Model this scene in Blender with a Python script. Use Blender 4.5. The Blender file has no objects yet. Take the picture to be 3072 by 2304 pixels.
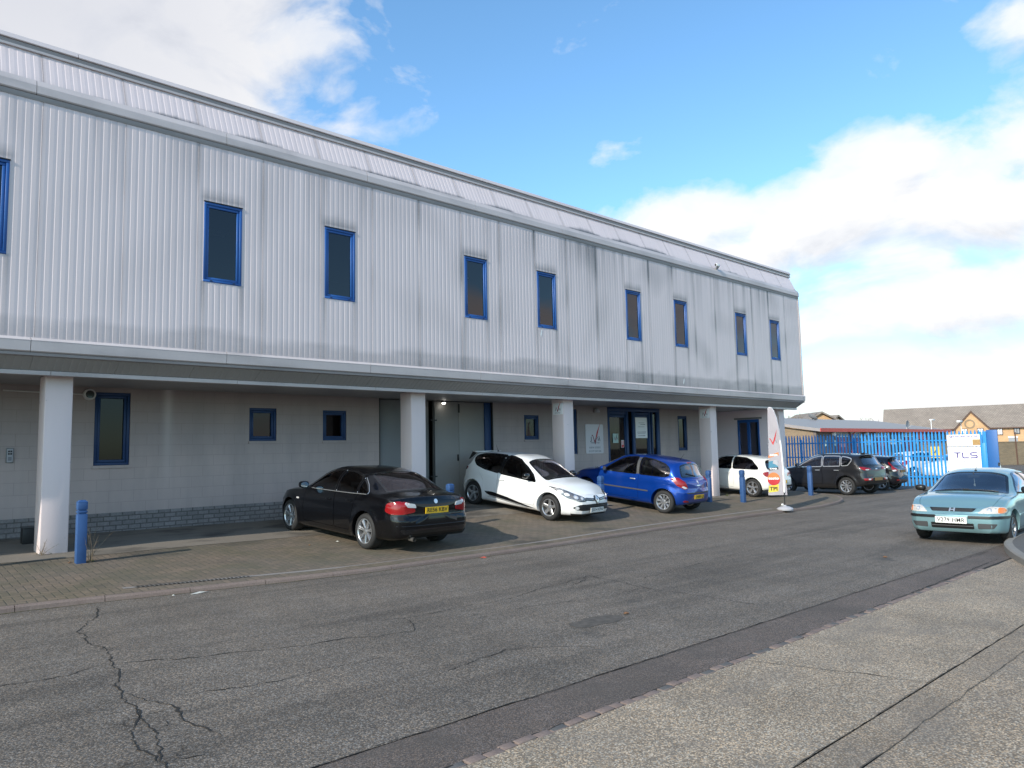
import bpy, bmesh, math, random
from mathutils import Vector, Matrix, geometry
from mathutils.bvhtree import BVHTree
import numpy as np
R = math.radians
rnd = random.Random(7)
scene = bpy.context.scene
COL = scene.collection

# ------------------------------------------------------------------ terrain
def sstep(a, b, t):
    t = min(1, max(0, (t-a)/(b-a))); return t*t*(3-2*t)
def G(X, Y):            # forecourt surface (falls from the wall to the kerb)
    ramp = .17*sstep(11.8, 15.4, Y)*sstep(9.6, 12.4, X)*(1-sstep(19.5, 23.0, X))
    return .168 + .06*(max(Y, 10.4) - 14.1) - .0105*(min(X, 23.0) - 8) + ramp
def RD(X, Y=0):         # carriageway surface
    return G(X, 10.4) - .055

# ------------------------------------------------------------------ node helpers
class NT:
    def __init__(s, tree): s.t = tree; s.n = tree.nodes; s.l = tree.links
    def node(s, typ, **kw):
        n = s.n.new(typ)
        for k, v in kw.items():
            if k.startswith('i_'):
                key = k[2:]; key = int(key) if key.isdigit() else key.replace('__', ' ')
                s.set(n.inputs[key], v)
            else: setattr(n, k, v)
        return n
    def set(s, inp, v):
        if isinstance(v, bpy.types.NodeSocket): s.l.new(v, inp)
        elif isinstance(v, bpy.types.Node): s.l.new(v.outputs[0], inp)
        else:
            if isinstance(v, tuple) and len(v) == 3 and inp.type == 'RGBA': v = v + (1,)
            inp.default_value = v
    def math(s, op, a, b=0.0, c=0.0, clamp=False):
        n = s.n.new('ShaderNodeMath'); n.operation = op; n.use_clamp = clamp
        s.set(n.inputs[0], a); s.set(n.inputs[1], b); s.set(n.inputs[2], c)
        return n.outputs[0]
    def mix(s, f, a, b, blend='MIX'):
        n = s.n.new('ShaderNodeMix'); n.data_type = 'RGBA'; n.blend_type = blend
        s.set(n.inputs[0], f); s.set(n.inputs[6], a); s.set(n.inputs[7], b)
        return n.outputs[2]
    def ramp(s, f, stops, interp='LINEAR'):
        n = s.n.new('ShaderNodeValToRGB'); n.color_ramp.interpolation = interp
        e = n.color_ramp.elements
        while len(e) > 1: e.remove(e[-1])
        for i, (p, c) in enumerate(stops):
            x = e[0] if i == 0 else e.new(p)
            x.position = p
            if not isinstance(c, (tuple, list)): c = (c, c, c)
            x.color = tuple(c) + (1,)
        s.set(n.inputs[0], f)
        return n.outputs[0]
    def noise(s, vec, scale, detail=4, rough=.55, dist=0.0):
        n = s.n.new('ShaderNodeTexNoise'); s.set(n.inputs['Vector'], vec)
        n.inputs['Scale'].default_value = scale; n.inputs['Detail'].default_value = detail
        n.inputs['Roughness'].default_value = rough; n.inputs['Distortion'].default_value = dist
        return n.outputs[0]
    def voro(s, vec, scale, feature='F1'):
        n = s.n.new('ShaderNodeTexVoronoi'); n.feature = feature; s.set(n.inputs['Vector'], vec)
        n.inputs['Scale'].default_value = scale
        return n
    def mapping(s, vec, scale=(1, 1, 1), loc=(0, 0, 0), rot=(0, 0, 0)):
        n = s.n.new('ShaderNodeMapping'); s.set(n.inputs[0], vec)
        n.inputs['Scale'].default_value = scale; n.inputs['Location'].default_value = loc; n.inputs['Rotation'].default_value = rot
        return n.outputs[0]
    def sep(s, vec):
        n = s.n.new('ShaderNodeSeparateXYZ'); s.set(n.inputs[0], vec); return n.outputs
    def comb(s, x, y, z):
        n = s.n.new('ShaderNodeCombineXYZ'); s.set(n.inputs[0], x); s.set(n.inputs[1], y); s.set(n.inputs[2], z); return n.outputs[0]
    def bump(s, h, strength=.3, dist=.01):
        n = s.n.new('ShaderNodeBump'); s.set(n.inputs['Height'], h)
        n.inputs['Strength'].default_value = strength; n.inputs['Distance'].default_value = dist
        return n.outputs[0]

MATS = {}
def mat(name):
    m = bpy.data.materials.new(name); m.use_nodes = True
    nt = NT(m.node_tree); nt.n.clear()
    out = nt.n.new('ShaderNodeOutputMaterial')
    MATS[name] = m
    return m, nt, out
def principled(nt, out, **kw):
    p = nt.n.new('ShaderNodeBsdfPrincipled')
    for k, v in kw.items(): nt.set(p.inputs[k.replace('_', ' ')], v)
    nt.l.new(p.outputs[0], out.inputs[0])
    return p
def objco(nt): return nt.n.new('ShaderNodeTexCoord').outputs['Object']

def simple(name, col, rough=.6, metal=0.0, coat=0.0, var=.12, vs=6.0, bumpy=0.0, bs=60, spec=.5):
    m, nt, out = mat(name); co = objco(nt)
    n = nt.noise(co, vs, 5)
    f = nt.math('MULTIPLY', nt.math('SUBTRACT', n, .5), var*2)
    c = nt.mix(nt.math('ADD', .5, f, clamp=True), tuple(max(0, v*(1-var*1.5)) for v in col), tuple(min(1, v*(1+var*1.5)) for v in col))
    kw = dict(Base_Color=c, Roughness=rough, Metallic=metal)
    p = principled(nt, out, **kw)
    p.inputs['Coat Weight'].default_value = coat; p.inputs['Coat Roughness'].default_value = .04
    p.inputs['Specular IOR Level'].default_value = spec
    if bumpy: nt.set(p.inputs['Normal'], nt.bump(nt.noise(co, bs, 4), bumpy, .004))
    return m

def glass(name, tint, rough=.02, refl=1.0, boost=1.0):
    m, nt, out = mat(name)
    tr = nt.node('ShaderNodeBsdfTransparent', i_0=tint)
    gl = nt.node('ShaderNodeBsdfGlossy', i_0=(refl, refl*.91, refl*.93)); gl.inputs['Roughness'].default_value = rough
    fr = nt.node('ShaderNodeFresnel'); fr.inputs[0].default_value = 1.5
    f = nt.math('MULTIPLY_ADD', fr.outputs[0], boost, .02*boost, clamp=True)
    mx = nt.node('ShaderNodeMixShader'); nt.set(mx.inputs[0], f); nt.l.new(tr.outputs[0], mx.inputs[1]); nt.l.new(gl.outputs[0], mx.inputs[2])
    nt.l.new(mx.outputs[0], out.inputs[0])
    return m

# ------------------------------------------------------------------ objects
def thing(name, label, cat, loc=(0, 0, 0), rotz=0.0, group=None):
    o = bpy.data.objects.new(name, None); COL.objects.link(o)
    o.empty_display_size = .2
    o.location = loc; o.rotation_euler = (0, 0, rotz)
    tag(o, label, cat, group)
    return o
def tag(o, label=None, cat=None, group=None, kind=None):
    if label: o['label'] = label
    if cat: o['category'] = cat
    if group: o['group'] = group
    if kind: o['kind'] = kind
    return o
def link(name, me, mats=None, parent=None, smooth=None):
    o = bpy.data.objects.new(name, me); COL.objects.link(o)
    if mats is not None:
        for m in (mats if isinstance(mats, (list, tuple)) else [mats]): me.materials.append(m)
    if parent is not None: o.parent = parent
    if smooth is not None: smooth_angle(me, smooth)
    return o
def smooth_angle(me, ang):
    bm = bmesh.new(); bm.from_mesh(me)
    for f in bm.faces: f.smooth = True
    for e in bm.edges:
        if len(e.link_faces) == 2: e.smooth = e.calc_face_angle(0) < R(ang)
    bm.to_mesh(me); bm.free()

class MB:
    def __init__(s): s.v = []; s.f = []; s.m = []
    def add(s, vs, fs, mi=0):
        b = len(s.v); s.v += [tuple(p) for p in vs]
        for f in fs: s.f.append(tuple(b+i for i in f)); s.m.append(mi)
        return b
    def box(s, x0, x1, y0, y1, z0, z1, mi=0, M=None):
        vs = [(x, y, z) for z in (z0, z1) for y in (y0, y1) for x in (x0, x1)]
        if M is not None: vs = [tuple(M @ Vector(p)) for p in vs]
        s.add(vs, [(0, 2, 3, 1), (4, 5, 7, 6), (0, 1, 5, 4), (2, 6, 7, 3), (0, 4, 6, 2), (1, 3, 7, 5)], mi)
    def cbox(s, c, d, mi=0, M=None): s.box(c[0]-d[0]/2, c[0]+d[0]/2, c[1]-d[1]/2, c[1]+d[1]/2, c[2]-d[2]/2, c[2]+d[2]/2, mi, M)
    def quad(s, a, b, c, d, mi=0): s.add([a, b, c, d], [(0, 1, 2, 3)], mi)
    def tube(s, pts, r, n=8, mi=0, cap=True):
        pts = [Vector(p) for p in pts]; rs = r if isinstance(r, (list, tuple)) else [r]*len(pts)
        vs = []; fs = []
        for i, p in enumerate(pts):
            t = (pts[min(i+1, len(pts)-1)] - pts[max(i-1, 0)]).normalized()
            a = Vector((0, 0, 1)) if abs(t.z) < .9 else Vector((1, 0, 0))
            u = t.cross(a).normalized(); w = t.cross(u)
            for k in range(n):
                an = 2*math.pi*k/n
                vs.append(p + (u*math.cos(an) + w*math.sin(an))*rs[i])
        for i in range(len(pts)-1):
            for k in range(n):
                fs.append((i*n+k, i*n+(k+1) % n, (i+1)*n+(k+1) % n, (i+1)*n+k))
        if cap: fs += [tuple(reversed(range(n))), tuple((len(pts)-1)*n+k for k in range(n))]
        s.add(vs, fs, mi)
    def lathe(s, prof, n=32, axis='z', c=(0, 0, 0), mi=0, closed=False):
        vs = []; fs = []; m = len(prof)
        for k in range(n):
            a = 2*math.pi*k/n; ca, sa = math.cos(a), math.sin(a)
            for r, h in prof:
                if axis == 'z': p = (r*ca, r*sa, h)
                elif axis == 'y': p = (r*ca, h, r*sa)
                else: p = (h, r*ca, r*sa)
                vs.append((p[0]+c[0], p[1]+c[1], p[2]+c[2]))
        for k in range(n):
            k2 = (k+1) % n
            for i in range(m if closed else m-1):
                j = (i+1) % m
                fs.append((k*m+i, k2*m+i, k2*m+j, k*m+j))
        s.add(vs, fs, mi)
    def prism(s, poly, vec, mi=0):       # poly: 3-D points, closed, extruded along vec
        n = len(poly); vec = Vector(vec)
        a = [Vector(p) for p in poly]; b = [p+vec for p in a]
        nrm = geometry.normal(a) if n > 2 else Vector((0, 0, 1))
        flip = nrm.dot(vec) > 0
        fs = [tuple(reversed(range(n))) if flip else tuple(range(n)), tuple(range(n, 2*n)) if flip else tuple(reversed(range(n, 2*n)))]
        for i in range(n):
            j = (i+1) % n
            fs.append((i, j, n+j, n+i) if flip else (j, i, n+i, n+j))
        s.add(a+b, fs, mi)
    def extrude_x(s, prof, x0, x1, mi=0, cap=True, closed=True):   # prof [(y,z)]
        n = len(prof)
        vs = [(x0, y, z) for y, z in prof] + [(x1, y, z) for y, z in prof]
        fs = [(i, (i+1) % n, n+(i+1) % n, n+i) for i in range(n if closed else n-1)]
        if cap and closed: fs += [tuple(reversed(range(n))), tuple(range(n, 2*n))]
        s.add(vs, fs, mi)
    def mesh(s, name='m', recalc=True):
        me = bpy.data.meshes.new(name); me.from_pydata([tuple(p) for p in s.v], [], s.f)
        me.polygons.foreach_set('material_index', s.m)
        me.update()
        if recalc:
            bm = bmesh.new(); bm.from_mesh(me); bmesh.ops.recalc_face_normals(bm, faces=bm.faces); bm.to_mesh(me); bm.free()
        return me
    def build(s, name, mats, parent=None, smooth=None, bevel=0.0, recalc=True, seg=2):
        me = s.mesh(name, recalc)
        if bevel:
            bm = bmesh.new(); bm.from_mesh(me)
            es = [e for e in bm.edges if len(e.link_faces) == 2 and e.calc_face_angle(0) > R(40)]
            bmesh.ops.bevel(bm, geom=es, offset=bevel, segments=seg, affect='EDGES', profile=.5)
            bm.to_mesh(me); bm.free()
            if smooth is None: smooth = 45
        return link(name, me, mats, parent, smooth)

def text_mesh(body, size, name='lettering', bold=0.0, extrude=.0015, sx=1.0, spacing=1.0):
    cu = bpy.data.curves.new(name, 'FONT'); cu.body = body; cu.size = size; cu.align_x = 'CENTER'; cu.align_y = 'CENTER'
    cu.extrude = extrude; cu.offset = bold; cu.space_character = spacing; cu.resolution_u = 3
    o = bpy.data.objects.new(name, cu); COL.objects.link(o)
    dg = bpy.context.evaluated_depsgraph_get(); dg.update()
    me = bpy.data.meshes.new_from_object(o.evaluated_get(dg))
    bpy.data.objects.remove(o); bpy.data.curves.remove(cu)
    me.materials.clear()
    if sx != 1.0: me.transform(Matrix.Diagonal((sx, 1, 1, 1)))
    me.name = name
    return me
def text_obj(body, size, M, mt, parent=None, name='lettering', width=None, **kw):
    me = text_mesh(body, size, name, **kw)
    if width and len(me.vertices):
        xs = [v.co.x for v in me.vertices]; w = max(xs)-min(xs)
        me.transform(Matrix.Diagonal((width/w, 1, 1, 1)))
    me.transform(M)
    return link(name, me, mt, parent)
def frame_mat(o, u, v, n):   # local x->u, y->v, z->n at o
    M = Matrix.Identity(4)
    for i, c in enumerate((u, v, n)):
        for k in range(3): M[k][i] = c[k]
    for k in range(3): M[k][3] = o[k]
    return M

def pchip(pts):
    pts = sorted(pts); x = [p[0] for p in pts]; y = [p[1] for p in pts]; n = len(x)
    h = [x[i+1]-x[i] for i in range(n-1)]; d = [(y[i+1]-y[i])/h[i] for i in range(n-1)]
    m = [0.0]*n
    m[0] = d[0]; m[-1] = d[-1]
    for i in range(1, n-1):
        if d[i-1]*d[i] > 0:
            w1 = 2*h[i]+h[i-1]; w2 = h[i]+2*h[i-1]
            m[i] = (w1+w2)/(w1/d[i-1]+w2/d[i])
    def f(t):
        if t <= x[0]: return y[0]
        if t >= x[-1]: return y[-1]
        lo, hi = 0, n-1
        while hi-lo > 1:
            k = (lo+hi)//2
            if x[k] <= t: lo = k
            else: hi = k
        s = (t-x[lo])/h[lo]; s2 = s*s; s3 = s2*s
        return y[lo]*(2*s3-3*s2+1)+h[lo]*m[lo]*(s3-2*s2+s)+y[hi]*(-2*s3+3*s2)+h[lo]*m[hi]*(s3-s2)
    return f

def fillet(poly, r, n=4):
    out = []; N = len(poly)
    for i in range(N):
        p = poly[i]; rr = p[2] if len(p) > 2 else r
        P = Vector(p[:2]); A = Vector(poly[i-1][:2]); B = Vector(poly[(i+1) % N][:2])
        da = (A-P).length; db = (B-P).length; q = min(rr, da*.45, db*.45)
        a = P+(A-P)*(q/da); b = P+(B-P)*(q/db)
        for k in range(n+1):
            t = k/n; c = a*(1-t)**2+P*(2*t*(1-t))+b*t*t
            out.append((c.x, c.y))
    return out
def area2(poly): return sum(poly[i-1][0]*poly[i][1]-poly[i][0]*poly[i-1][1] for i in range(len(poly)))/2
def offset(poly, d):         # outward offset (positive = larger)
    N = len(poly); s = 1 if area2(poly) > 0 else -1; out = []
    for i in range(N):
        p = Vector(poly[i][:2]); a = Vector(poly[i-1][:2]); b = Vector(poly[(i+1) % N][:2])
        e1 = (p-a); e2 = (b-p)
        if e1.length < 1e-7: e1 = e2
        if e2.length < 1e-7: e2 = e1
        n1 = Vector((e1.y, -e1.x)).normalized()*s; n2 = Vector((e2.y, -e2.x)).normalized()*s
        n = (n1+n2)
        if n.length < 1e-6: n = n1
        n.normalize(); k = d/max(.5, n.dot(n1))
        out.append((p.x+n.x*k, p.y+n.y*k))
    return out
def resample(poly, step):
    out = []
    for i in range(len(poly)):
        a = Vector(poly[i][:2]); b = Vector(poly[(i+1) % len(poly)][:2]); L = (b-a).length
        k = max(1, int(math.ceil(L/step)))
        if L < 1e-6: continue
        for j in range(k):
            c = a+(b-a)*(j/k); out.append((c.x, c.y))
    return out
def inside(p, poly):
    x, y = p; c = False; n = len(poly)
    for i in range(n):
        x1, y1 = poly[i-1]; x2, y2 = poly[i]
        if (y1 > y) != (y2 > y) and x < (x2-x1)*(y-y1)/(y2-y1)+x1: c = not c
    return c
def edge_dist(p, poly):
    P = Vector(p); best = 9
    for i in range(len(poly)):
        a = Vector(poly[i-1]); b = Vector(poly[i]); ab = b-a
        t = max(0, min(1, (P-a).dot(ab)/max(1e-12, ab.length_squared)))
        best = min(best, (a+ab*t-P).length)
    return best
def fill2d(poly, step, holes=()):
    bd = resample(poly, step); pts = [Vector(p) for p in bd]; E = [(i, (i+1) % len(bd)) for i in range(len(bd))]
    hh = []
    for h in holes:
        hb = resample(h, step); b = len(pts); pts += [Vector(p) for p in hb]; E += [(b+i, b+(i+1) % len(hb)) for i in range(len(hb))]; hh.append(hb)
    xs = [p[0] for p in bd]; ys = [p[1] for p in bd]
    x = min(xs)+step*.5
    while x < max(xs):
        y = min(ys)+step*.5
        while y < max(ys):
            if inside((x, y), bd) and edge_dist((x, y), bd) > step*.45 and not any(inside((x, y), h) or edge_dist((x, y), h) < step*.45 for h in hh):
                pts.append(Vector((x, y)))
            y += step
        x += step
    r = geometry.delaunay_2d_cdt(pts, E, [], 1, 1e-6)
    V, ED, F = r[0], r[1], r[2]
    F2 = []
    for f in F:
        c = (sum(V[i].x for i in f)/len(f), sum(V[i].y for i in f)/len(f))
        if inside(c, bd) and not any(inside(c, h) for h in hh): F2.append(list(f))
    return V, F2
# ================================================================== cars
def paint(name, col, metal=.0, rough=.4, dirt=.0, coat=1.0, spec=.5):
    m, nt, out = mat(name); co = objco(nt)
    n = nt.noise(co, 3.0, 5)
    z = nt.sep(co)[2]
    low = nt.math('MULTIPLY', nt.math('SUBTRACT', 1.0, nt.math('MULTIPLY', z, 1.5), clamp=True), n, clamp=True)
    c = nt.mix(nt.math('MULTIPLY', low, dirt), col, (.16, .14, .115))
    rg = nt.math('ADD', rough, nt.math('MULTIPLY', low, .25))
    p = principled(nt, out, Base_Color=c, Roughness=rg, Metallic=metal)
    p.inputs['Specular IOR Level'].default_value = spec
    nt.set(p.inputs['Coat Weight'], nt.math('SUBTRACT', coat, nt.math('MULTIPLY', low, .4*coat)))
    nt.set(p.inputs['Coat Roughness'], nt.math('MULTIPLY_ADD', n, .05, .015))
    return m

simple('rubber', (.018, .018, .019), .75, var=.25, vs=20)
simple('black_trim', (.012, .012, .013), .35, var=.1)
simple('black_gloss', (.006, .006, .007), .12, var=.05, coat=.6)
simple('well', (.006, .006, .006), .9)
simple('cabin', (.034, .034, .038), .8, var=.3, vs=12)
simple('seat_cloth', (.06, .062, .07), .9, var=.3, vs=30)
simple('alloy', (.55, .56, .58), .28, metal=.85, var=.08, vs=20)
simple('alloy_dark', (.30, .30, .31), .35, metal=.85, var=.12, vs=20)
simple('brake', (.10, .09, .085), .5, metal=.6)
simple('chrome', (.72, .73, .74), .28, metal=.75, var=.03)
simple('mirror_glass', (.6, .65, .7), .04, metal=1.0, var=.02)
simple('red_lens', (.25, .004, .006), .18, coat=.35, var=.2, vs=40)
simple('dark_red_lens', (.22, .006, .008), .12, coat=1.0, var=.2, vs=40)
simple('clear_lens', (.55, .55, .56), .2, coat=.4, var=.3, vs=45)
simple('headlamp_bowl', (.13, .135, .15), .2, metal=.2, coat=.8, var=.6, vs=26)
simple('pale_lamp', (.52, .50, .47), .25, coat=.5, var=.35, vs=34)
simple('plate_shaded_dirty', (.20, .13, .05), .7, var=.2)  # plate yellow darkened for shade as well as dirt
simple('amber_lens', (.75, .20, .03), .15, coat=1.0, var=.2, vs=40)
simple('plate_yellow', (.78, .47, .02), .45, var=.05)
simple('plate_white', (.74, .74, .72), .45, var=.05)
simple('plate_black', (.01, .01, .01), .5)
simple('grille_black', (.010, .010, .011), .5)
simple('grey_plastic', (.055, .056, .06), .6, var=.2)
simple('exhaust', (.45, .44, .42), .3, metal=.9)
glass('car_glass', (.42, .47, .46), boost=2.2)
glass('tinted_glass', (.14, .155, .16), boost=1.3)
glass('screen_glass', (.58, .66, .66), boost=2.6)

def ring_half(sp, x):
    f = sp['F']; w = f['w'](x); zb = f['sill'](x); zs = f['belt'](x)
    zt0 = max(f['top'](x), zs+.012); H0 = zt0-zs
    k = sstep(.18, .42, H0); p = 3.0+(sp.get('pc', 4.6)-3.0)*k; q = 1.65
    ws = w*(.962-.012*k); wb = w*.90
    cl = sp['cf']*sstep(sp['xm'], sp['xm']+.5, x)-sp['cr']*sstep(-sp['xm']+.1, -sp['xm']+.7, -x)
    pts = [(0, zb), (wb*.5, zb), (wb*.85, zb), (wb, zb+.004)]
    prof = sp['PR']
    for i in range(1, 15):
        t = i/15
        pts.append((w*prof(t), zb+(zs-zb)*t))
    def topz(y, sh):
        a = (abs(y)/ws)**2
        z = max(f['top'](x+cl*a), zs+.012)
        return zs+(z-zs)*sh
    ylast = ws
    for i in range(0, 11):
        s = .86*i/10; s = s
        y = ws*(1-s**q)**(1/p); pts.append((y, topz(y, s))); ylast = y
    for i in range(1, 13):
        y = ylast*(1-i/12); sh = (1-(y/ws)**p)**(1/q); pts.append((y, topz(y, sh)))
    return pts, zb, zs, zt0, ws

def car_body_mesh(sp):
    F = sp['F'] = {k: pchip(sp[k]) for k in ('top', 'belt', 'sill', 'w')}
    sp['PR'] = pchip([(0, .925), (.10, .965), (.3, .992), (.5, 1.0), (.62, .994), (.72, .992), (.8, .996), (.9, .985), (1.0, .962)])
    x0, x1 = sp['top'][0][0], sp['top'][-1][0]
    xs = [x0]; x = x0
    while x < x1-1e-6:
        dx = .004; 
        while dx < .05 and math.hypot(dx, F['top'](x+dx)-F['top'](x)) < .036 and math.hypot(dx, (F['w'](x+dx)-F['w'](x))) < .03: dx += .002
        x = min(x1, x+dx); xs.append(x)
    if xs[-1]-xs[-2] < .006: xs.pop(-2)
    V = []; loops = []
    for x in xs:
        h = ring_half(sp, x)[0]
        lp = []
        for i, (y, z) in enumerate(h): lp.append(len(V)); V.append([x, y, z])
        for y, z in reversed(h[1:-1]): lp.append(len(V)); V.append([x, -y, z])
        loops.append(lp)
    n = len(loops[0]); FC = []
    for a, b in zip(loops, loops[1:]):
        for i in range(n): FC.append((a[i], a[(i+1) % n], b[(i+1) % n], b[i]))
    for lp, sgn, bul in ((loops[0], -1, sp.get('bulr', .05)), (loops[-1], 1, sp.get('bulf', .05))):
        zc = sum(V[i][2] for i in lp)/n; prev = lp
        base = [list(V[i]) for i in lp]
        for fac in (.97, .88, .7, .45, .2):
            cur = []
            for (bx, y, z) in base:
                cur.append(len(V)); V.append([bx+sgn*bul*(1-fac*fac), y*fac, zc+(z-zc)*fac])
            for i in range(n): FC.append((prev[i], prev[(i+1) % n], cur[(i+1) % n], cur[i]))
            prev = cur
        c = len(V); V.append([base[0][0]+sgn*bul, 0, zc])
        for i in range(n): FC.append((prev[i], prev[(i+1) % n], c))
    ff = pchip(sp['fz']); fr = pchip(sp['rz']); fl = sp.get('flare', .014)
    for v in V:
        x, y, z = v
        v[0] += ff(z)*sstep(x1-.55, x1, x) + fr(z)*sstep(-(x0+.5), -x0, -x)
        if abs(y) > .45:
            for wx in (0, sp['wb']):
                d = math.hypot(x-wx, z-sp['r']); ra = sp['r']+.05
                v[1] += math.copysign(fl*sstep(ra+.13, ra+.02, d) if d < ra+.13 else 0, y)
    me = bpy.data.meshes.new('surface'); me.from_pydata(V, [], FC); me.update()
    bm = bmesh.new(); bm.from_mesh(me); bmesh.ops.recalc_face_normals(bm, faces=bm.faces); bm.to_mesh(me); bm.free()
    return me

def cavity_mesh(sp):
    xa, xb = sp['cav']; V = []; loops = []
    N = 44
    for k in range(N+1):
        x = xa+(xb-xa)*k/N
        h, zb, zs, zt, ws = ring_half(sp, x)
        H = zt-zs; wi = ws-.075; zf = sp.get('floor', .5)
        pts = [(0, zf), (wi*.6, zf), (wi, zf+.03), (wi, zs-.02)]
        for (y, z) in h[18:]:
            if y < 1e-6: continue
            pts.append((y/ws*wi, zs+(z-zs)*max(.05, (H-.05))/max(H, .06)))
        pts.append((0, zs+max(.012, H-.05)))
        lp = []
        for y, z in pts: lp.append(len(V)); V.append((x, y, z))
        for y, z in reversed(pts[1:-1]): lp.append(len(V)); V.append((x, -y, z))
        loops.append(lp)
    n = len(loops[0]); F = []
    for a, b in zip(loops, loops[1:]):
        for i in range(n): F.append((a[i], a[(i+1) % n], b[(i+1) % n], b[i]))
    F.append(tuple(loops[0])); F.append(tuple(reversed(loops[-1])))
    mb = MB(); mb.add(V, F, 1); return mb.mesh('cavity')

def boolean(me, cutters, op):
    A = bpy.data.objects.new('tmpA', me.copy()); COL.objects.link(A); tmp = [A]
    res = None
    for solver in ('MANIFOLD', 'EXACT'):
        A.modifiers.clear()
        for c in cutters:
            B = bpy.data.objects.new('tmpB', c); COL.objects.link(B); tmp.append(B)
            while len(c.materials) < len(me.materials): c.materials.append(me.materials[len(c.materials)])
            md = A.modifiers.new('b', 'BOOLEAN'); md.operation = op; md.object = B; md.solver = solver
        dg = bpy.context.evaluated_depsgraph_get(); dg.update()
        res = bpy.data.meshes.new_from_object(A.evaluated_get(dg))
        if len(res.polygons) > 3: break
    for o in tmp: bpy.data.objects.remove(o)
    return res

class Car:
    def __init__(s, sp, name, label, X, Y, yaw, ground, cat='car', group=None, detail=True):
        s.sp = sp; s.detail = detail
        s.S = car_body_mesh(sp)
        bm = bmesh.new(); bm.from_mesh(s.S); bmesh.ops.triangulate(bm, faces=bm.faces)
        t = bpy.data.meshes.new('t'); bm.to_mesh(t); bm.free()
        s.tv = [v.co.copy() for v in t.vertices]; s.tn = [v.normal.copy() for v in t.vertices]
        s.tp = [tuple(p.vertices) for p in t.polygons]
        s.bvh = BVHTree.FromPolygons(s.tv, s.tp)
        s.root = thing(name, label, cat, group=group)
        # pose on the ground
        a = R(yaw); ca, sa = math.cos(a), math.sin(a); wb = sp['wb']; ty = sp['hw']-.1
        def gp(x, y): px, py = X+x*ca-y*sa, Y+x*sa+y*ca; return Vector((px, py, ground(px, py)))
        r_, f_ = (gp(0, ty)+gp(0, -ty))/2, (gp(wb, ty)+gp(wb, -ty))/2
        l_ = (gp(0, ty)+gp(wb, ty))/2; q_ = (gp(0, -ty)+gp(wb, -ty))/2
        xa = (f_-r_).normalized(); ya = (l_-q_); ya = (ya-xa*ya.dot(xa)).normalized(); za = xa.cross(ya)
        s.root.matrix_world = frame_mat(r_, xa, ya, za)
    # ---- frames
    def fr_side(s, sg): return (Vector((0, sg*1.4, 0)), Vector((1, 0, 0)), Vector((0, 0, 1)), Vector((0, -sg, 0)))
    def fr_front(s): return (Vector((5.0, 0, 0)), Vector((0, 1, 0)), Vector((0, 0, 1)), Vector((-1, 0, 0)))
    def fr_rear(s): return (Vector((-2.5, 0, 0)), Vector((0, 1, 0)), Vector((0, 0, 1)), Vector((1, 0, 0)))
    def fr_slope(s, x0, z0, x1, z1):
        v = Vector((x1-x0, 0, z1-z0)).normalized(); u = Vector((0, 1, 0))
        d = v.cross(u)
        if d.z > 0: d = -d
        return (Vector((x0, 0, z0))-d*.4, u, v, d)
    def fr_top(s): return (Vector((0, 0, 2.5)), Vector((1, 0, 0)), Vector((0, 1, 0)), Vector((0, 0, -1)))
    def hit(s, fr, a, b):
        O, U, V, D = fr; o = O+U*a+V*b
        loc, n, i, d = s.bvh.ray_cast(o, D)
        if loc is None:
            loc, n, i, d = s.bvh.find_nearest(o+D*1.0)
        if n.dot(D) > 0: n = -n
        return loc, n
    def patch(s, name, poly, fr, mt, parent=None, off=.003, step=.03, thick=.012, holes=(), smooth=60):
        V2, F2 = fill2d(poly, step, holes)
        O, U, V, D = fr; vs = []; ns = []
        for p in V2:
            l, n = s.hit(fr, p.x, p.y); vs.append(l+n*off); ns.append(n)
        fs = []
        for f in F2:
            if len(f) < 3: continue
            n = (vs[f[1]]-vs[f[0]]).cross(vs[f[2]]-vs[f[0]])
            fs.append(tuple(f) if n.dot(D) < 0 else tuple(reversed(f)))
        if thick:
            ec = {}
            for f in fs:
                for i in range(len(f)):
                    a, b = f[i], f[(i+1) % len(f)]; ec[(a, b)] = 1
            b0 = len(vs); idx = {}
            for (a, b) in list(ec):
                if (b, a) not in ec:
                    for k in (a, b):
                        if k not in idx: idx[k] = len(vs); vs.append(vs[k]-ns[k]*thick)
                    fs.append((b, a, idx[a], idx[b]))
        me = bpy.data.meshes.new(name); me.from_pydata([tuple(v) for v in vs], [], fs); me.update()
        return link(name, me, mt, parent or s.root, smooth)
    def prism(s, poly, fr, near, far):
        O, U, V, D = fr; mb = MB()
        mb.prism([O+U*a+V*b+D*near for a, b in poly], D*(far-near), 1); return mb.mesh('cut')
    def finish_mesh(s, me):
        n = len(me.loops); norm = [None]*n; cache = {}
        me.polygons.foreach_set('use_smooth', [True]*len(me.polygons))
        vc = [v.co for v in me.vertices]
        for p in me.polygons:
            l, nn, i, d = s.bvh.find_nearest(p.center)
            on = d is not None and d < 2e-3 and nn.dot(p.normal) > .85 and p.material_index == 0
            for li, vi in zip(p.loop_indices, p.vertices):
                if on:
                    if vi not in cache:
                        l, nn2, i2, d2 = s.bvh.find_nearest(vc[vi]); t = s.tp[i2]
                        w = geometry.barycentric_transform(l, s.tv[t[0]], s.tv[t[1]], s.tv[t[2]], s.tn[t[0]], s.tn[t[1]], s.tn[t[2]])
                        cache[vi] = w.normalized() if w.length > .1 else nn2
                    norm[li] = cache[vi]
                else: norm[li] = p.normal.copy()
        me.normals_split_custom_set([tuple(v) for v in norm])
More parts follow.
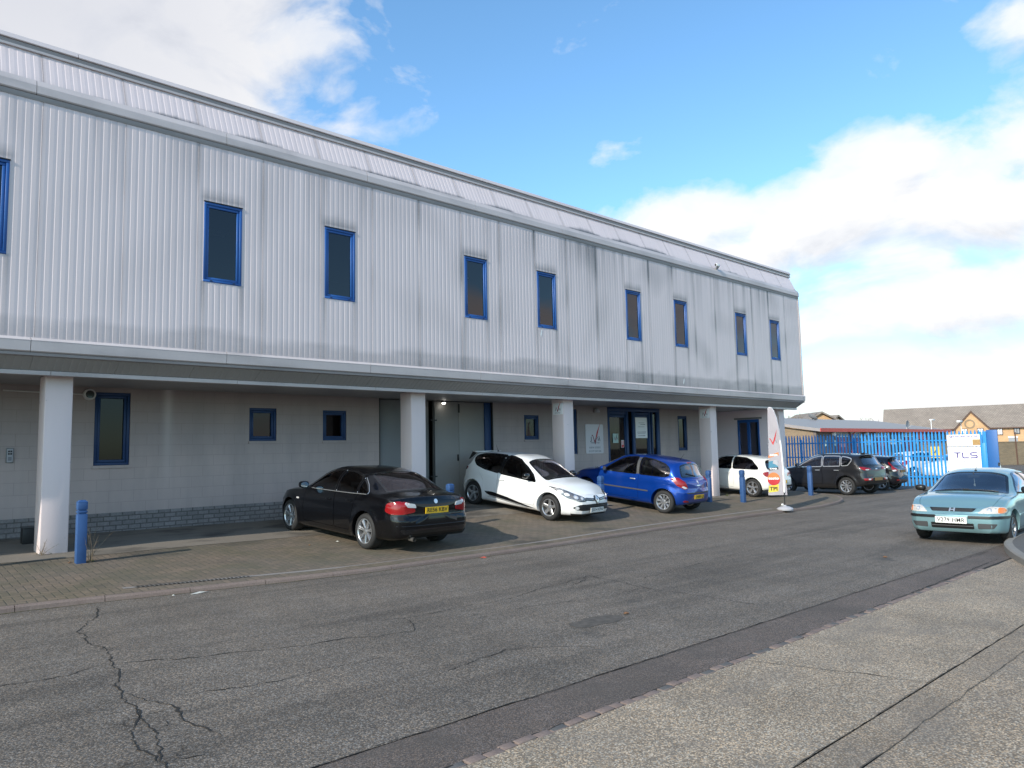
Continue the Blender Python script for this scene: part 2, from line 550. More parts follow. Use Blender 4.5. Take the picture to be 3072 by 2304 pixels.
    def build(s, paint_m):
        sp = s.sp; me = s.S.copy(); me.materials.append(MATS[paint_m]); me.materials.append(MATS['well'])
        sl = [MATS[paint_m], MATS['well']]
        def prep(c):
            c.materials.clear(); [c.materials.append(m) for m in sl]; return c
        s.sl = sl
        cut = [prep(cavity_mesh(sp))]
        ra = sp['r']+sp.get('gap', .05)
        arch = MB()
        for wx in (0, sp['wb']):
            for sg in (-1, 1):
                ring = [(wx+ra*math.cos(k*2*math.pi/48), sg*(sp['hw']-.30), sp['r']+.01+ra*math.sin(k*2*math.pi/48)) for k in range(48)]
                arch.prism(ring, (0, sg*.6, 0), 1)
        cut.append(prep(arch.mesh('arch')))
        # window openings
        win = MB()
        for poly in sp['dlo']:
            pl = offset(fillet(poly, .05), -.004)
            for sg in (-1, 1):
                O, U, V, D = s.fr_side(sg)
                win.prism([O+U*a+V*b+D*.1 for a, b in pl], D*1.0, 1)
        cut.append(prep(win.mesh('w')))
        for key in ('ws', 'rs'):
            if key in sp:
                fr, pl = s.screen(key)
                cut.append(prep(s.prism(offset(pl, -.004), fr, 0, .75)))
        me = boolean(me, cut, 'DIFFERENCE')
        s.parts = []
        if s.detail:
            for (name, poly, frk, near, far) in sp['splits']:
                frs = [s.fr_side(1), s.fr_side(-1)] if frk == 'sides' else [{'side': s.fr_side(1), 'front': s.fr_front(), 'rear': s.fr_rear(), 'top': s.fr_top()}[frk]]
                pl = fillet(poly, .04)
                for fr in frs:
                    piece = boolean(me, [prep(s.prism(pl, fr, near, far))], 'INTERSECT')
                    me = boolean(me, [prep(s.prism(offset(pl, .007), fr, near, far+.0))], 'DIFFERENCE')
                    s.finish_mesh(piece); o = link(name, piece, None, s.root); s.parts.append(o)
        s.finish_mesh(me); s.body = link('body', me, None, s.root)
        # glazing
        for poly in sp['dlo']:
            pl = fillet(poly, .05)
            for sg in (-1, 1):
                fr = s.fr_side(sg)
                g = s.patch('side_window', pl, fr, MATS[sp.get('sideglass', 'car_glass')], off=-.006, thick=0, step=.06)
                s.patch('window_trim', offset(pl, .016), fr, MATS[sp.get('trim', 'black_gloss')], g, off=.003, holes=[offset(pl, -.012)], step=.05)
        for key, nm in (('ws', 'windscreen'), ('rs', 'rear_window')):
            if key in sp:
                fr, pl = s.screen(key)
                g = s.patch(nm, pl, fr, MATS['screen_glass' if key == 'ws' else sp.get('rearglass', 'car_glass')], off=-.006, thick=0, step=.07)
                s.patch('screen_seal', offset(pl, .014), fr, MATS['black_gloss'], g, off=.002, holes=[offset(pl, -.03)], step=.06)
        s.wheels(); s.cabin()
        return s
    def screen(s, key):
        x0, z0, x1, z1, wb, wt = s.sp[key]
        fr = s.fr_slope(x0, z0, x1, z1); L = math.hypot(x1-x0, z1-z0)
        c = .05 if key == 'ws' else .04
        pl = [(-wb, c), (-wb*.5, .012), (0, 0), (wb*.5, .012), (wb, c), (wt, L-.03), (wt*.5, L-.006), (0, L), (-wt*.5, L-.006), (-wt, L-.03)]
        return fr, fillet(pl, .06)
    def wheels(s):
        sp = s.sp; r = sp['r']; rr = sp.get('rim', r*.66); tw = sp.get('tw', .2)
        mb = MB(); h = tw/2
        prof = [(rr-.012, -h+.01), (rr+.006, -h), (r-.045, -h-.004), (r-.014, -h+.014), (r-.002, -h+.04), (r, -h+.06), (r, h-.06), (r-.002, h-.04), (r-.014, h-.014), (r-.045, h+.004), (rr+.006, h), (rr-.012, h-.01)]
        mb.lathe(prof, 48, 'y', closed=True); tyre = mb.mesh('tyre'); smooth_angle(tyre, 40)
        tyre.materials.append(MATS['rubber'])
        rb = MB(); st = sp['spokes']; yf = h-.012
        rb.lathe([(rr, yf), (rr, yf+.006), (rr-.014, yf+.008), (rr-.026, yf-.004), (rr-.034, yf-.05), (rr-.04, -h+.02), (rr-.01, -h+.02)], 48, 'y', mi=0)
        rb.lathe([(.0, yf-.004), (.03, yf-.004), (.034, yf-.012), (.062, yf-.016), (.068, yf-.05)], 24, 'y', mi=0)
        def spoke(a, w0, w1, r0=.055, r1=None, tw_=0):
            r1 = r1 or rr-.018
            M = Matrix.Rotation(-a, 4, 'Y')
            vs = []
            for (rad, w, y) in ((r0, w0, yf-.018), ((r0+r1)/2, (w0+w1)/2, yf-.010), (r1, w1, yf-.002)):
                for (dx, dy) in ((-w/2, -.045), (-w/2, -.008), (-w*.28, 0), (w*.28, 0), (w/2, -.008), (w/2, -.045)):
                    vs.append(M @ Vector((rad, y+dy, dx+tw_*(rad-r0))))
            fs = []
            for k in range(2):
                for i in range(6): fs.append((k*6+i, k*6+(i+1) % 6, (k+1)*6+(i+1) % 6, (k+1)*6+i))
            fs += [(0, 1, 2, 3, 4, 5), (12, 13, 14, 15, 16, 17)]
            rb.add(vs, fs, 0)
        n, dbl, w0, w1 = st
        for k in range(n):
            a = 2*math.pi*(k+.25)/n
            if dbl:
                spoke(a-dbl, w0, w1); spoke(a+dbl, w0, w1)
            else: spoke(a, w0, w1)
        rb.lathe([(0.0, -.02), (rr*.72, -.02), (rr*.72, -.04)], 32, 'y', mi=1)
        rb.lathe([(rr*.72, -.06), (rr-.03, -.06)], 32, 'y', mi=2)
        rim = rb.mesh('rim'); smooth_angle(rim, 35)
        for m in (sp.get('rimmat', 'alloy'), 'brake', 'well'): rim.materials.append(MATS[m])
        for wx in (0, sp['wb']):
            for sg in (-1, 1):
                o = link('wheel', tyre, None, s.root); o.location = (wx, sg*(sp['hw']-.025-h), r)
                if sg < 0: o.rotation_euler = (0, 0, math.pi)
                q = link('rim', rim, None, o)
    def cabin(s):
        sp = s.sp; F = sp['F']; fl = sp.get('floor', .5); xs0 = sp['cav'][0]; xd = sp['cav'][1]
        wi = sp['hw']-.2
        mb = MB()      # dashboard
        zb = F['belt'](xd-.2)
        mb.add([(xd-.42, -wi, fl), (xd-.50, -wi, zb-.08), (xd-.40, -wi, zb+.0), (xd+.05, -wi, zb+.01), (xd+.05, -wi, fl)] + [(xd-.42, wi, fl), (xd-.50, wi, zb-.08), (xd-.40, wi, zb), (xd+.05, wi, zb+.01), (xd+.05, wi, fl)],
               [(0, 1, 2, 3, 4), (9, 8, 7, 6, 5), (0, 5, 6, 1), (1, 6, 7, 2), (2, 7, 8, 3), (3, 8, 9, 4), (4, 9, 5, 0)])
        mb.build('dashboard', MATS['cabin'], s.root, bevel=.015)
        sw = MB(); c = Vector((xd-.58, -.36, zb+.0)); tilt = Matrix.Rotation(R(-65), 4, 'Y')
        ringp = [c+tilt @ Vector((.185*math.cos(k*math.pi/12), .185*math.sin(k*math.pi/12), 0)) for k in range(25)]
        sw.tube(ringp, .014, 6, cap=False); sw.tube([c+tilt @ Vector((-.18, 0, 0)), c+tilt @ Vector((.18, 0, 0))], .02, 6); sw.tube([c, c+Vector((.25, 0, -.12))], .03, 6)
        sw.build('steering_wheel', MATS['cabin'], s.root, smooth=50)
        roofz = F['top'](.9)
        for (x, ys) in ((sp.get('fseat', 1.05), (-.36, .36)), (sp.get('rseat', .15), (-.40, 0.0, .40))):
            for y in ys:
                st = MB(); hh = roofz-(.28 if len(ys) == 2 else sp.get('rdrop', .40))
                tl = Matrix.Translation((x, y, fl)) @ Matrix.Rotation(R(-14), 4, 'Y')
                st.cbox((.28, 0, .06), (.5, .48 if len(ys) == 2 else .38, .16), M=Matrix.Translation((x, y, fl)))
                st.cbox((0, 0, (hh-fl)/2), (.13, .46 if len(ys) == 2 else .38, hh-fl), M=tl)
                st.cbox((.0, 0, hh-fl+.11), (.09, .25, .15), M=tl)
                st.cbox((.0, 0, hh-fl+.02), (.03, .1, .1), M=tl)
                st.build('seat', MATS['seat_cloth'], s.root, bevel=.03, seg=2)
        sh = MB(); xr_ = sp['cav'][0]; zr = F['belt'](xr_+.1)-.06; xe = sp.get('rseat', .15)-.10
        sh.box(xr_+.06, xe, -wi+.06, wi-.06, zr-.03, zr); sh.build('parcel_shelf', MATS['cabin'], s.root)
        if 'ws' in sp:
            x0, z0, x1, z1, wb, wt = sp['ws']
            m2 = MB(); m2.cbox((x1+.10, 0, z1-.10), (.025, .22, .06)); m2.tube([(x1+.09, 0, z1-.09), (x1+.08, 0, z1-.01)], .008, 6)
            m2.build('rear_view_mirror', MATS['cabin'], s.root, bevel=.008)
    # ---- details
    def door_mirror(s, x, z, mt, y=None, size=(.10, .2, .14)):
        for sg in (-1, 1):
            l, n = s.hit(s.fr_side(sg), x, z-.03); y0 = abs(l.y)
            mb = MB(); bm = bmesh.new(); bmesh.ops.create_icosphere(bm, subdivisions=3, radius=1)
            vs = []
            for v in bm.verts:
                p = v.co
                q = [math.copysign(abs(c)**.75, c) for c in p]
                xx = q[0] if q[0] > -.35 else -.35
                vs.append((x+xx*size[0]*.9, sg*(y0+.07+size[1]/2+q[1]*size[1]/2), z+.02+q[2]*size[2]/2))
            mb.add(vs, [tuple(v.index for v in f.verts) for f in bm.faces]); bm.free()
            o = mb.build('door_mirror', MATS[mt], s.root, smooth=50)
            arm = MB(); arm.cbox((x, sg*(y0+.05), z-.045), (.06, .16, .035)); arm.build('mirror_arm', MATS['black_trim'], o, bevel=.01)
            gl = MB(); xg = x-size[0]*.9*.35-.003
            gl.add([(xg, sg*(y0+.07+size[1]/2)+size[1]*.42*math.cos(t*math.pi/8), z+.02+size[2]*.40*math.sin(t*math.pi/8)) for t in range(16)], [tuple(range(16))])
            gl.build('mirror_glass', MATS['mirror_glass'], o)
    def lamp_unit(s, sg, y, z, r, fr, par, off=.011):
        c = [(sg*y+r*math.cos(k*math.pi/8), z+r*math.sin(k*math.pi/8)) for k in range(16)]
        q = s.patch('reflector', c, fr, MATS['chrome'], par, off=off, step=.02)
        s.patch('bulb_lens', [(sg*y+(a-sg*y)*.55, z+(b-z)*.55) for a, b in c], fr, MATS['clear_lens'], par, off=off+.003, step=.02)
    def plate(s, text, front, z, y=0.0, yellow=False, tilt=0.0, size=(.52, .111), proud=.016, tsize=.105):
        fr = s.fr_front() if front else s.fr_rear(); sg = 1 if front else -1
        l, n = s.hit(fr, y, z)
        nn = Vector((sg*math.cos(tilt), 0, math.sin(tilt))); u = Vector((0, sg, 0)); v = nn.cross(u)
        M = frame_mat(l+nn*proud, u, v, nn)
        mb = MB(); mb.cbox((0, 0, -.004), (size[0], size[1], .012)); me = mb.mesh('plate')
        me.transform(M); o = link('number_plate', me, MATS[yellow if isinstance(yellow, str) else 'plate_yellow' if yellow else 'plate_white'], s.root)
        if text: text_obj(text, tsize, M @ Matrix.Translation((0, 0, .004)), MATS['plate_black'], o, 'registration', width=size[0]*.88, bold=.0009, spacing=1.06)
        return o
    def handle(s, x, z, mt, w=.16, par=None):
        for k, sg in enumerate((1, -1)):
            l, n = s.hit(s.fr_side(sg), x, z); mb = MB()
            mb.cbox((x, l.y+sg*.022, z), (w, .022, .028)); mb.cbox((x-w*.42, l.y+sg*.008, z), (.03, .03, .024)); mb.cbox((x+w*.42, l.y+sg*.008, z), (.03, .03, .024))
            p = [o for o in s.parts if o.name.split('.')[0] == 'door']
            best = min(p, key=lambda o: (sum((Vector(c) for c in o.bound_box), Vector())/8-Vector((x, sg*.8, z))).length) if p else s.root
            mb.build('handle', MATS[mt], best, bevel=.006)
    def aerial(s, x, h=.2, lean=-.5):
        z = s.sp['F']['top'](x); mb = MB(); mb.lathe([(.0, .03), (.018, .02), (.03, 0)], 12, 'z', (x, 0, z-.004)); mb.tube([(x, 0, z+.01), (x+lean*h, 0, z+h*.85)], [.005, .003], 6)
        mb.build('aerial', MATS['black_trim'], s.root, smooth=50)
    def bar(s, name, pts, r, mt, parent=None):
        mb = MB(); mb.tube(pts, r, 8); return mb.build(name, MATS[mt], parent or s.root, smooth=50)
def mir(poly): return [(-a, *r) for a, *r in poly]
paint('paint_black', (.0025, .0025, .0035), .0, .3, .012, .75, .1)
paint('paint_white', (.80, .80, .80), .0, .4, .25)
paint('paint_blue', (.002, .045, .30), .5, .28, .02, .8, .25)
paint('paint_ivory', (.78, .78, .74), .0, .4, .25)
paint('paint_graphite', (.014, .014, .016), .2, .35, .12, .8, .3)
paint('paint_jet', (.003, .003, .006), .0, .3, .02, .9, .2)
paint('paint_teal', (.20, .35, .385), .4, .34, .15)
paint('paint_silver', (.62, .62, .61), .15, .35, .2)

FZ = [(.15, -.10), (.28, -.02), (.42, .0), (.55, -.005), (.66, -.05), (.8, -.14)]
RZ = [(.15, .10), (.30, .02), (.48, .0), (.62, .01), (.72, .04), (1.0, .07), (1.2, .10)]

def saloon(parent_label, X, Y, yaw):
    sp = dict(wb=2.76, hw=.905, r=.322, tw=.23, rim=.232, gap=.04, xm=1.1, cf=.16, cr=.14, pc=4.2,
      top=[(-.96, .93), (-.93, .985), (-.85, 1.0), (-.6, 1.025), (-.46, 1.04), (-.36, 1.075), (0, 1.24), (.35, 1.355), (.7, 1.402), (1.15, 1.42), (1.5, 1.403), (1.75, 1.35), (2.1, 1.19), (2.42, 1.005), (2.52, .968), (2.8, .93), (3.1, .87), (3.35, .785), (3.48, .70)],
      belt=[(-.96, .87), (-.6, .945), (0, .955), (1.0, .93), (2.2, .895), (2.6, .865), (3.0, .81), (3.3, .72), (3.48, .63)],
      sill=[(-.96, .33), (-.85, .26), (-.5, .22), (0, .2), (.5, .17), (2.3, .17), (3.0, .18), (3.48, .22)],
      w=[(-.96, .68), (-.90, .77), (-.75, .845), (-.4, .885), (.2, .905), (2.4, .905), (2.8, .89), (3.15, .83), (3.35, .74), (3.48, .60)],
      fz=FZ, rz=[(.15, .06), (.3, .0), (.5, .0), (.60, .005), (.66, .04), (.8, .05), (.97, .035), (1.05, .03)],
      cav=(-.42, 2.40), floor=.5, fseat=1.05, rseat=.42, rdrop=.46,
      dlo=[[(2.06, .955), (1.86, 1.10), (1.52, 1.31), (1.28, 1.345), (1.09, 1.35), (1.06, .965)],
           [(.99, .967), (1.02, 1.35), (.72, 1.335), (.42, 1.275), (.36, 1.22), (.33, .985)],
           [(.28, .99), (.31, 1.235), (.12, 1.13), (-.01, 1.03), (-.02, .995)]],
      ws=(2.42, 1.0, 1.74, 1.355, .70, .56), rs=(-.37, 1.07, .36, 1.36, .62, .52),
      sideglass='tinted_glass', rearglass='tinted_glass', spokes=(7, .10, .024, .028), rimmat='alloy',
      splits=[('door', [(2.16, .30), (2.19, .60), (2.10, .985), (1.54, 1.355), (1.25, 1.385), (1.065, 1.385), (1.03, .30)], 'sides', .2, .85),
              ('door', [(1.015, .30), (1.035, 1.385), (.70, 1.37), (.34, 1.30), (.26, 1.0), (.40, .72), (.44, .5), (.50, .30)], 'sides', .2, .85),
              ('boot_lid', [(-.60, .66), (.60, .66), (.66, .93), (.63, 1.3), (-.63, 1.3), (-.66, .93)], 'rear', 0, 2.07),
              ('bonnet', [(2.50, -.70), (2.50, .70), (3.1, .64), (3.38, .50), (3.40, -.50), (3.1, -.64)], 'top', 0, 1.8)])
    c = Car(sp, 'saloon_car', parent_label, X, Y, yaw, G, group='cars parked on the forecourt').build('paint_black')
    for sg in (-1, 1):
        f = lambda P: P if sg > 0 else mir(P)
        t = c.patch('tail_light', fillet(f([(.45, .735), (.70, .70), (.855, .695), (.865, .80), (.845, .90), (.72, .925), (.60, .90), (.50, .865)]), .05), c.fr_rear(), MATS['red_lens'], off=.008)
        c.patch('reversing_lamp', fillet(f([(.44, .805), (.62, .82), (.67, .885), (.64, .90), (.47, .875)]), .03), c.fr_rear(), MATS['clear_lens'], t, off=.013)
        c.patch('headlight', fillet(f([(.46, .60), (.82, .62), (.86, .74), (.50, .70)]), .04), c.fr_front(), MATS['headlamp_bowl'], off=.004)
    c.patch('plate_recess', fillet([(-.36, .655), (.36, .655), (.40, .82), (-.40, .82)], .04), c.fr_rear(), MATS['paint_black'], off=-.002)
    for sg in (-1, 1):
        for P in ([(1.022, .97), (1.055, 1.35)], [(.303, .99), (.335, 1.25)], [(2.10, .948), (1.6, .952), (1.06, .957), (.5, .968), (.0, .985)], [(-.03, .99), (-.03, 1.03), (.12, 1.145), (.32, 1.255)]):
            c.bar('window_strip', [c.hit(c.fr_side(sg), P[0][0]+(P[-1][0]-P[0][0])*0+x, z)[0]+Vector((0, sg*.004, 0)) for x, z in [(px-P[0][0]+(0), pz) for px, pz in P]], .0055, 'chrome')
    c.plate('RE56 KBV', False, .755, yellow=True, proud=.02)
    c.patch('badge', [(.04*math.cos(k*math.pi/8), .905+.04*math.sin(k*math.pi/8)) for k in range(16)], c.fr_rear(), MATS['chrome'], off=.004)
    c.patch('bumper_insert', fillet([(-.70, .36), (.70, .36), (.76, .44), (-.76, .44)], .04), c.fr_rear(), MATS['black_gloss'], off=.002)
    c.bar('bumper_crease', [(c.hit(c.fr_rear(), y, .50)[0]-Vector((.004, 0, 0))) for y in [-.8+.1*k for k in range(17)]], .006, 'black_gloss')
    mb = MB(); mb.lathe([(.036, 0), (.036, .14), (.030, .14), (.030, .02)], 20, 'x', (-1.02, .52, .27)); mb.build('exhaust_pipe', MATS['exhaust'], c.root, smooth=50)
    c.door_mirror(1.98, .995, 'paint_black')
    for x, z in ((1.22, .80), (.50, .83)): c.handle(x, z, 'paint_black')
    for sg in (-1, 1): c.patch('side_repeater', fillet([(2.36, .70), (2.46, .70), (2.46, .73), (2.36, .73)], .01), c.fr_side(sg), MATS['clear_lens'])
    for sg in (-1, 1): c.patch('side_skirt', fillet([(.42, .165), (2.32, .165), (2.30, .215), (.44, .215)], .02), c.fr_side(sg), MATS['black_trim'], off=.006)
    return c

def white_hatch(label, X, Y, yaw):
    sp = dict(wb=2.589, hw=.866, r=.312, tw=.2, rim=.213, gap=.05, xm=.9, cf=.2, cr=.16, pc=4.4,
      top=[(-.58, .93), (-.55, 1.02), (-.50, 1.09), (-.42, 1.19), (-.32, 1.32), (-.28, 1.365), (-.2, 1.38), (.1, 1.415), (.6, 1.445), (1.0, 1.448), (1.35, 1.428), (1.62, 1.37), (2.0, 1.19), (2.42, 1.0), (2.55, .965), (2.8, .925), (3.05, .86), (3.25, .775), (3.36, .69)],
      belt=[(-.58, .90), (-.4, 1.0), (-.1, 1.03), (.3, .995), (1.0, .93), (1.8, .87), (2.3, .855), (2.7, .83), (3.0, .765), (3.2, .69), (3.36, .60)],
      sill=[(-.58, .34), (-.5, .27), (-.2, .22), (.4, .18), (2.2, .17), (2.9, .18), (3.36, .20)],
      w=[(-.58, .58), (-.53, .68), (-.40, .77), (-.1, .845), (.3, .866), (1.9, .862), (2.5, .858), (2.85, .825), (3.1, .75), (3.25, .66), (3.36, .52)],
      fz=[(.15, -.08), (.26, -.02), (.36, .0), (.5, -.01), (.62, -.04), (.72, -.09), (.85, -.16)], rz=RZ, bulf=.07,
      cav=(-.30, 2.40), floor=.5, fseat=.95, rseat=.12,
      dlo=[[(2.12, .87), (1.95, 1.02), (1.70, 1.18), (1.40, 1.335), (1.15, 1.385), (.98, 1.392), (.93, .935)],
           [(.86, .942), (.91, 1.394), (.5, 1.388), (.12, 1.36), (-.08, 1.30, .03), (-.10, 1.22, .08), (.05, 1.07), (.35, .992)]],
      ws=(2.44, .985, 1.63, 1.375, .665, .535), rs=(-.52, 1.05, -.27, 1.335, .55, .50),
      sideglass='tinted_glass', rearglass='tinted_glass', spokes=(5, 0, .085, .060), rimmat='alloy', flare=.018,
      splits=[('door', [(2.12, .30), (2.18, .55), (2.12, .86), (2.10, .98), (1.52, 1.365), (1.16, 1.408), (.97, 1.41), (.88, .9), (.86, .30)], 'sides', .2, .85),
              ('door', [(.845, .30), (.865, .9), (.95, 1.41), (.5, 1.405), (.12, 1.385), (-.06, 1.33), (.10, 1.02), (.36, .72), (.40, .45), (.46, .30)], 'sides', .2, .85),
              ('bonnet', [(2.52, -.66), (2.52, .66), (2.95, .60), (3.22, .42), (3.30, .2), (3.30, -.2), (3.22, -.42), (2.95, -.60)], 'top', 0, 1.85),
              ('tailgate', [(-.52, .60), (.52, .60), (.56, .98), (-.56, .98)], 'rear', 0, 2.3)])
    c = Car(sp, 'hatchback_car', label, X, Y, yaw, G, group='cars parked on the forecourt').build('paint_white')
    fr = c.fr_front()
    for sg in (-1, 1):
        f = lambda P: P if sg > 0 else mir(P)
        t = c.patch('headlight', fillet(f([(.40, .575), (.58, .555), (.75, .60), (.825, .70), (.835, .84), (.74, .785), (.58, .705), (.42, .635)]), .03), fr, MATS['headlamp_bowl'], off=.006)
        c.patch('headlight_trim', fillet(f([(.38, .575), (.58, .548), (.76, .59), (.70, .575), (.56, .530), (.40, .545)]), .02), fr, MATS['black_gloss'], t, off=.008)
        c.lamp_unit(sg, .50, .612, .032, fr, t); c.lamp_unit(sg, .62, .635, .045, fr, t); c.lamp_unit(sg, .74, .685, .032, fr, t)
        lp = [(sg*.62+.042*math.cos(k*math.pi/8), .385+.042*math.sin(k*math.pi/8)) for k in range(16)]
        q = c.patch('fog_lamp', lp, fr, MATS['chrome'], off=.016)
        c.patch('fog_lens', [(sg*.62+.030*math.cos(k*math.pi/8), .385+.030*math.sin(k*math.pi/8)) for k in range(16)], fr, MATS['clear_lens'], q, off=.020)
        c.patch('tail_light', fillet([(-.50, .86), (-.33, .90), (-.28, .98), (-.42, 1.0)], .03), c.fr_side(sg), MATS['red_lens'], off=.006)
        c.patch('sill_trim', fillet([(.44, .43, .01), (.70, .445), (1.2, .385), (1.75, .29), (2.16, .225, .005), (1.6, .235), (.9, .30), (.52, .37)], .06), c.fr_side(sg), MATS['black_gloss'], off=.006)
        c.bar('sill_strip', [c.hit(c.fr_side(sg), .6+.1*k, .345-.0095*k*1.0)[0]+Vector((0, sg*.008, 0)) for k in range(14)], .009, 'chrome')
    g = c.patch('upper_grille', fillet([(-.42, .565), (-.40, .63), (-.16, .61), (.16, .61), (.40, .63), (.42, .565), (.18, .545), (-.18, .545)], .03), fr, MATS['black_gloss'], off=.005)
    for sg in (-1, 1): c.bar('grille_strip', [c.hit(fr, sg*(.15+.05*k), .588+.003*k)[0]+Vector((.010, 0, 0)) for k in range(6)], .006, 'chrome', g)
    c.patch('badge_surround', fillet([(0, .45), (.105, .575), (.07, .66), (-.07, .66), (-.105, .575)], .03), fr, MATS['black_gloss'], off=.012)
    b = c.patch('badge', [(0, .475), (.062, .575), (0, .675), (-.062, .575)], fr, MATS['chrome'], off=.022, holes=[[(0, .535), (.024, .575), (0, .615), (-.024, .575)]], step=.05)
    lg = c.patch('lower_grille', fillet([(-.72, .385), (-.56, .47), (0, .485), (.56, .47), (.72, .385), (.56, .325), (-.56, .325)], .07), fr, MATS['grille_black'], off=.004)
    for z in (.36, .395, .43): c.bar('grille_bar', [c.hit(fr, -.55+.1*k, z)[0]+Vector((.008, 0, 0)) for k in range(12)], .007, 'black_trim', lg)
    c.patch('bumper_lip', fillet([(-.66, .205), (.66, .205), (.70, .245), (-.70, .245)], .02), fr, MATS['black_trim'], off=.008)
    c.plate('EX14 KPA', True, .335, proud=.03)
    c.door_mirror(1.90, .985, 'black_gloss')
    c.handle(1.02, .79, 'paint_white'); 
    c.aerial(.05, .2, -.5)
    for k, sg in enumerate((-1, 1)): c.patch('b_pillar_cover', fillet([(.845, .945), (.945, .938), (.99, 1.392), (.895, 1.394)], .01), c.fr_side(sg), MATS['black_gloss'], off=.001)
    mb = MB(); mb.cbox((-.36, 0, 1.372), (.16, .98, .03)); mb.build('roof_spoiler', MATS['paint_white'], c.root, bevel=.012)
    for sg in (-1, 1):
        mb = MB(); mb.add([(-.44, sg*.47, 1.365), (-.26, sg*.50, 1.345), (-.46, sg*.54, 1.16), (-.50, sg*.53, 1.16), (-.44, sg*.49, 1.365), (-.26, sg*.53, 1.345), (-.46, sg*.57, 1.16), (-.50, sg*.56, 1.16)], [(0, 1, 2, 3), (7, 6, 5, 4), (0, 4, 5, 1), (1, 5, 6, 2), (2, 6, 7, 3), (3, 7, 4, 0)])
        mb.build('spoiler_fin', MATS['black_gloss'], c.root)
    for y0, y1 in ((-.5, .15), (.0, .58)):
        P = [Vector((2.40, y0, 1.005)), Vector((2.33, (y0+y1)/2, 1.035)), Vector((2.36, y1, 1.02))]
        fr2, _ = c.screen('ws'); pts = []
        for k in range(6):
            p = y0+(y1-y0)*k/5; l, n = c.hit(fr2, p, .03+.05*k/5); pts.append(l+n*.012)
        c.bar('wiper', pts, .008, 'black_trim')
    return c

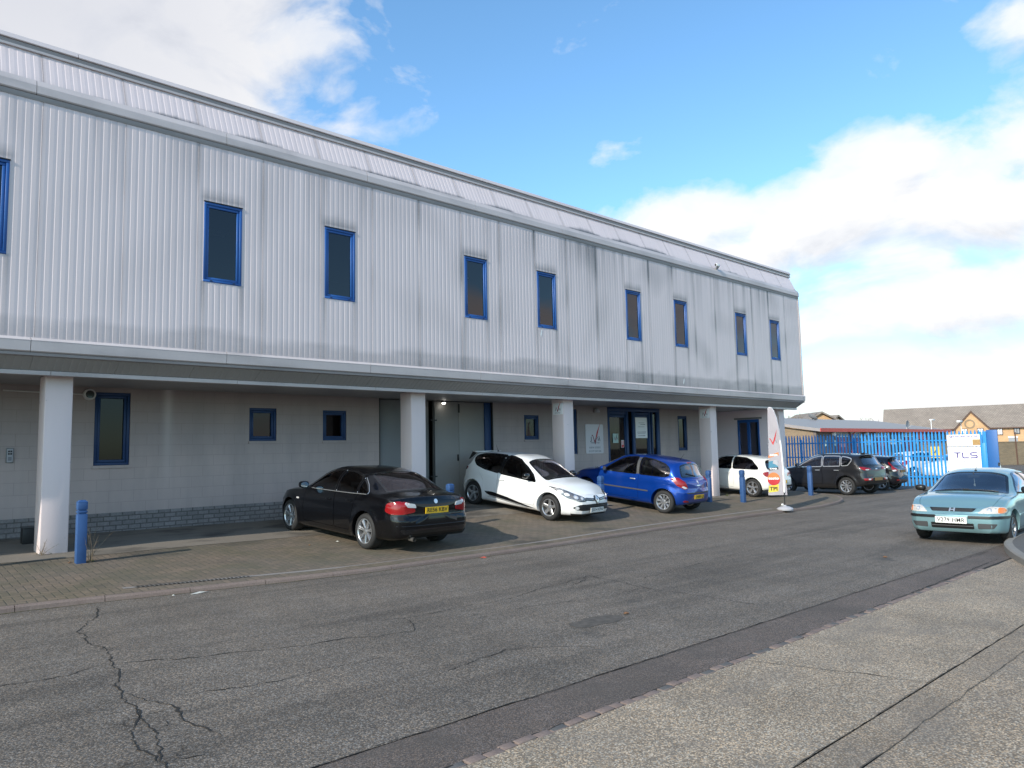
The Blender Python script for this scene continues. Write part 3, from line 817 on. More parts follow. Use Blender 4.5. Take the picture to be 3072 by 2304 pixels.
def blue_hatch(label, X, Y, yaw, pm='paint_blue', detail=True, ground=G, name='hatchback_car', grp='cars parked on the forecourt'):
    sp = dict(wb=2.575, hw=.86, r=.312, tw=.2, rim=.215, gap=.05, xm=.9, cf=.2, cr=.16, pc=4.6,
      top=[(-.60, .92), (-.58, .99), (-.53, 1.06), (-.44, 1.20), (-.33, 1.36), (-.27, 1.405), (-.15, 1.43), (.1, 1.462), (.5, 1.488), (.95, 1.492), (1.35, 1.472), (1.65, 1.41), (2.1, 1.20), (2.48, 1.02), (2.6, .985), (2.85, .93), (3.1, .85), (3.25, .77), (3.31, .70)],
      belt=[(-.60, .89), (-.4, .97), (0, .985), (1.0, .955), (1.9, .925), (2.4, .90), (2.8, .85), (3.1, .755), (3.31, .62)],
      sill=[(-.60, .36), (-.5, .28), (-.2, .24), (.4, .20), (2.2, .19), (2.9, .2), (3.31, .22)],
      w=[(-.60, .60), (-.56, .69), (-.43, .78), (-.1, .845), (.3, .86), (2.3, .86), (2.75, .835), (3.0, .77), (3.2, .66), (3.31, .52)],
      fz=FZ, rz=RZ, cav=(-.32, 2.45), floor=.5, fseat=1.0, rseat=.12,
      dlo=[[(2.04, .955), (1.86, 1.09), (1.55, 1.30), (1.38, 1.385), (1.1, 1.425), (.98, 1.43), (.91, .972)],
           [(.80, .976), (.86, 1.432), (.45, 1.405), (.1, 1.33), (-.06, 1.24), (-.12, 1.13), (-.10, 1.04), (.02, .995)]],
      ws=(2.49, 1.01, 1.66, 1.41, .70, .56), rs=(-.52, 1.05, -.31, 1.385, .60, .50),
      spokes=(9, .085, .026, .040), rimmat='alloy', flare=.016,
      splits=[('door', [(2.16, .30), (2.20, .6), (2.12, .97), (1.40, 1.415), (1.1, 1.448), (.96, 1.45), (.82, .95), (.80, .30)], 'sides', .2, .85),
              ('bonnet', [(2.58, -.66), (2.58, .66), (2.95, .60), (3.2, .40), (3.2, -.40), (2.95, -.60)], 'top', 0, 1.85),
              ('tailgate', [(-.55, .60), (.55, .60), (.60, .98), (-.60, .98)], 'rear', 0, 2.3)])
    c = Car(sp, name, label, X, Y, yaw, ground, group=grp, detail=detail).build(pm)
    fr = c.fr_rear()
    for sg in (-1, 1):
        f = lambda P: P if sg > 0 else mir(P)
        t = c.patch('tail_light', fillet(f([(.54, .745), (.66, .705), (.79, .79), (.82, .93), (.785, 1.01), (.69, 1.0), (.61, .88)]), .04), fr, MATS['red_lens'], off=.010)
        c.patch('reversing_lamp', fillet(f([(.57, .75), (.66, .72), (.735, .775), (.69, .80)]), .03), fr, MATS['clear_lens'], t, off=.014)
        c.patch('rear_reflector', fillet(f([(.50, .36), (.70, .37), (.68, .42), (.54, .41)]), .02), fr, MATS['dark_red_lens'], off=.006)
        if detail: c.patch('headlight', fillet(f([(.42, .64), (.78, .68), (.82, .78), (.50, .74)]), .04), c.fr_front(), MATS['headlamp_bowl'], off=.004)
        c.patch('rubbing_strip', fillet([(.48, .535), (2.10, .52), (2.10, .555), (.48, .57)], .012), c.fr_side(sg), MATS['grey_plastic'], off=.010)
    for sg in (-1, 1):
        if detail: c.patch('b_pillar_cover', fillet([(.815, .98), (.905, .975), (.965, 1.428), (.87, 1.43)], .01), c.fr_side(sg), MATS['grey_plastic'], off=.001)
    if not detail: return c
    c.patch('bumper_strip', fillet([(-.60, .60), (.60, .60), (.62, .625), (-.62, .625)], .01), fr, MATS['grey_plastic'], off=.004)
    c.plate('LN08 LJJ', False, .50, yellow=True, proud=.02, tsize=.1)
    c.patch('badge', [(0, .845), (.032, .895), (0, .945), (-.032, .895)], fr, MATS['chrome'], off=.010)
    c.patch('model_badge', fillet([(-.09, .795), (.09, .795), (.09, .815), (-.09, .815)], .005), fr, MATS['chrome'], off=.006)
    c.patch('brake_light', fillet([(-.12, 1.375), (.12, 1.375), (.12, 1.398), (-.12, 1.398)], .008), fr, MATS['red_lens'], off=.012)
    wp = [c.hit(fr, .02+.07*k, 1.05+.014*k)[0]-Vector((.018, 0, 0)) for k in range(6)]
    c.bar('rear_wiper', wp, .011, 'black_trim')
    c.door_mirror(1.92, 1.0, pm)
    c.handle(.98, .83, 'chrome', .17)
    c.aerial(-.0, .2, -.5)
    c.patch('fuel_badge', [(.02*math.cos(k)+.0, 1.09+.02*math.sin(k)) for k in (0, 1, 2, 3, 4, 5)], c.fr_side(1), MATS['chrome'], off=.003)
    return c

def ivory_hatch(label, X, Y, yaw):
    sp = dict(wb=2.469, hw=.87, r=.316, tw=.21, rim=.226, gap=.045, xm=.85, cf=.18, cr=.14, pc=4.6,
      top=[(-.62, .90), (-.60, .95), (-.55, 1.01), (-.43, 1.16), (-.31, 1.305), (-.25, 1.335), (-.1, 1.355), (.3, 1.395), (.85, 1.416), (1.25, 1.405), (1.58, 1.34), (2.0, 1.15), (2.34, .99), (2.45, .96), (2.75, .92), (3.0, .85), (3.16, .77), (3.22, .70)],
      belt=[(-.62, .86), (-.4, .93), (0, .945), (1.0, .925), (1.9, .90), (2.4, .87), (2.8, .81), (3.05, .72), (3.22, .62)],
      sill=[(-.62, .36), (-.5, .28), (-.2, .23), (.4, .2), (2.2, .19), (2.9, .19), (3.22, .22)],
      w=[(-.62, .64), (-.57, .72), (-.43, .80), (-.1, .855), (.3, .87), (2.2, .87), (2.65, .85), (2.95, .78), (3.12, .67), (3.22, .54)],
      fz=FZ, rz=RZ, cav=(-.30, 2.32), floor=.5, fseat=.9, rseat=.1,
      dlo=[[(1.92, .93), (1.75, 1.05), (1.45, 1.28), (1.25, 1.335), (.92, 1.355), (.86, .945)],
           [(.79, .948), (.84, 1.355), (.4, 1.335), (.12, 1.255), (-.16, 1.05), (-.20, .985), (-.1, .965)]],
      ws=(2.36, .98, 1.58, 1.345, .70, .56), rs=(-.53, 1.03, -.29, 1.305, .58, .48),
      spokes=(5, .13, .030, .038), rimmat='alloy', flare=.016, sideglass='tinted_glass',
      splits=[('door', [(2.06, .30), (2.10, .6), (2.02, .95), (1.46, 1.315), (1.25, 1.36), (.83, 1.375), (.76, .95), (.74, .30)], 'sides', .2, .85),
              ('tailgate', [(-.58, .60), (.58, .60), (.62, .96), (-.62, .96)], 'rear', 0, 2.3)])
    c = Car(sp, 'hatchback_car', label, X, Y, yaw, G, group='cars parked on the forecourt').build('paint_ivory')
    fr = c.fr_rear()
    for sg in (-1, 1):
        f = lambda P: P if sg > 0 else mir(P)
        t = c.patch('tail_light', fillet(f([(.40, .73), (.76, .73), (.80, .80), (.79, .885), (.70, .895), (.43, .845)]), .03), fr, MATS['red_lens'], off=.010)
        c.patch('reversing_lamp', fillet(f([(.42, .74), (.62, .74), (.63, .775), (.43, .775)]), .01), fr, MATS['clear_lens'], t, off=.014)
    c.patch('rear_bumper_panel', fillet([(-.60, .33), (.60, .33), (.64, .43), (-.64, .43)], .03), fr, MATS['black_trim'], off=.004)
    c.plate('', False, .54, proud=.02, yellow=True)
    c.patch('badge', fillet([(-.10, .80), (.10, .80), (.10, .86), (-.10, .86)], .028), fr, MATS['chrome'], off=.006)
    mb = MB(); mb.cbox((-.36, 0, 1.318), (.16, 1.0, .028)); mb.build('roof_spoiler', MATS['paint_ivory'], c.root, bevel=.012)
    c.door_mirror(1.82, .98, 'paint_ivory'); c.handle(.95, .80, 'paint_ivory')
    return c

def offroader(label, X, Y, yaw):
    sp = dict(wb=2.64, hw=.925, r=.352, tw=.23, rim=.245, gap=.06, xm=1.0, cf=.2, cr=.16, pc=4.8,
      top=[(-.80, 1.06), (-.78, 1.13), (-.72, 1.22), (-.60, 1.38), (-.48, 1.53), (-.40, 1.565), (-.2, 1.59), (.4, 1.625), (.95, 1.635), (1.4, 1.605), (1.7, 1.54), (2.1, 1.36), (2.52, 1.16), (2.66, 1.12), (2.95, 1.08), (3.2, 1.0), (3.36, .92), (3.44, .83)],
      belt=[(-.80, 1.02), (-.5, 1.12), (0, 1.135), (1.0, 1.10), (2.2, 1.05), (2.7, 1.0), (3.1, .90), (3.44, .74)],
      sill=[(-.80, .50), (-.7, .42), (-.3, .32), (.4, .27), (2.3, .26), (3.0, .28), (3.44, .34)],
      w=[(-.80, .70), (-.75, .78), (-.6, .86), (-.25, .91), (.3, .925), (2.4, .925), (2.9, .89), (3.2, .80), (3.36, .70), (3.44, .58)],
      fz=[(.25, -.10), (.4, -.02), (.6, .0), (.75, -.02), (.9, -.10)], rz=[(.3, .10), (.45, .02), (.6, .0), (.72, .03), (.85, .05), (1.2, .08), (1.4, .10)],
      cav=(-.48, 2.48), floor=.62, fseat=1.0, rseat=.15,
      dlo=[[(2.12, 1.09), (1.95, 1.20), (1.52, 1.46), (1.2, 1.525), (1.06, 1.53), (1.02, 1.115)],
           [(.96, 1.12), (1.0, 1.53), (.55, 1.53), (.28, 1.515), (.22, 1.135)],
           [(.16, 1.14), (.22, 1.51), (0, 1.48), (-.20, 1.42), (-.22, 1.33), (-.10, 1.16)]],
      ws=(2.54, 1.15, 1.70, 1.54, .75, .60), rs=(-.72, 1.20, -.46, 1.53, .64, .54),
      spokes=(9, .075, .026, .036), rimmat='alloy', flare=.022, trim='chrome',
      splits=[('door', [(2.20, .42), (2.24, .7), (2.18, 1.08), (1.54, 1.49), (1.2, 1.55), (1.045, 1.552), (.98, .42)], 'sides', .2, .85),
              ('door', [(.965, .42), (1.02, 1.552), (.55, 1.55), (.25, 1.538), (.16, 1.15), (.36, .85), (.44, .6), (.50, .42)], 'sides', .2, .85),
              ('tailgate', [(-.62, .72), (.62, .72), (.68, 1.13), (-.68, 1.13)], 'rear', 0, 2.2)])
    c = Car(sp, 'suv_car', label, X, Y, yaw, RD, group='cars parked beside the blue fence').build('paint_graphite')
    fr = c.fr_rear()
    for sg in (-1, 1):
        f = lambda P: P if sg > 0 else mir(P)
        t = c.patch('tail_light', fillet(f([(.36, 1.0), (.55, .965), (.78, .97), (.835, 1.04), (.83, 1.10), (.70, 1.10), (.50, 1.055)]), .04), fr, MATS['red_lens'], off=.012)
        c.patch('reversing_lamp', fillet(f([(.52, .975), (.70, .97), (.72, 1.0), (.56, 1.01)]), .01), fr, MATS['clear_lens'], t, off=.016)
        b = c.patch('bumper_lamp', fillet(f([(.42, .58), (.80, .58), (.82, .66), (.42, .66)]), .02), fr, MATS['red_lens'], off=.008)
        c.patch('bumper_lamp_lens', fillet(f([(.52, .595), (.66, .595), (.66, .645), (.52, .645)]), .01), fr, MATS['clear_lens'], b, off=.012)
    c.patch('bumper_lower', fillet([(-.74, .46), (.74, .46), (.78, .54), (-.78, .54)], .03), fr, MATS['black_trim'], off=.006)
    c.plate('', False, .62, yellow='plate_shaded_dirty', proud=.02)
    c.patch('badge', fillet([(-.06, .99), (.06, .99), (.06, 1.03), (-.06, 1.03)], .02), fr, MATS['chrome'], off=.006)
    mb = MB(); mb.cbox((-.52, 0, 1.565), (.18, 1.08, .03)); mb.build('roof_spoiler', MATS['paint_graphite'], c.root, bevel=.012)
    mb = MB(); z = 1.588; mb.add([(-.12, -.02, z), (-.12, .02, z), (-.34, .025, z-.02), (-.34, -.025, z-.02), (-.31, 0, z+.075)], [(0, 1, 4), (1, 2, 4), (2, 3, 4), (3, 0, 4), (0, 3, 2, 1)]); mb.build('shark_fin_aerial', MATS['black_gloss'], c.root)
    for x in (1.18, .36): c.handle(x, .97, 'chrome', .19)
    for sg in (-1, 1): c.bar('roof_rail', [(c.hit(c.fr_side(sg), x, 1.545)[0]+Vector((0, -sg*.03, .06))) for x in [-.1+.12*k for k in range(13)]], .014, 'black_trim')
    c.door_mirror(2.02, 1.16, 'paint_graphite')
    return c

def jet_hatch(label, X, Y, yaw):
    sp = dict(wb=2.489, hw=.861, r=.312, tw=.2, rim=.218, gap=.05, xm=.85, cf=.2, cr=.16, pc=4.4,
      top=[(-.63, .93), (-.60, 1.0), (-.53, 1.10), (-.42, 1.24), (-.32, 1.37), (-.26, 1.41), (-.05, 1.44), (.4, 1.472), (.85, 1.481), (1.25, 1.455), (1.58, 1.38), (2.0, 1.20), (2.40, 1.02), (2.52, .98), (2.8, .92), (3.05, .83), (3.18, .75), (3.22, .70)],
      belt=[(-.63, .90), (-.4, 1.05), (0, 1.03), (1.0, .965), (1.9, .905), (2.4, .875), (2.8, .82), (3.05, .73), (3.22, .62)],
      sill=[(-.63, .36), (-.5, .28), (-.2, .23), (.4, .2), (2.2, .19), (2.9, .19), (3.22, .22)],
      w=[(-.63, .60), (-.58, .69), (-.43, .78), (-.1, .845), (.3, .861), (2.2, .861), (2.65, .84), (2.95, .76), (3.12, .66), (3.22, .54)],
      fz=FZ, rz=RZ, cav=(-.30, 2.38), floor=.5, fseat=.95, rseat=.1,
      dlo=[[(1.98, .925), (1.80, 1.05), (1.48, 1.30), (1.22, 1.385), (.96, 1.405), (.90, .985)],
           [(.83, .992), (.88, 1.405), (.4, 1.385), (.08, 1.33), (-.16, 1.22), (-.14, 1.14), (.1, 1.05)]],
      ws=(2.42, 1.01, 1.58, 1.385, .70, .56), rs=(-.56, 1.07, -.31, 1.375, .56, .48),
      spokes=(5, .12, .028, .036), rimmat='alloy', flare=.02, sideglass='tinted_glass',
      splits=[('door', [(2.06, .30), (2.10, .6), (2.04, .93), (1.48, 1.345), (1.22, 1.405), (.87, 1.425), (.80, .95), (.78, .30)], 'sides', .2, .85),
              ('tailgate', [(-.54, .60), (.54, .60), (.58, 1.0), (-.58, 1.0)], 'rear', 0, 2.3)])
    c = Car(sp, 'hatchback_car', label, X, Y, yaw, RD, group='cars parked beside the blue fence').build('paint_jet')
    fr = c.fr_rear()
    for sg in (-1, 1):
        f = lambda P: P if sg > 0 else mir(P)
        t = c.patch('tail_light', fillet(f([(.56, .83), (.72, .79), (.765, .90), (.735, 1.06), (.67, 1.19), (.62, 1.19), (.61, 1.0)]), .03), fr, MATS['red_lens'], off=.012)
        c.patch('reversing_lamp', fillet(f([(.62, .825), (.735, .80), (.76, .86), (.66, .88)]), .02), fr, MATS['clear_lens'], t, off=.016)
        c.patch('rear_reflector', fillet(f([(.45, .42), (.68, .42), (.68, .47), (.48, .47)]), .01), fr, MATS['dark_red_lens'], off=.006)
    c.plate('', False, .80, yellow='plate_shaded_dirty', proud=.02)
    mb = MB(); mb.cbox((-.42, 0, 1.405), (.26, 1.08, .035), M=Matrix.Translation((-.42, 0, 1.405)) @ Matrix.Rotation(R(4), 4, 'Y') @ Matrix.Translation((.42, 0, -1.405))); mb.build('roof_spoiler', MATS['paint_jet'], c.root, bevel=.014)
    c.door_mirror(1.86, .99, 'paint_jet'); c.handle(.98, .84, 'paint_jet')
    c.patch('diffuser', fillet([(-.5, .29), (.5, .29), (.55, .36), (-.55, .36)], .03), fr, MATS['grey_plastic'], off=.006)
    return c

def teal_hatch(label, X, Y, yaw):
    sp = dict(wb=2.62, hw=.848, r=.298, tw=.185, rim=.195, gap=.045, xm=1.0, cf=.16, cr=.12, pc=4.4,
      top=[(-.78, .88), (-.75, .94), (-.62, .985), (-.52, 1.01), (-.1, 1.19), (.3, 1.325), (.6, 1.37), (1.0, 1.39), (1.35, 1.375), (1.66, 1.32), (2.0, 1.16), (2.38, .97), (2.48, .935), (2.8, .895), (3.1, .83), (3.28, .76), (3.36, .69)],
      belt=[(-.78, .83), (-.4, .905), (.2, .915), (1.0, .895), (2.2, .87), (2.6, .845), (3.0, .775), (3.25, .70), (3.36, .63)],
      sill=[(-.78, .34), (-.65, .26), (-.3, .21), (.4, .19), (2.3, .19), (3.0, .20), (3.36, .22)],
      w=[(-.78, .64), (-.72, .73), (-.5, .81), (-.1, .84), (.4, .848), (2.3, .848), (2.8, .835), (3.1, .80), (3.25, .75), (3.36, .64)],
      fz=[(.15, -.06), (.26, .0), (.40, .02), (.50, .025), (.545, .02), (.575, -.015), (.66, -.045), (.76, -.12)], rz=RZ, bulf=.075,
      cav=(-.45, 2.36), floor=.46, fseat=1.1, rseat=.42, rdrop=.44,
      dlo=[[(2.04, .92), (1.85, 1.04), (1.52, 1.25), (1.30, 1.30), (1.10, 1.312), (1.06, .915)],
           [(1.0, .917), (1.04, 1.313), (.70, 1.30), (.42, 1.25), (.26, 1.15), (.20, .925)]],
      ws=(2.40, .955, 1.67, 1.325, .70, .57), rs=(-.46, 1.03, .28, 1.32, .56, .48),
      spokes=(7, 0, .045, .050), rimmat='alloy_dark', flare=.014,
      splits=[('door', [(2.14, .28), (2.18, .55), (2.10, .94), (1.53, 1.275), (1.3, 1.325), (1.075, 1.335), (1.02, .28)], 'sides', .2, .85),
              ('door', [(1.005, .28), (1.06, 1.335), (.70, 1.32), (.38, 1.27), (.20, 1.12), (.18, .92), (.38, .66), (.42, .28)], 'sides', .2, .85),
              ('bonnet', [(2.46, -.70), (2.46, .70), (3.0, .66), (3.28, .58), (3.335, .34), (3.34, -.34), (3.28, -.58), (3.0, -.66)], 'top', 0, 1.85)])
    c = Car(sp, 'hatchback_car', label, X, Y, yaw, RD).build('paint_teal')
    fr = c.fr_front()
    for sg in (-1, 1):
        f = lambda P: P if sg > 0 else mir(P)
        t = c.patch('headlight', fillet(f([(.42, .585), (.80, .585), (.82, .65), (.795, .70), (.60, .705), (.50, .665)]), .03), fr, MATS['pale_lamp'], off=.006)
        c.lamp_unit(sg, .60, .64, .035, fr, t)
        c.patch('indicator_lamp', fillet(f([(.72, .595), (.79, .595), (.808, .65), (.785, .69), (.72, .69)]), .02), fr, MATS['amber_lens'], t, off=.011)
        c.patch('bumper_strip', fillet(f([(.27, .49), (.83, .49), (.85, .54), (.27, .54)]), .015), fr, MATS['black_trim'], off=.014)
        c.patch('bumper_vent', fillet(f([(.42, .30), (.66, .31), (.72, .40), (.42, .405)]), .025), fr, MATS['grey_plastic'], off=.003)
        c.patch('tail_light', fillet(f([(.48, .70), (.80, .70), (.82, .84), (.50, .84)]), .03), c.fr_rear(), MATS['red_lens'], off=.008)
        c.patch('rubbing_strip', fillet([(.44, .50), (2.2, .49), (2.2, .53), (.44, .54)], .012), c.fr_side(sg), MATS['paint_teal'], off=.010)
    g = c.patch('upper_grille', fillet([(-.34, .605), (.34, .605), (.40, .672), (-.40, .672)], .02), fr, MATS['grille_black'], off=.004)
    for z in (.622, .640, .657): c.bar('grille_bar', [c.hit(fr, -.34+.068*k, z)[0]+Vector((.006, 0, 0)) for k in range(11)], .004, 'grey_plastic', g)
    c.patch('grille_surround', fillet(offset([(-.34, .605), (.34, .605), (.40, .672), (-.40, .672)], .014), .03), fr, MATS['paint_teal'], off=.007, holes=[fillet([(-.34, .605), (.34, .605), (.40, .672), (-.40, .672)], .02)], step=.05)
    for P in ([(-.05, .608), (-.028, .608), (-.022, .668), (-.048, .668)], [(.05, .608), (.028, .608), (.022, .668), (.048, .668)], [(-.03, .63), (.03, .63), (.03, .645), (-.03, .645)]):
        c.patch('badge', P, fr, MATS['chrome'], g, off=.014)
    lg = c.patch('lower_grille', fillet([(-.36, .295), (.36, .295), (.36, .40), (-.36, .40)], .02), fr, MATS['grille_black'], off=.004)
    c.bar('grille_bar', [c.hit(fr, -.35+.07*k, .345)[0]+Vector((.006, 0, 0)) for k in range(11)], .010, 'grey_plastic', lg)
    c.plate('V279 HMR', True, .455, proud=.045, size=(.53, .115), tsize=.11)
    c.patch('bumper_lip', fillet([(-.70, .205), (.70, .205), (.74, .225), (-.74, .225)], .01), fr, MATS['black_trim'], off=.006)
    c.door_mirror(1.98, .97, 'black_trim', size=(.11, .2, .13))
    for x in (1.20, .44): c.handle(x, .80, 'black_trim')
    c.aerial(1.58, .12, -.7)
    fr2, _ = c.screen('ws')
    for y0, y1 in ((-.56, .05), (-.05, .55)):
        c.bar('wiper', [(lambda h: h[0]+h[1]*.014)(c.hit(fr2, y0+(y1-y0)*k/5, .02+.03*k/5)) for k in range(6)], .008, 'black_trim')
    mb = MB(); mb.tube([(1.74, 0, 1.20), (1.745, .005, 1.06)], .006, 6); mb.cbox((1.745, .005, 1.05), (.01, .03, .05)); mb.build('hanging_ornament', MATS['clear_lens'], c.root)
    return c
# ================================================================== setting materials
from mathutils import noise as mn
def m_asphalt(name, base, scale=1.0, contrast=1.0, tint=(1, 1, 1), stains=True, stone=.5):
    m, nt, out = mat(name); co = objco(nt)
    v1 = nt.voro(co, 85*scale); v2 = nt.voro(co, 210*scale)
    st = nt.sep(v1.outputs['Color'])
    cell = nt.math('POWER', st[0], 2.2)
    grain = nt.noise(co, 160*scale, 3)
    big = nt.noise(co, .55, 5, .6); mid = nt.noise(co, 3.2, 4)
    c1 = nt.ramp(cell, [(0, tuple(base*.42*t for t in tint)), (.35, tuple(base*.82*t for t in tint)), (.8, tuple(base*1.35*t for t in tint)), (1, tuple(base*(1+1.9*stone*contrast)*t for t in tint))])
    hue = nt.mix(st[2], (1.14, 1.0, .86), (.88, .98, 1.12))
    c1 = nt.mix(1.0, c1, hue, 'MULTIPLY')
    edge = nt.ramp(v1.outputs['Distance'], [(.0, 1.0), (.45, 1.0), (.75, .45)])
    c1 = nt.mix(.8*contrast, c1, edge, 'MULTIPLY')
    c1 = nt.mix(.5, c1, nt.ramp(grain, [(.3, .6), (.7, 1.3)]), 'MULTIPLY')
    c1 = nt.mix(.8, c1, nt.ramp(big, [(.3, .74), (.5, .98), (.72, 1.18)]), 'MULTIPLY')
    c1 = nt.mix(.5, c1, nt.ramp(mid, [(.3, .8), (.7, 1.15)]), 'MULTIPLY')
    if not stains:
        b2 = nt.noise(nt.mapping(co, (.8, 1.4, 1), (3, 7, 0)), 1.0, 6, .65)
        c1 = nt.mix(nt.ramp(b2, [(.48, 0.0), (.68, .55)]), c1, tuple(base*.42*t for t in (1.15, 1.0, .85)))
        b3 = nt.noise(nt.mapping(co, (1, 1, 1), (9, 1, 0)), 2.2, 6, .7); c1 = nt.mix(nt.ramp(b3, [(.60, 0.0), (.70, .6)]), c1, tuple(base*.6*t for t in (1.2, 1.0, .8)))
    if stains:   # tyre-polished lanes and oily streaks along the road
        s = nt.noise(nt.mapping(co, (.10, 1.5, 1)), 1.6, 5, .6)
        c1 = nt.mix(.9, c1, nt.ramp(s, [(.34, .66), (.5, .98), (.7, 1.14)]), 'MULTIPLY')
        drop = nt.noise(co, 1.3, 2)
        c1 = nt.mix(nt.ramp(drop, [(.70, 0.0), (.78, .55)]), c1, (.03, .03, .03))
    p = principled(nt, out, Base_Color=c1, Roughness=.88)
    h = nt.math('ADD', nt.math('MULTIPLY', nt.math('SUBTRACT', 1.0, v1.outputs['Distance']), .8), nt.math('MULTIPLY', grain, .5))
    nt.set(p.inputs['Normal'], nt.bump(h, .55*contrast, .006))
    return m
m_asphalt('asphalt', .168, 1.2, .68, (1.16, 1.0, .82))
m_asphalt('asphalt_far', .15, .6, .4, (1.15, 1.0, .84))
m_asphalt('gutter', .136, 1.6, .5, (1.20, .97, .82), stains=False, stone=.25)
m_asphalt('aggregate', .33, 1.25, .45, (1.22, 1.0, .73), stains=False, stone=.55)
m_asphalt('aggregate_fine', .29, 1.4, .45, (1.24, 1.0, .72), stains=False, stone=.45)
m_asphalt('aggregate_grey', .31, 1.15, .48, (1.24, 1.0, .72), stains=False, stone=.5)

def m_pavers():
    m, nt, out = mat('pavers'); co = objco(nt)
    wob = nt.node('ShaderNodeVectorMath', operation='ADD'); nt.set(wob.inputs[0], co)
    nz = nt.n.new('ShaderNodeTexNoise'); nz.inputs['Scale'].default_value = 2.5; nt.set(nz.inputs['Vector'], co)
    sc = nt.node('ShaderNodeVectorMath', operation='SCALE'); nt.l.new(nz.outputs['Color'], sc.inputs[0]); sc.inputs['Scale'].default_value = .02
    nt.l.new(sc.outputs[0], wob.inputs[1])
    X_, Y_, Z_ = nt.sep(nt.mapping(wob.outputs[0], (9.6, 9.6, 9.6)))     # herringbone of 1 x 2 blocks
    i_ = nt.math('FLOOR', X_); j_ = nt.math('FLOOR', Y_); fx = nt.math('SUBTRACT', X_, i_); fy = nt.math('SUBTRACT', Y_, j_)
    s_ = nt.math('FLOORED_MODULO', nt.math('SUBTRACT', i_, j_), 4.0)
    eq = lambda k: nt.math('COMPARE', s_, float(k), .1)
    d_ = nt.math('MINIMUM', nt.math('MINIMUM', nt.math('ADD', fx, eq(1)), nt.math('ADD', nt.math('SUBTRACT', 1.0, fx), eq(0))), nt.math('MINIMUM', nt.math('ADD', fy, eq(2)), nt.math('ADD', nt.math('SUBTRACT', 1.0, fy), eq(3))))
    fac = nt.ramp(d_, [(.03, 1.0), (.10, 0.0)])
    wn = nt.node('ShaderNodeTexWhiteNoise'); wn.noise_dimensions = '2D'; nt.set(wn.inputs['Vector'], nt.comb(nt.math('SUBTRACT', i_, eq(1)), nt.math('SUBTRACT', j_, eq(2)), 0.0))
    class b: outputs = {'Color': nt.mix(nt.math('MULTIPLY', fac, .8), nt.ramp(wn.outputs[0], [(0, (.145, .112, .080)), (.5, (.178, .134, .096)), (1, (.205, .150, .105))]), (.055, .052, .040)), 'Fac': fac}
    big = nt.noise(co, .7, 5, .6); fine = nt.noise(co, 45, 4)
    c = nt.mix(.6, b.outputs['Color'], nt.ramp(fine, [(.3, .7), (.7, 1.25)]), 'MULTIPLY')
    moss = nt.math('MULTIPLY', nt.ramp(nt.noise(co, 1.1, 6, .65), [(.42, 0.0), (.66, 1.0)]), .55)
    c = nt.mix(moss, c, (.082, .080, .040))
    c = nt.mix(nt.ramp(big, [(.35, .0), (.65, .35)]), c, (.10, .098, .088))
    oil = nt.ramp(nt.noise(nt.mapping(co, (1, 1, 1), (4.3, 2.2, 0)), .8, 4), [(.58, 0.0), (.72, .65)])
    c = nt.mix(oil, c, (.035, .033, .030))
    p = principled(nt, out, Base_Color=c, Roughness=.9)
    nt.set(p.inputs['Normal'], nt.bump(nt.math('SUBTRACT', nt.math('MULTIPLY', fine, .3), b.outputs['Fac']), .6, .006))
m_pavers()
def m_kerb():
    m, nt, out = mat('kerb_stone'); co = objco(nt)
    f = nt.noise(co, 50, 4); b = nt.noise(co, 1.7, 5)
    c = nt.mix(b, (.15, .105, .09), (.235, .185, .16)); c = nt.mix(.6, c, nt.ramp(f, [(.3, .7), (.7, 1.25)]), 'MULTIPLY')
    p = principled(nt, out, Base_Color=c, Roughness=.9); nt.set(p.inputs['Normal'], nt.bump(f, .4, .004))
m_kerb()
def m_concrete(name, a, b):
    m, nt, out = mat(name); co = objco(nt)
    f = nt.noise(co, 70, 4); g = nt.noise(co, 1.2, 6, .65)
    c = nt.mix(g, a, b); c = nt.mix(.6, c, nt.ramp(f, [(.3, .72), (.7, 1.22)]), 'MULTIPLY')
    p = principled(nt, out, Base_Color=c, Roughness=.92); nt.set(p.inputs['Normal'], nt.bump(f, .4, .004))
m_concrete('concrete', (.15, .145, .13), (.27, .255, .235))
m_concrete('concrete_dark', (.075, .073, .07), (.13, .125, .12))
def m_slab():
    m, nt, out = mat('slab_concrete'); co = objco(nt)
    f = nt.noise(co, 70, 4); g = nt.noise(co, 1.1, 6, .65); o = nt.noise(nt.mapping(co, (.7, 1.3, 1)), .9, 5, .6)
    c = nt.mix(g, (.15, .13, .105), (.235, .205, .17)); c = nt.mix(nt.ramp(o, [(.5, 0.0), (.66, .8)]), c, (.04, .036, .032))
    c = nt.mix(.6, c, nt.ramp(f, [(.3, .72), (.7, 1.22)]), 'MULTIPLY')
    p = principled(nt, out, Base_Color=c, Roughness=.9); nt.set(p.inputs['Normal'], nt.bump(f, .3, .004))
m_slab()
m_concrete('channel', (.20, .175, .16), (.27, .25, .235))
simple('crack_fill', (.017, .0155, .0135), .95, var=.5, vs=30)
simple('joint_dirt', (.075, .064, .05), .95, var=.5, vs=25)
simple('oil_stain', (.085, .074, .062), .8, var=.5, vs=14, bumpy=.5, bs=120)
simple('moss', (.075, .07, .03), .95, var=.5, vs=30)

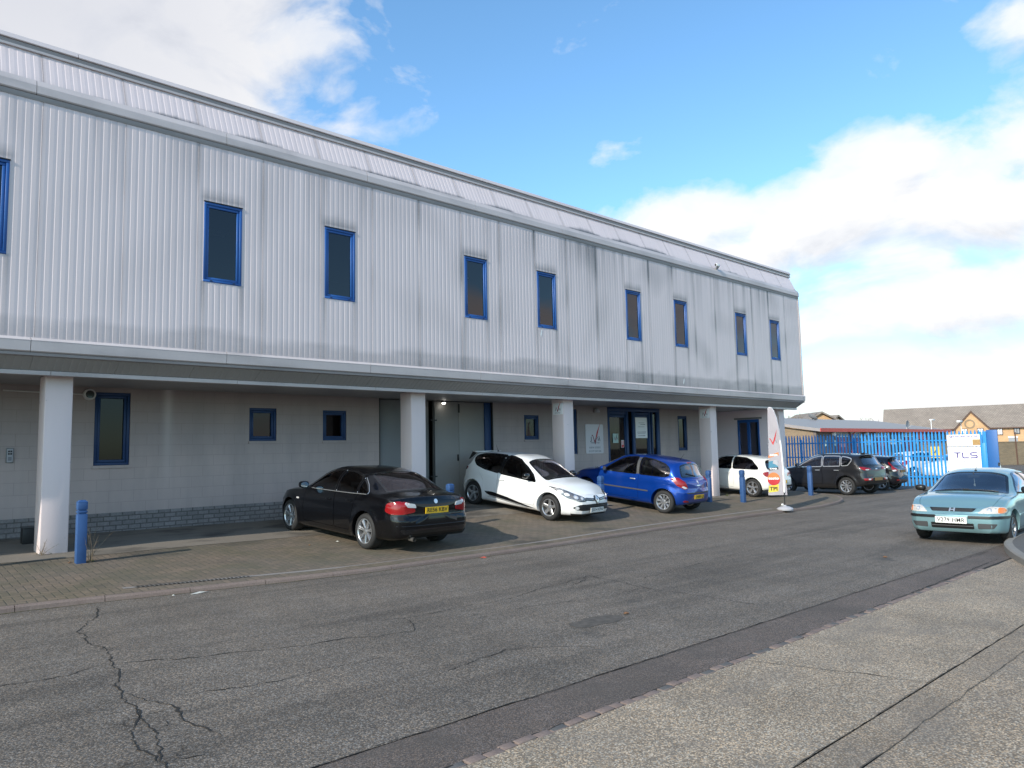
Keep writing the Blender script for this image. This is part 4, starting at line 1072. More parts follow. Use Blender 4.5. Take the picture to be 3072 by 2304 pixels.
def m_cladding(name, base, rough=.5):
    m, nt, out = mat(name); co = objco(nt)
    at = nt.node('ShaderNodeAttribute', attribute_name='dirt')
    v = nt.noise(nt.mapping(co, (9, 1, .35)), 1.0, 5, .6); g = nt.noise(co, .5, 4)
    c = nt.mix(nt.math('MULTIPLY', v, .28), base, tuple(x*.72 for x in base))
    c = nt.mix(nt.math('MULTIPLY', g, .22), c, tuple(x*.85 for x in base))
    f2 = nt.noise(co, 25, 3)
    d = nt.math('MULTIPLY', at.outputs['Fac'], nt.math('MULTIPLY_ADD', f2, .6, .95), clamp=True)
    c = nt.mix(d, c, (.125, .125, .13))
    principled(nt, out, Base_Color=c, Roughness=rough, Metallic=.0)
m_cladding('cladding', (.755, .655, .655), .42)
m_cladding('trim_grey', (.64, .575, .57), .40)
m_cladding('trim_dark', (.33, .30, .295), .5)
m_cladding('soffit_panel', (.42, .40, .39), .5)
def m_blockwork():
    m, nt, out = mat('painted_block'); co = objco(nt)
    xyz = nt.sep(co)
    uv = nt.comb(nt.math('ADD', xyz[0], xyz[1]), xyz[2], 0.0)
    b = nt.node('ShaderNodeTexBrick'); nt.set(b.inputs['Vector'], uv)
    b.inputs['Scale'].default_value = 1; b.inputs['Brick Width'].default_value = .45; b.inputs['Row Height'].default_value = .225
    b.inputs['Mortar Size'].default_value = .006; b.inputs['Mortar Smooth'].default_value = .5
    b.inputs['Color1'].default_value = (.485, .40, .385, 1); b.inputs['Color2'].default_value = (.47, .39, .375, 1); b.inputs['Mortar'].default_value = (.39, .325, .31, 1)
    s = nt.noise(nt.mapping(co, (2.2, 2.2, .4)), 1.0, 5, .6); f = nt.noise(co, 40, 4)
    c = nt.mix(nt.math('MULTIPLY', nt.ramp(s, [(.35, 0.0), (.75, 1.0)]), .45), b.outputs['Color'], (.27, .245, .235))
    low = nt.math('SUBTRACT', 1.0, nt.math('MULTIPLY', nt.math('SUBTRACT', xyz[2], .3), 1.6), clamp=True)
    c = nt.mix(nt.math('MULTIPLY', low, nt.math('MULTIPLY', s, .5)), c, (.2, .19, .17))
    top = nt.math('SUBTRACT', xyz[2], 1.6); c = nt.mix(nt.math('MULTIPLY', top, .34, clamp=True), c, (.17, .15, .145))  # shade under the soffit, painted as darker colour towards the top
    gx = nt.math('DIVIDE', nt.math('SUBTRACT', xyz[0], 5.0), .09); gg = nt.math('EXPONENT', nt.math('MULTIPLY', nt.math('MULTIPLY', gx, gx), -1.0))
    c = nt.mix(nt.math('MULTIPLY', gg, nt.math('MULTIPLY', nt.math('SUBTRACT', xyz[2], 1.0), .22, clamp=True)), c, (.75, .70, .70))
    p = principled(nt, out, Base_Color=c, Roughness=.75)
    nt.set(p.inputs['Normal'], nt.bump(nt.math('SUBTRACT', nt.math('MULTIPLY', f, .35), b.outputs['Fac']), .35, .006))
m_blockwork()
def m_brick(name, c1, c2, mortar, w=.225, h=.075, ms=.010, vert=True):
    m, nt, out = mat(name); co = objco(nt); xyz = nt.sep(co)
    uv = nt.comb(nt.math('ADD', xyz[0], xyz[1]), xyz[2], 0.0)
    b = nt.node('ShaderNodeTexBrick'); nt.set(b.inputs['Vector'], uv)
    b.inputs['Scale'].default_value = 1; b.inputs['Brick Width'].default_value = w; b.inputs['Row Height'].default_value = h
    b.inputs['Mortar Size'].default_value = ms; b.inputs['Mortar Smooth'].default_value = .2
    b.inputs['Color1'].default_value = c1+(1,); b.inputs['Color2'].default_value = c2+(1,); b.inputs['Mortar'].default_value = mortar+(1,)
    f = nt.noise(co, 30, 4); g = nt.noise(co, .8, 5)
    c = nt.mix(.6, b.outputs['Color'], nt.ramp(f, [(.3, .7), (.7, 1.25)]), 'MULTIPLY'); c = nt.mix(.5, c, nt.ramp(g, [(.3, .75), (.7, 1.2)]), 'MULTIPLY')
    p = principled(nt, out, Base_Color=c, Roughness=.85)
    nt.set(p.inputs['Normal'], nt.bump(nt.math('SUBTRACT', nt.math('MULTIPLY', f, .3), b.outputs['Fac']), .5, .006))
m_brick('plinth_brick', (.25, .235, .24), (.19, .18, .185), (.12, .112, .11), .225, .09, .012)
m_brick('house_brick', (.62, .36, .17), (.54, .31, .15), (.45, .36, .26))
m_brick('wall_brick', (.20, .15, .095), (.15, .115, .075), (.19, .17, .13))
m_brick('shed_brick', (.30, .21, .13), (.24, .17, .105), (.26, .22, .17))
m_brick('shed_wall', (.20, .155, .135), (.16, .125, .115), (.17, .15, .135))
def m_tiles():
    m, nt, out = mat('roof_tile'); co = objco(nt); xyz = nt.sep(co)
    uv = nt.comb(xyz[0], nt.math('MULTIPLY', xyz[2], 1.0), 0.0)
    b = nt.node('ShaderNodeTexBrick'); nt.set(b.inputs['Vector'], uv)
    b.inputs['Scale'].default_value = 1; b.inputs['Brick Width'].default_value = .33; b.inputs['Row Height'].default_value = .20
    b.inputs['Mortar Size'].default_value = .035; b.inputs['Mortar Smooth'].default_value = .6
    b.inputs['Color1'].default_value = (.30, .255, .215, 1); b.inputs['Color2'].default_value = (.25, .21, .18, 1); b.inputs['Mortar'].default_value = (.15, .125, .11, 1)
    g = nt.noise(co, .6, 5); c = nt.mix(.6, b.outputs['Color'], nt.ramp(g, [(.3, .8), (.7, 1.2)]), 'MULTIPLY')
    p = principled(nt, out, Base_Color=c, Roughness=.85); nt.set(p.inputs['Normal'], nt.bump(b.outputs['Fac'], -.5, .02))
m_tiles()
def m_column():
    m, nt, out = mat('column_paint'); co = objco(nt); xyz = nt.sep(co)
    s = nt.noise(nt.mapping(co, (3, 3, .5)), 1.5, 5, .6); f = nt.noise(co, 35, 4); blot = nt.noise(co, 6, 3)
    c = nt.mix(nt.math('MULTIPLY', s, .35), (.755, .64, .635), (.54, .46, .45))
    low = nt.math('SUBTRACT', 1.0, nt.math('MULTIPLY', nt.math('SUBTRACT', xyz[2], .15), 2.5), clamp=True)
    c = nt.mix(nt.math('MULTIPLY', low, nt.math('MULTIPLY', f, .5)), c, (.32, .30, .26))
    c = nt.mix(nt.ramp(blot, [(.72, 0.0), (.76, .5)]), c, (.30, .28, .28))
    p = principled(nt, out, Base_Color=c, Roughness=.6); nt.set(p.inputs['Normal'], nt.bump(f, .25, .004))
m_column()
simple('window_blue', (.015, .09, .31), .45, var=.1, vs=5)
simple('door_blue', (.012, .045, .135), .5, var=.12, vs=5)
simple('bollard_blue', (.028, .085, .23), .55, var=.25, vs=9, bumpy=.15, bs=60)
simple('return_bounce_paint', (.86, .74, .78), .6, var=.1, vs=2)  # wall paint lightened to stand in for light bounced off the forecourt
simple('reflection_blue', (.16, .26, .38), .8, var=.4, vs=2)  # pale blue imitating the reflection in the bay door glass
simple('fence_blue', (.03, .27, .64), .45, var=.12, vs=3)
simple('door_grey', (.29, .275, .26), .5, var=.12, vs=2.5)
simple('panel_grey', (.20, .205, .21), .55, var=.12, vs=2.5)
simple('roof_felt', (.17, .17, .18), .8, var=.2, vs=.6)
simple('metal_roof', (.27, .25, .235), .5, var=.15, vs=.8)
simple('red_paint', (.58, .05, .035), .45, var=.15)
simple('red_door', (.24, .02, .04), .5, var=.15)
simple('white_paint', (.78, .78, .77), .5, var=.06)
simple('white_board', (.84, .84, .85), .4, var=.03)
simple('interior_dark', (.05, .05, .055), .9, var=.2)
simple('interior_ceiling', (.055, .066, .095), .9, var=.08)
simple('light_panel', (.72, .70, .66), .7, var=.03)
simple('sign_grey', (.40, .40, .43), .5, var=.04)
simple('ink_black', (.02, .02, .025), .5, var=.02)
simple('ink_grey', (.22, .22, .25), .5, var=.02)
simple('ink_navy', (.07, .05, .25), .5, var=.02)
simple('ink_red', (.50, .03, .035), .5, var=.05)
simple('ink_maroon', (.24, .03, .05), .5, var=.05)
simple('ink_orange', (.62, .20, .06), .5, var=.05)
simple('ink_yellow', (.72, .55, .06), .5, var=.05)
simple('ink_teal', (.06, .22, .33), .5, var=.05)
simple('ink_pink', (.60, .25, .25), .5, var=.05)
simple('photo_brown', (.42, .26, .10), .5, var=.4, vs=20)
simple('pipe_black', (.015, .015, .016), .5, var=.1)
simple('conduit_white', (.55, .53, .52), .6, var=.1)
simple('brown_paint', (.10, .05, .035), .6, var=.2)
simple('bark', (.12, .10, .085), .9, var=.3)
simple('twig', (.20, .15, .10), .9, var=.3)
simple('weed_green', (.085, .10, .03), .8, var=.4, vs=30)
simple('litter_red', (.55, .10, .06), .6, var=.2)
simple('litter_white', (.60, .57, .50), .7, var=.2)
simple('leaf_brown', (.20, .10, .045), .8, var=.3)
simple('dish_grey', (.28, .29, .31), .6, var=.1)
simple('safety_yellow', (.70, .46, .02), .5, var=.08)
simple('timber', (.30, .18, .075), .6, var=.25, vs=8)
simple('notice_green', (.42, .55, .50), .6, var=.05)
glass('pane', (.27, .26, .30), .015)
glass('pane_dark', (.15, .16, .17), .02, boost=.45)
glass('pane_mid', (.3, .32, .34), .03, boost=2.5)
simple('gate_shaded_blue', (.02, .12, .36), .5, var=.2, vs=2)  # fence blue in a darker copy, shade painted onto the gate panel
simple('wall_sign_white', (.60, .57, .60), .45, var=.04)
def m_fabric():
    m, nt, out = mat('flag_fabric'); co = objco(nt)
    n = nt.noise(co, 3, 4); c = nt.mix(n, (.50, .46, .50), (.60, .56, .58))
    d = nt.node('ShaderNodeBsdfDiffuse', i_0=c); t = nt.node('ShaderNodeBsdfTranslucent', i_0=c)
    mx = nt.node('ShaderNodeMixShader'); mx.inputs[0].default_value = .35; nt.l.new(d.outputs[0], mx.inputs[1]); nt.l.new(t.outputs[0], mx.inputs[2]); nt.l.new(mx.outputs[0], out.inputs[0])
m_fabric()
def m_lamp():
    m, nt, out = mat('lit_lamp'); e = nt.node('ShaderNodeEmission', i_0=(1, .97, .9)); e.inputs[1].default_value = 8; nt.l.new(e.outputs[0], out.inputs[0])
m_lamp()
# ================================================================== ground
def strip(name, xs, yfn0, yfn1, zfn, mt, rows=2, kind='structure', parent=None, dz=0.0):
    mb = MB(); n = rows+1; vs = []
    for x in xs:
        a, b = yfn0(x), yfn1(x)
        for k in range(n):
            y = a+(b-a)*k/rows; vs.append((x, y, zfn(x, y)+dz))
    fs = [(i*n+k, (i+1)*n+k, (i+1)*n+k+1, i*n+k+1) for i in range(len(xs)-1) for k in range(rows)]
    mb.add(vs, fs); o = mb.build(name, MATS[mt], parent, recalc=False)
    if parent is None: tag(o, kind=kind)
    return o
def rng(a, b, s):
    n = max(1, int(round((b-a)/s))); return [a+(b-a)*i/n for i in range(n+1)]
XS = sorted(set(rng(-40, 23, 3.0)+[23.0, 30, 45, 80, 150, 400, 1500]))
strip('ground', [-1500]+XS, lambda x: -1500, lambda x: 1500, lambda x, y: RD(max(x, -40))-.012 if x < 23 else RD(23)-.012, 'asphalt_far', 1)
XR = sorted(set(rng(-40, 23, 1.5)+[30, 36, 45, 60]))
road = strip('road', XR, lambda x: 4.05, lambda x: 11.5 if x < 23 else 60, lambda x, y: RD(x), 'asphalt', 1, dz=0)
# right-hand edge of the road: tinted gutter band, sett course, exposed-aggregate slabs
strip('gutter', XR, lambda x: 3.50, lambda x: 4.05, lambda x, y: RD(x), 'gutter', 1, dz=-.004)
def wob(x, s): return mn.noise((x*1.7+s, s, 0))*.012+mn.noise((x*9+s, s, 1))*.006
XP = rng(-8, 24, .12)
strip('pavement', XP, lambda x: 2.13, lambda x: 3.44+wob(x, 2)*1.5, lambda x, y: RD(x), 'aggregate', 1, dz=.004)
strip('pavement', XP, lambda x: 1.86+.04*math.sin(x*.7)*.5, lambda x: 2.12, lambda x, y: RD(x), 'aggregate_fine', 1, dz=.002)
strip('pavement', [-8, 0, 8, 16, 23, 40], lambda x: -30, lambda x: 1.85, lambda x, y: RD(x), 'aggregate_grey', 1, dz=.004)
strip('gutter_bed', [-40, 8, 23, 40], lambda x: 3.30, lambda x: 3.52, lambda x, y: RD(x), 'crack_fill', 1, dz=-.008)
# ragged seam between asphalt and gutter, gutter and setts
def ribbon(name, pts, w, mt, parent, seed, dz=.004, jag=.35, zf=RD, sub=.028, wander=1.0):
    r = random.Random(seed); P = []
    for (a, b) in zip(pts, pts[1:]):
        A = Vector(a); B = Vector(b); n = max(1, int((B-A).length/sub))
        for k in range(n): P.append(A+(B-A)*k/n)
    P.append(Vector(pts[-1])); vs = []; N = len(P)
    for i, p in enumerate(P):
        t = (P[min(i+1, N-1)]-P[max(0, i-1)]).normalized(); nrm = Vector((-t.y, t.x))
        off = (mn.noise((p.x*3.1, p.y*3.1, seed))*.06+mn.noise((p.x*11, p.y*11, seed))*.030+mn.noise((p.x*31, p.y*31, seed))*.016)*wander
        ww = w*(.12+1.1*abs(mn.noise((p.x*4, p.y*4, seed+7)))+r.random()*jag)*.92
        if callable(w): ww = w(i/N)
        ww *= min(1, i/6+.1, (N-1-i)/6+.1)
        for s in (-.5, .5):
            q = p+nrm*(off+s*ww); vs.append((q.x, q.y, zf(q.x, q.y)+dz))
    fs = [(2*i, 2*i+2, 2*i+3, 2*i+1) for i in range(N-1)]
    mb = MB(); mb.add(vs, fs); me = mb.mesh(recalc=False)
    for p in me.polygons:
        if p.normal.z < 0: p.flip()
    return link(name, me, MATS[mt], parent)
ribbon('seam', [(-6, 4.06), (2, 4.05), (10, 4.03), (15, 3.98)], .015, 'crack_fill', road, 3, wander=.35)
ribbon('seam', [(-6, 3.50), (2, 3.50), (8, 3.51), (14, 3.60)], .022, 'crack_fill', road, 4, wander=.30)
C = [[(2.42, 10.22), (2.25, 9.6), (1.97, 9.1), (1.88, 8.41), (1.93, 7.9), (1.83, 7.37), (1.78, 6.9), (1.63, 6.22), (1.66, 5.8), (1.60, 5.4), (1.52, 4.9), (1.47, 4.2)],
     [(1.66, 5.9), (1.52, 5.5), (1.42, 5.1), (1.44, 4.7)], [(1.70, 6.3), (1.82, 5.8), (1.84, 5.3), (1.9, 4.9)],
     [(-1.0, 7.3), (1.02, 7.22), (1.49, 7.18), (1.80, 7.33)], [(1.85, 7.30), (2.29, 7.07), (3.11, 6.73), (3.8, 6.55), (4.39, 6.38), (4.61, 6.6), (4.66, 6.94), (4.3, 7.1)],
     [(4.66, 6.95), (5.4, 6.92), (6.29, 6.93), (7.1, 7.15), (8.18, 7.34)], [(2.0, 5.95), (2.66, 5.75), (3.14, 5.8), (3.7, 5.75)],
     [(7.4, 6.9), (8.18, 7.34), (8.1, 6.7), (7.96, 6.2), (8.0, 5.2), (8.02, 4.32)], [(8.1, 6.6), (9.4, 6.75), (12.02, 7.05), (14.5, 7.3)],
     [(7.96, 6.2), (7.2, 6.1), (6.3, 6.35), (5.2, 6.5)], [(3.6, 5.0), (4.6, 5.15), (5.4, 4.6)]]
for i, c in enumerate(C): ribbon('crack', c, [.023, .023, .022, .022, .020, .018, .014, .022, .014, .013, .010][i], 'crack_fill', road, 20+i)
rr = random.Random(3)
for k in range(46):     # broken crazing around the main crack
    t = rr.random()**.8; y = 8.0-3.6*t; x = pchip([(4.2, 1.47), (5.4, 1.60), (6.22, 1.63), (7.37, 1.83), (8.41, 1.88)])(y)+rr.gauss(0, .03+.10*t)
    a = rr.uniform(0, 3.14); L = rr.uniform(.06, .26); ribbon('crack', [(x, y), (x+math.cos(a)*L*.5, y+math.sin(a)*L*.5+.02), (x+math.cos(a)*L, y+math.sin(a)*L)], rr.uniform(.010, .022), 'crack_fill', road, 200+k)
r = random.Random(8); P = [(6.05+.46*math.cos(a)*r.uniform(.75, 1.1), 5.33+.17*math.sin(a)*r.uniform(.75, 1.1)) for a in [k*math.pi/12 for k in range(24)]]
mb = MB(); mb.add([(x, y, RD(x)+.003) for x, y in P], [tuple(range(24))]); mb.build('oil_patch', MATS['oil_stain'], road, recalc=False)
ribbon('crack', [(6.2, 2.14), (6.1, 2.6), (5.9, 3.1), (5.8, 3.42)], .016, 'crack_fill', road, 71, dz=.008, wander=.4)
ribbon('crack', [(-6, 2.125), (3, 2.125), (9, 2.125), (20, 2.13)], .013, 'joint_dirt', road, 72, dz=.008, wander=.25)
ribbon('crack', [(-6, 1.855), (3, 1.86), (9, 1.86), (20, 1.85)], .011, 'joint_dirt', road, 73, dz=.008, wander=.25)
# setts
mb = MB(); x = -4.0; r = random.Random(5)
while x < 12.5:
    w = r.uniform(.10, .16); y0 = 3.44+r.uniform(-.012, .012); z = RD(x)+r.uniform(-.004, .006)
    mb.box(x, x+w, y0, y0+.07+r.uniform(-.008, .01), z-.05, z+.006, r.choice([0, 0, 1]))
    x += w+r.uniform(.006, .016)
tag(mb.build('sett_course', [MATS['kerb_stone'], MATS['concrete_dark']], bevel=.006), kind='structure')

# raised corner of footway on the right (the island the hatchback is parked beside)
isl = [(40, 4.5), (17.9, 4.13), (16.6, 4.06), (15.6, 3.93), (14.8, 3.70), (13.9, 3.36), (13.1, 3.0), (12.4, 2.55), (11.9, 1.9), (11.6, 1.0), (11.5, -8), (40, -8)]
isl = [(p[0]+.0, p[1]) for p in isl]
def slab_mesh(poly, zf, h, lip=.03):
    mb = MB(); n = len(poly); ins = offset(poly, -lip)
    vs = [(x, y, zf(x, y)-.03) for x, y in poly]+[(x, y, zf(x, y)+h-.02) for x, y in poly]+[(x, y, zf(x, y)+h) for x, y in ins]
    fs = [(i, (i+1) % n, n+(i+1) % n, n+i) for i in range(n)]+[(n+i, n+(i+1) % n, 2*n+(i+1) % n, 2*n+i) for i in range(n)]
    mb.add(vs, fs); return mb, ins
isl = fillet(isl, .6, 4)
kb, ins = slab_mesh(isl, RD, .12); tag(kb.build('kerb', MATS['concrete'], smooth=50), kind='structure')
ins2 = offset(ins, -.10)
n = len(ins); mb = MB(); mb.add([(x, y, RD(x, y)+.12) for x, y in ins]+[(x, y, RD(x, y)+.121) for x, y in ins2], [(i, (i+1) % n, n+(i+1) % n, n+i) for i in range(n)])
tag(mb.build('kerb', MATS['concrete']), kind='structure')
V2, F2 = fill2d(ins2, 2.5); mb = MB(); mb.add([(p.x, p.y, RD(p.x, p.y)+.117) for p in V2], [tuple(f) for f in F2])
tag(mb.build('pavement', MATS['concrete_dark']), kind='structure')

# forecourt with block paving
KE = pchip([(-40, 10.8), (-12, 10.75), (1.5, 10.62), (4, 10.32), (6.5, 10.06), (9, 10.08), (14.5, 10.47), (19.6, 10.66), (22.5, 10.68), (24.5, 10.86), (25.67, 11.14), (26.5, 11.58), (26.9, 12.0), (27.04, 12.5)])
XF = sorted(set(rng(-12, 24, .5)+rng(24, 27.04, .1)))
strip('forecourt', XF, lambda x: KE(x)+.08, lambda x: 22.0 if x > 24.7 else 17.4, G, 'pavers', 16, dz=0)
edge = [(x, KE(x)) for x in rng(-12, 24.5, .3)]+[(x, KE(x)) for x in rng(24.6, 26.9, .12)]+[(27.0, 12.3), (27.05, 12.6), (27.06, 13.5), (27.06, 14.4)]
mb = MB(); acc = 0; seg = []
def kerbstone(P):
    vs = []
    for i, (x, y) in enumerate(P):
        a = Vector(P[max(0, i-1)]); b = Vector(P[min(len(P)-1, i+1)]); t = (b-a).normalized(); nn = Vector((t.y, -t.x))
        zt = G(x, max(y, 10.4)); zr = RD(x)-.02
        for (d, z) in ((.012, zr), (.0, zt-.018), (-.018, zt+.004), (-.085, zt+.004), (-.10, zt-.05)):
            q = Vector((x, y))+nn*d; vs.append((q.x, q.y, z))
    k = 5; fs = [(i*k+j, i*k+j+1, (i+1)*k+j+1, (i+1)*k+j) for i in range(len(P)-1) for j in range(k-1)]
    fs += [tuple(range(k)), tuple((len(P)-1)*k+j for j in reversed(range(k)))]
    mb.add(vs, fs)
dense = []
for (a, b) in zip(edge, edge[1:]):
    A, B = Vector(a), Vector(b); m = max(1, int((B-A).length/.1))
    for k in range(m): dense.append(tuple(A+(B-A)*k/m))
cur = [dense[0]]; L = 0
for a, b in zip(dense, dense[1:]):
    L += math.dist(a, b); cur.append(b)
    if L > .914:
        e = Vector(cur[-1])-(Vector(cur[-1])-Vector(cur[-2])).normalized()*.008
        kerbstone(cur[:-1]+[tuple(e)]); cur = [b]; L = 0
if len(cur) > 1: kerbstone(cur)
tag(mb.build('kerb', MATS['kerb_stone']), kind='structure')
# dusty moss line where kerb meets road
ribbon('moss_line', [(x, KE(x)-.03) for x in rng(-3, 26.4, .6)], .05, 'moss', road, 91, dz=.003, wander=.4)
# slotted drain channel parallel to the kerb
dr = thing('drain_channel', 'long narrow drainage channel set in the block paving parallel to the kerb', 'drain', (3.0, KE(3.0)+.4, G(3, KE(3)+.4)))
dx, dy, dz_ = dr.location
mb = MB(); X2 = rng(2.85, 20.6, .35); vs = []
for x in X2:
    y = KE(x)+.40
    for o_ in (-.045, .045): vs.append((x-dx, y+o_-dy, G(x, y+o_)+.004-dz_))
mb.add(vs, [(2*i, 2*i+2, 2*i+3, 2*i+1) for i in range(len(X2)-1)]); mb.build('channel_edge', MATS['channel'], dr, recalc=False)
mb = MB(); x = 3.02
while x < 4.5:
    y = KE(x)+.40; mb.box(x-dx, x+.03-dx, y-.035-dy, y+.035-dy, G(x, y)+.002-dz_, G(x, y)+.0065-dz_); x += .055
mb.build('drain_grate', MATS['crack_fill'], dr)
mb = MB(); x = 3.0
for s in (-.048, .048):
    y = KE(3.7)+.40; mb.add([(2.98-dx, KE(2.98)+.4+s-.008-dy, G(2.98, 11)+.008-dz_), (4.55-dx, KE(4.55)+.4+s-.008-dy, G(4.55, KE(4.55)+.4)+.008-dz_), (4.55-dx, KE(4.55)+.4+s+.008-dy, G(4.55, KE(4.55)+.4)+.008-dz_), (2.98-dx, KE(2.98)+.4+s+.008-dy, G(2.98, KE(2.98)+.4)+.008-dz_)], [(0, 1, 2, 3)])
mb.build('grate_rail', MATS['panel_grey'], dr, recalc=False)

# smooth stained concrete strip between the blocks and the wall
SLY = lambda x: 13.62+.10*mn.noise((x*.5, 4, 0))+.04*mn.noise((x*3, 4, 0))
strip('forecourt_slab', rng(-12, 24.6, .15), SLY, lambda x: 16.09, G, 'slab_concrete', 8, dz=.005)
# ================================================================== the warehouse / office building
FY, WY, CY, XE = 13.5, 16.1, 14.11, 28.11
X0 = -5.0
bld = thing('commercial_building', 'long white ribbed-metal clad two-storey unit with blue windows overhanging a row of white columns', 'building', (0, FY, 0))
BO = Vector((0, FY, 0))
def bpart(mb, name, mats, parent=None, **kw):
    mb.v = [(x, y-FY, z) for x, y, z in mb.v]
    return mb.build(name, mats, parent or bld, **kw)
WX = [1.038, 4.748, 7.201, 10.911, 13.364, 17.074, 19.527, 23.237, 25.69]
WW, WT, WB = .711, 6.475, 4.966
JP = 1.2365; J0 = 2.16
joints = [J0+JP*k for k in range(-6, 22)]
def dirt_wall(x, z):
    n1 = mn.noise((x*7, 1.3, z*.22)); n2 = mn.noise((x*1.1, 5.1, z*.9)); n3 = mn.noise((x*.35, 9.0, 0)); n4 = mn.noise((x*17, 2.0, z*.5))
    right = sstep(2, 20, x)
    d = .03+.06*right+max(0, n2)*.20*(.4+right)
    t = 7.57-z
    d += (.40+.36*right)*max(0, n1*.6+n3*.9+.05)*math.exp(-t/.9)
    for wx in WX:
        xc = wx+WW/2; dx = abs(x-xc)
        if dx < WW/2+.16:
            t = (z-WT)/(.30+.12*mn.noise((x*3, 3, 0)))
            e = sstep(WW/2+.12, WW/2-.03, dx)
            if 0 <= t < 1: d += .62*(1-t)**1.3*e
        if z < WB and dx < WW/2+.12:
            s = math.exp(-((dx-WW/2)/.035)**2)+.35*max(0, n1)
            d += .45*s*math.exp(-(WB-z)/1.0)
        if WB < z < WT and WW/2-.02 < dx < WW/2+.10: d += .15*(1-(dx-WW/2)/.10)
    hb = 4.00+.14*mn.noise((x*.9, 7.7, 0))+.05*mn.noise((x*4, 7.7, 0))
    d += (.20+.12*right)*sstep(hb+.06, hb-.06, z)+.10*max(0, min(1, (3.85-z)/.2))
    for xj in joints:
        if abs(x-xj) < .12: d += (.18+.25*right)*math.exp(-(abs(x-xj)/.045)**2)*(.5+n2+.5*math.exp(-(7.57-z)))*(1 if right > .05 else .6)
    d += .10*right*max(0, n4)
    return max(0, min(.85, d))
def add_attr(me, fn):
    a = me.attributes.new('dirt', 'FLOAT', 'POINT')
    a.data.foreach_set('value', [fn(v.co.x, v.co.z) for v in me.vertices])
def ribs(xa, xb, p=.1124, dep=.0034):
    """x stations and inset of a ribbed sheet, restarting at every panel joint"""
    out = []
    js = [j for j in joints if xa < j < xb]
    bounds = [xa]+js+[xb]
    for a, b in zip(bounds, bounds[1:]):
        L = b-a; n = max(1, int(round(L/p))); q = L/n
        out.append((a+.0005, .010)); out.append((a+.004, .010)); out.append((a+.006, .0))
        for k in range(n):
            o = a+k*q
            if k: out.append((o, .0))
            out += [(o+q*.50, .0), (o+q*.90, dep), (o+q*.91, dep)]
        out.append((b-.0005, .0))
    return out
def sheet(name, xa, xb, rows, mt, openings=(), dfn=None, dep=.0034):
    """rows: list of (Y, Z) up the sheet; ribs run along it"""
    st = ribs(xa, xb, dep=dep)
    for (a, b, c, d) in openings:
        st += [(a, .0), (b, .0)]
    st.sort(); vs = []; n = len(rows); fs = []
    tang = []
    for i in range(n):
        p, q = rows[max(0, i-1)], rows[min(n-1, i+1)]; t = Vector((q[0]-p[0], q[1]-p[1])).normalized(); tang.append(Vector((t.y, -t.x)))
    for x, r in st:
        for (y, z), t in zip(rows, tang): vs.append((x, y+t.x*r-FY, z+t.y*r))
    for i in range(len(st)-1):
        xm = (st[i][0]+st[i+1][0])/2
        for k in range(n-1):
            zm = (rows[k][1]+rows[k+1][1])/2
            if any(a < xm < b and c < zm < d for a, b, c, d in openings): continue
            fs.append((i*n+k, (i+1)*n+k, (i+1)*n+k+1, i*n+k+1))
    me = bpy.data.meshes.new(name); me.from_pydata(vs, [], fs); me.update()
    if dfn: add_attr(me, dfn)
    return link(name, me, MATS[mt], bld)
rows = sorted(set([round(3.66+.1*k, 3) for k in range(40)]+[WB+.03, WT-.03, 7.60]))
rows = [(FY, z) for z in rows if z <= 7.6]
sheet('wall_cladding', X0, XE-.05, rows, 'cladding', [(x+.03, x+WW-.03, WB+.03, WT-.03) for x in WX], dirt_wall)
def dirt_mansard(x, z):
    n = mn.noise((x*.8, 3.3, 0)); n2 = mn.noise((x*6, 3.3, z)); h = 7.88+.30*max(0, n+.15)+.04*n2
    d = .08+.08*max(0, n2)
    if z < h: d += .75*sstep(h, 7.90, z)
    d += .3*math.exp(-(z-7.86)/.05)
    for xj in joints:
        if abs(x-xj) < .06: d += .25*math.exp(-(abs(x-xj)/.03)**2)
    return min(.8, d)
sheet('roof_mansard', X0, XE-.05, [(13.50+.33*t, 7.84+.70*t) for t in [k/14 for k in range(15)]], 'cladding', (), dirt_mansard)
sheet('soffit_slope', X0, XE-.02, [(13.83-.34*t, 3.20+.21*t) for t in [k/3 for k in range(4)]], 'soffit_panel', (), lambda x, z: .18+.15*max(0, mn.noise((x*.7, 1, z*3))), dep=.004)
def profile(name, prof, mt, x0=X0, x1=XE, jn=None, fn=None):
    mb = MB(); step = 3.1
    xs = [x0]+[j for j in (jn or []) if x0 < j < x1]+[x1]
    for a, b in zip(xs, xs[1:]):
        m = max(1, int((b-a)/.25))
        n = len(prof)
        X = [a+.004+(b-a-.008)*k/m for k in range(m+1)]
        vs = [(x, y, z) for x in X for (y, z) in prof]
        fs = [(i*n+k, (i+1)*n+k, (i+1)*n+(k+1) % n, i*n+(k+1) % n) for i in range(m) for k in range(n)]
        fs += [tuple(range(n)), tuple(m*n+k for k in reversed(range(n)))]
        mb.add(vs, fs)
    o = bpart(mb, name, MATS[mt])
    add_attr(o.data, fn or (lambda x, z: .10+.35*max(0, mn.noise((x*.9, z*5, 2)))+.15*max(0, mn.noise((x*8, z*3, 4)))+.25*sstep(5, 22, x)*max(0, mn.noise((x*.5, 0, 8)))))
    return o
tj = [5.13+3.07*k for k in range(-4, 8)]
profile('eaves_trim', [(13.54, 7.915), (13.50, 7.90), (13.455, 7.80), (13.452, 7.675), (13.468, 7.655), (13.54, 7.655)], 'trim_grey', jn=tj)
profile('eaves_shadow_trim', [(13.55, 7.650), (13.478, 7.648), (13.482, 7.60), (13.490, 7.565), (13.55, 7.565)], 'trim_dark', x1=XE-.004)
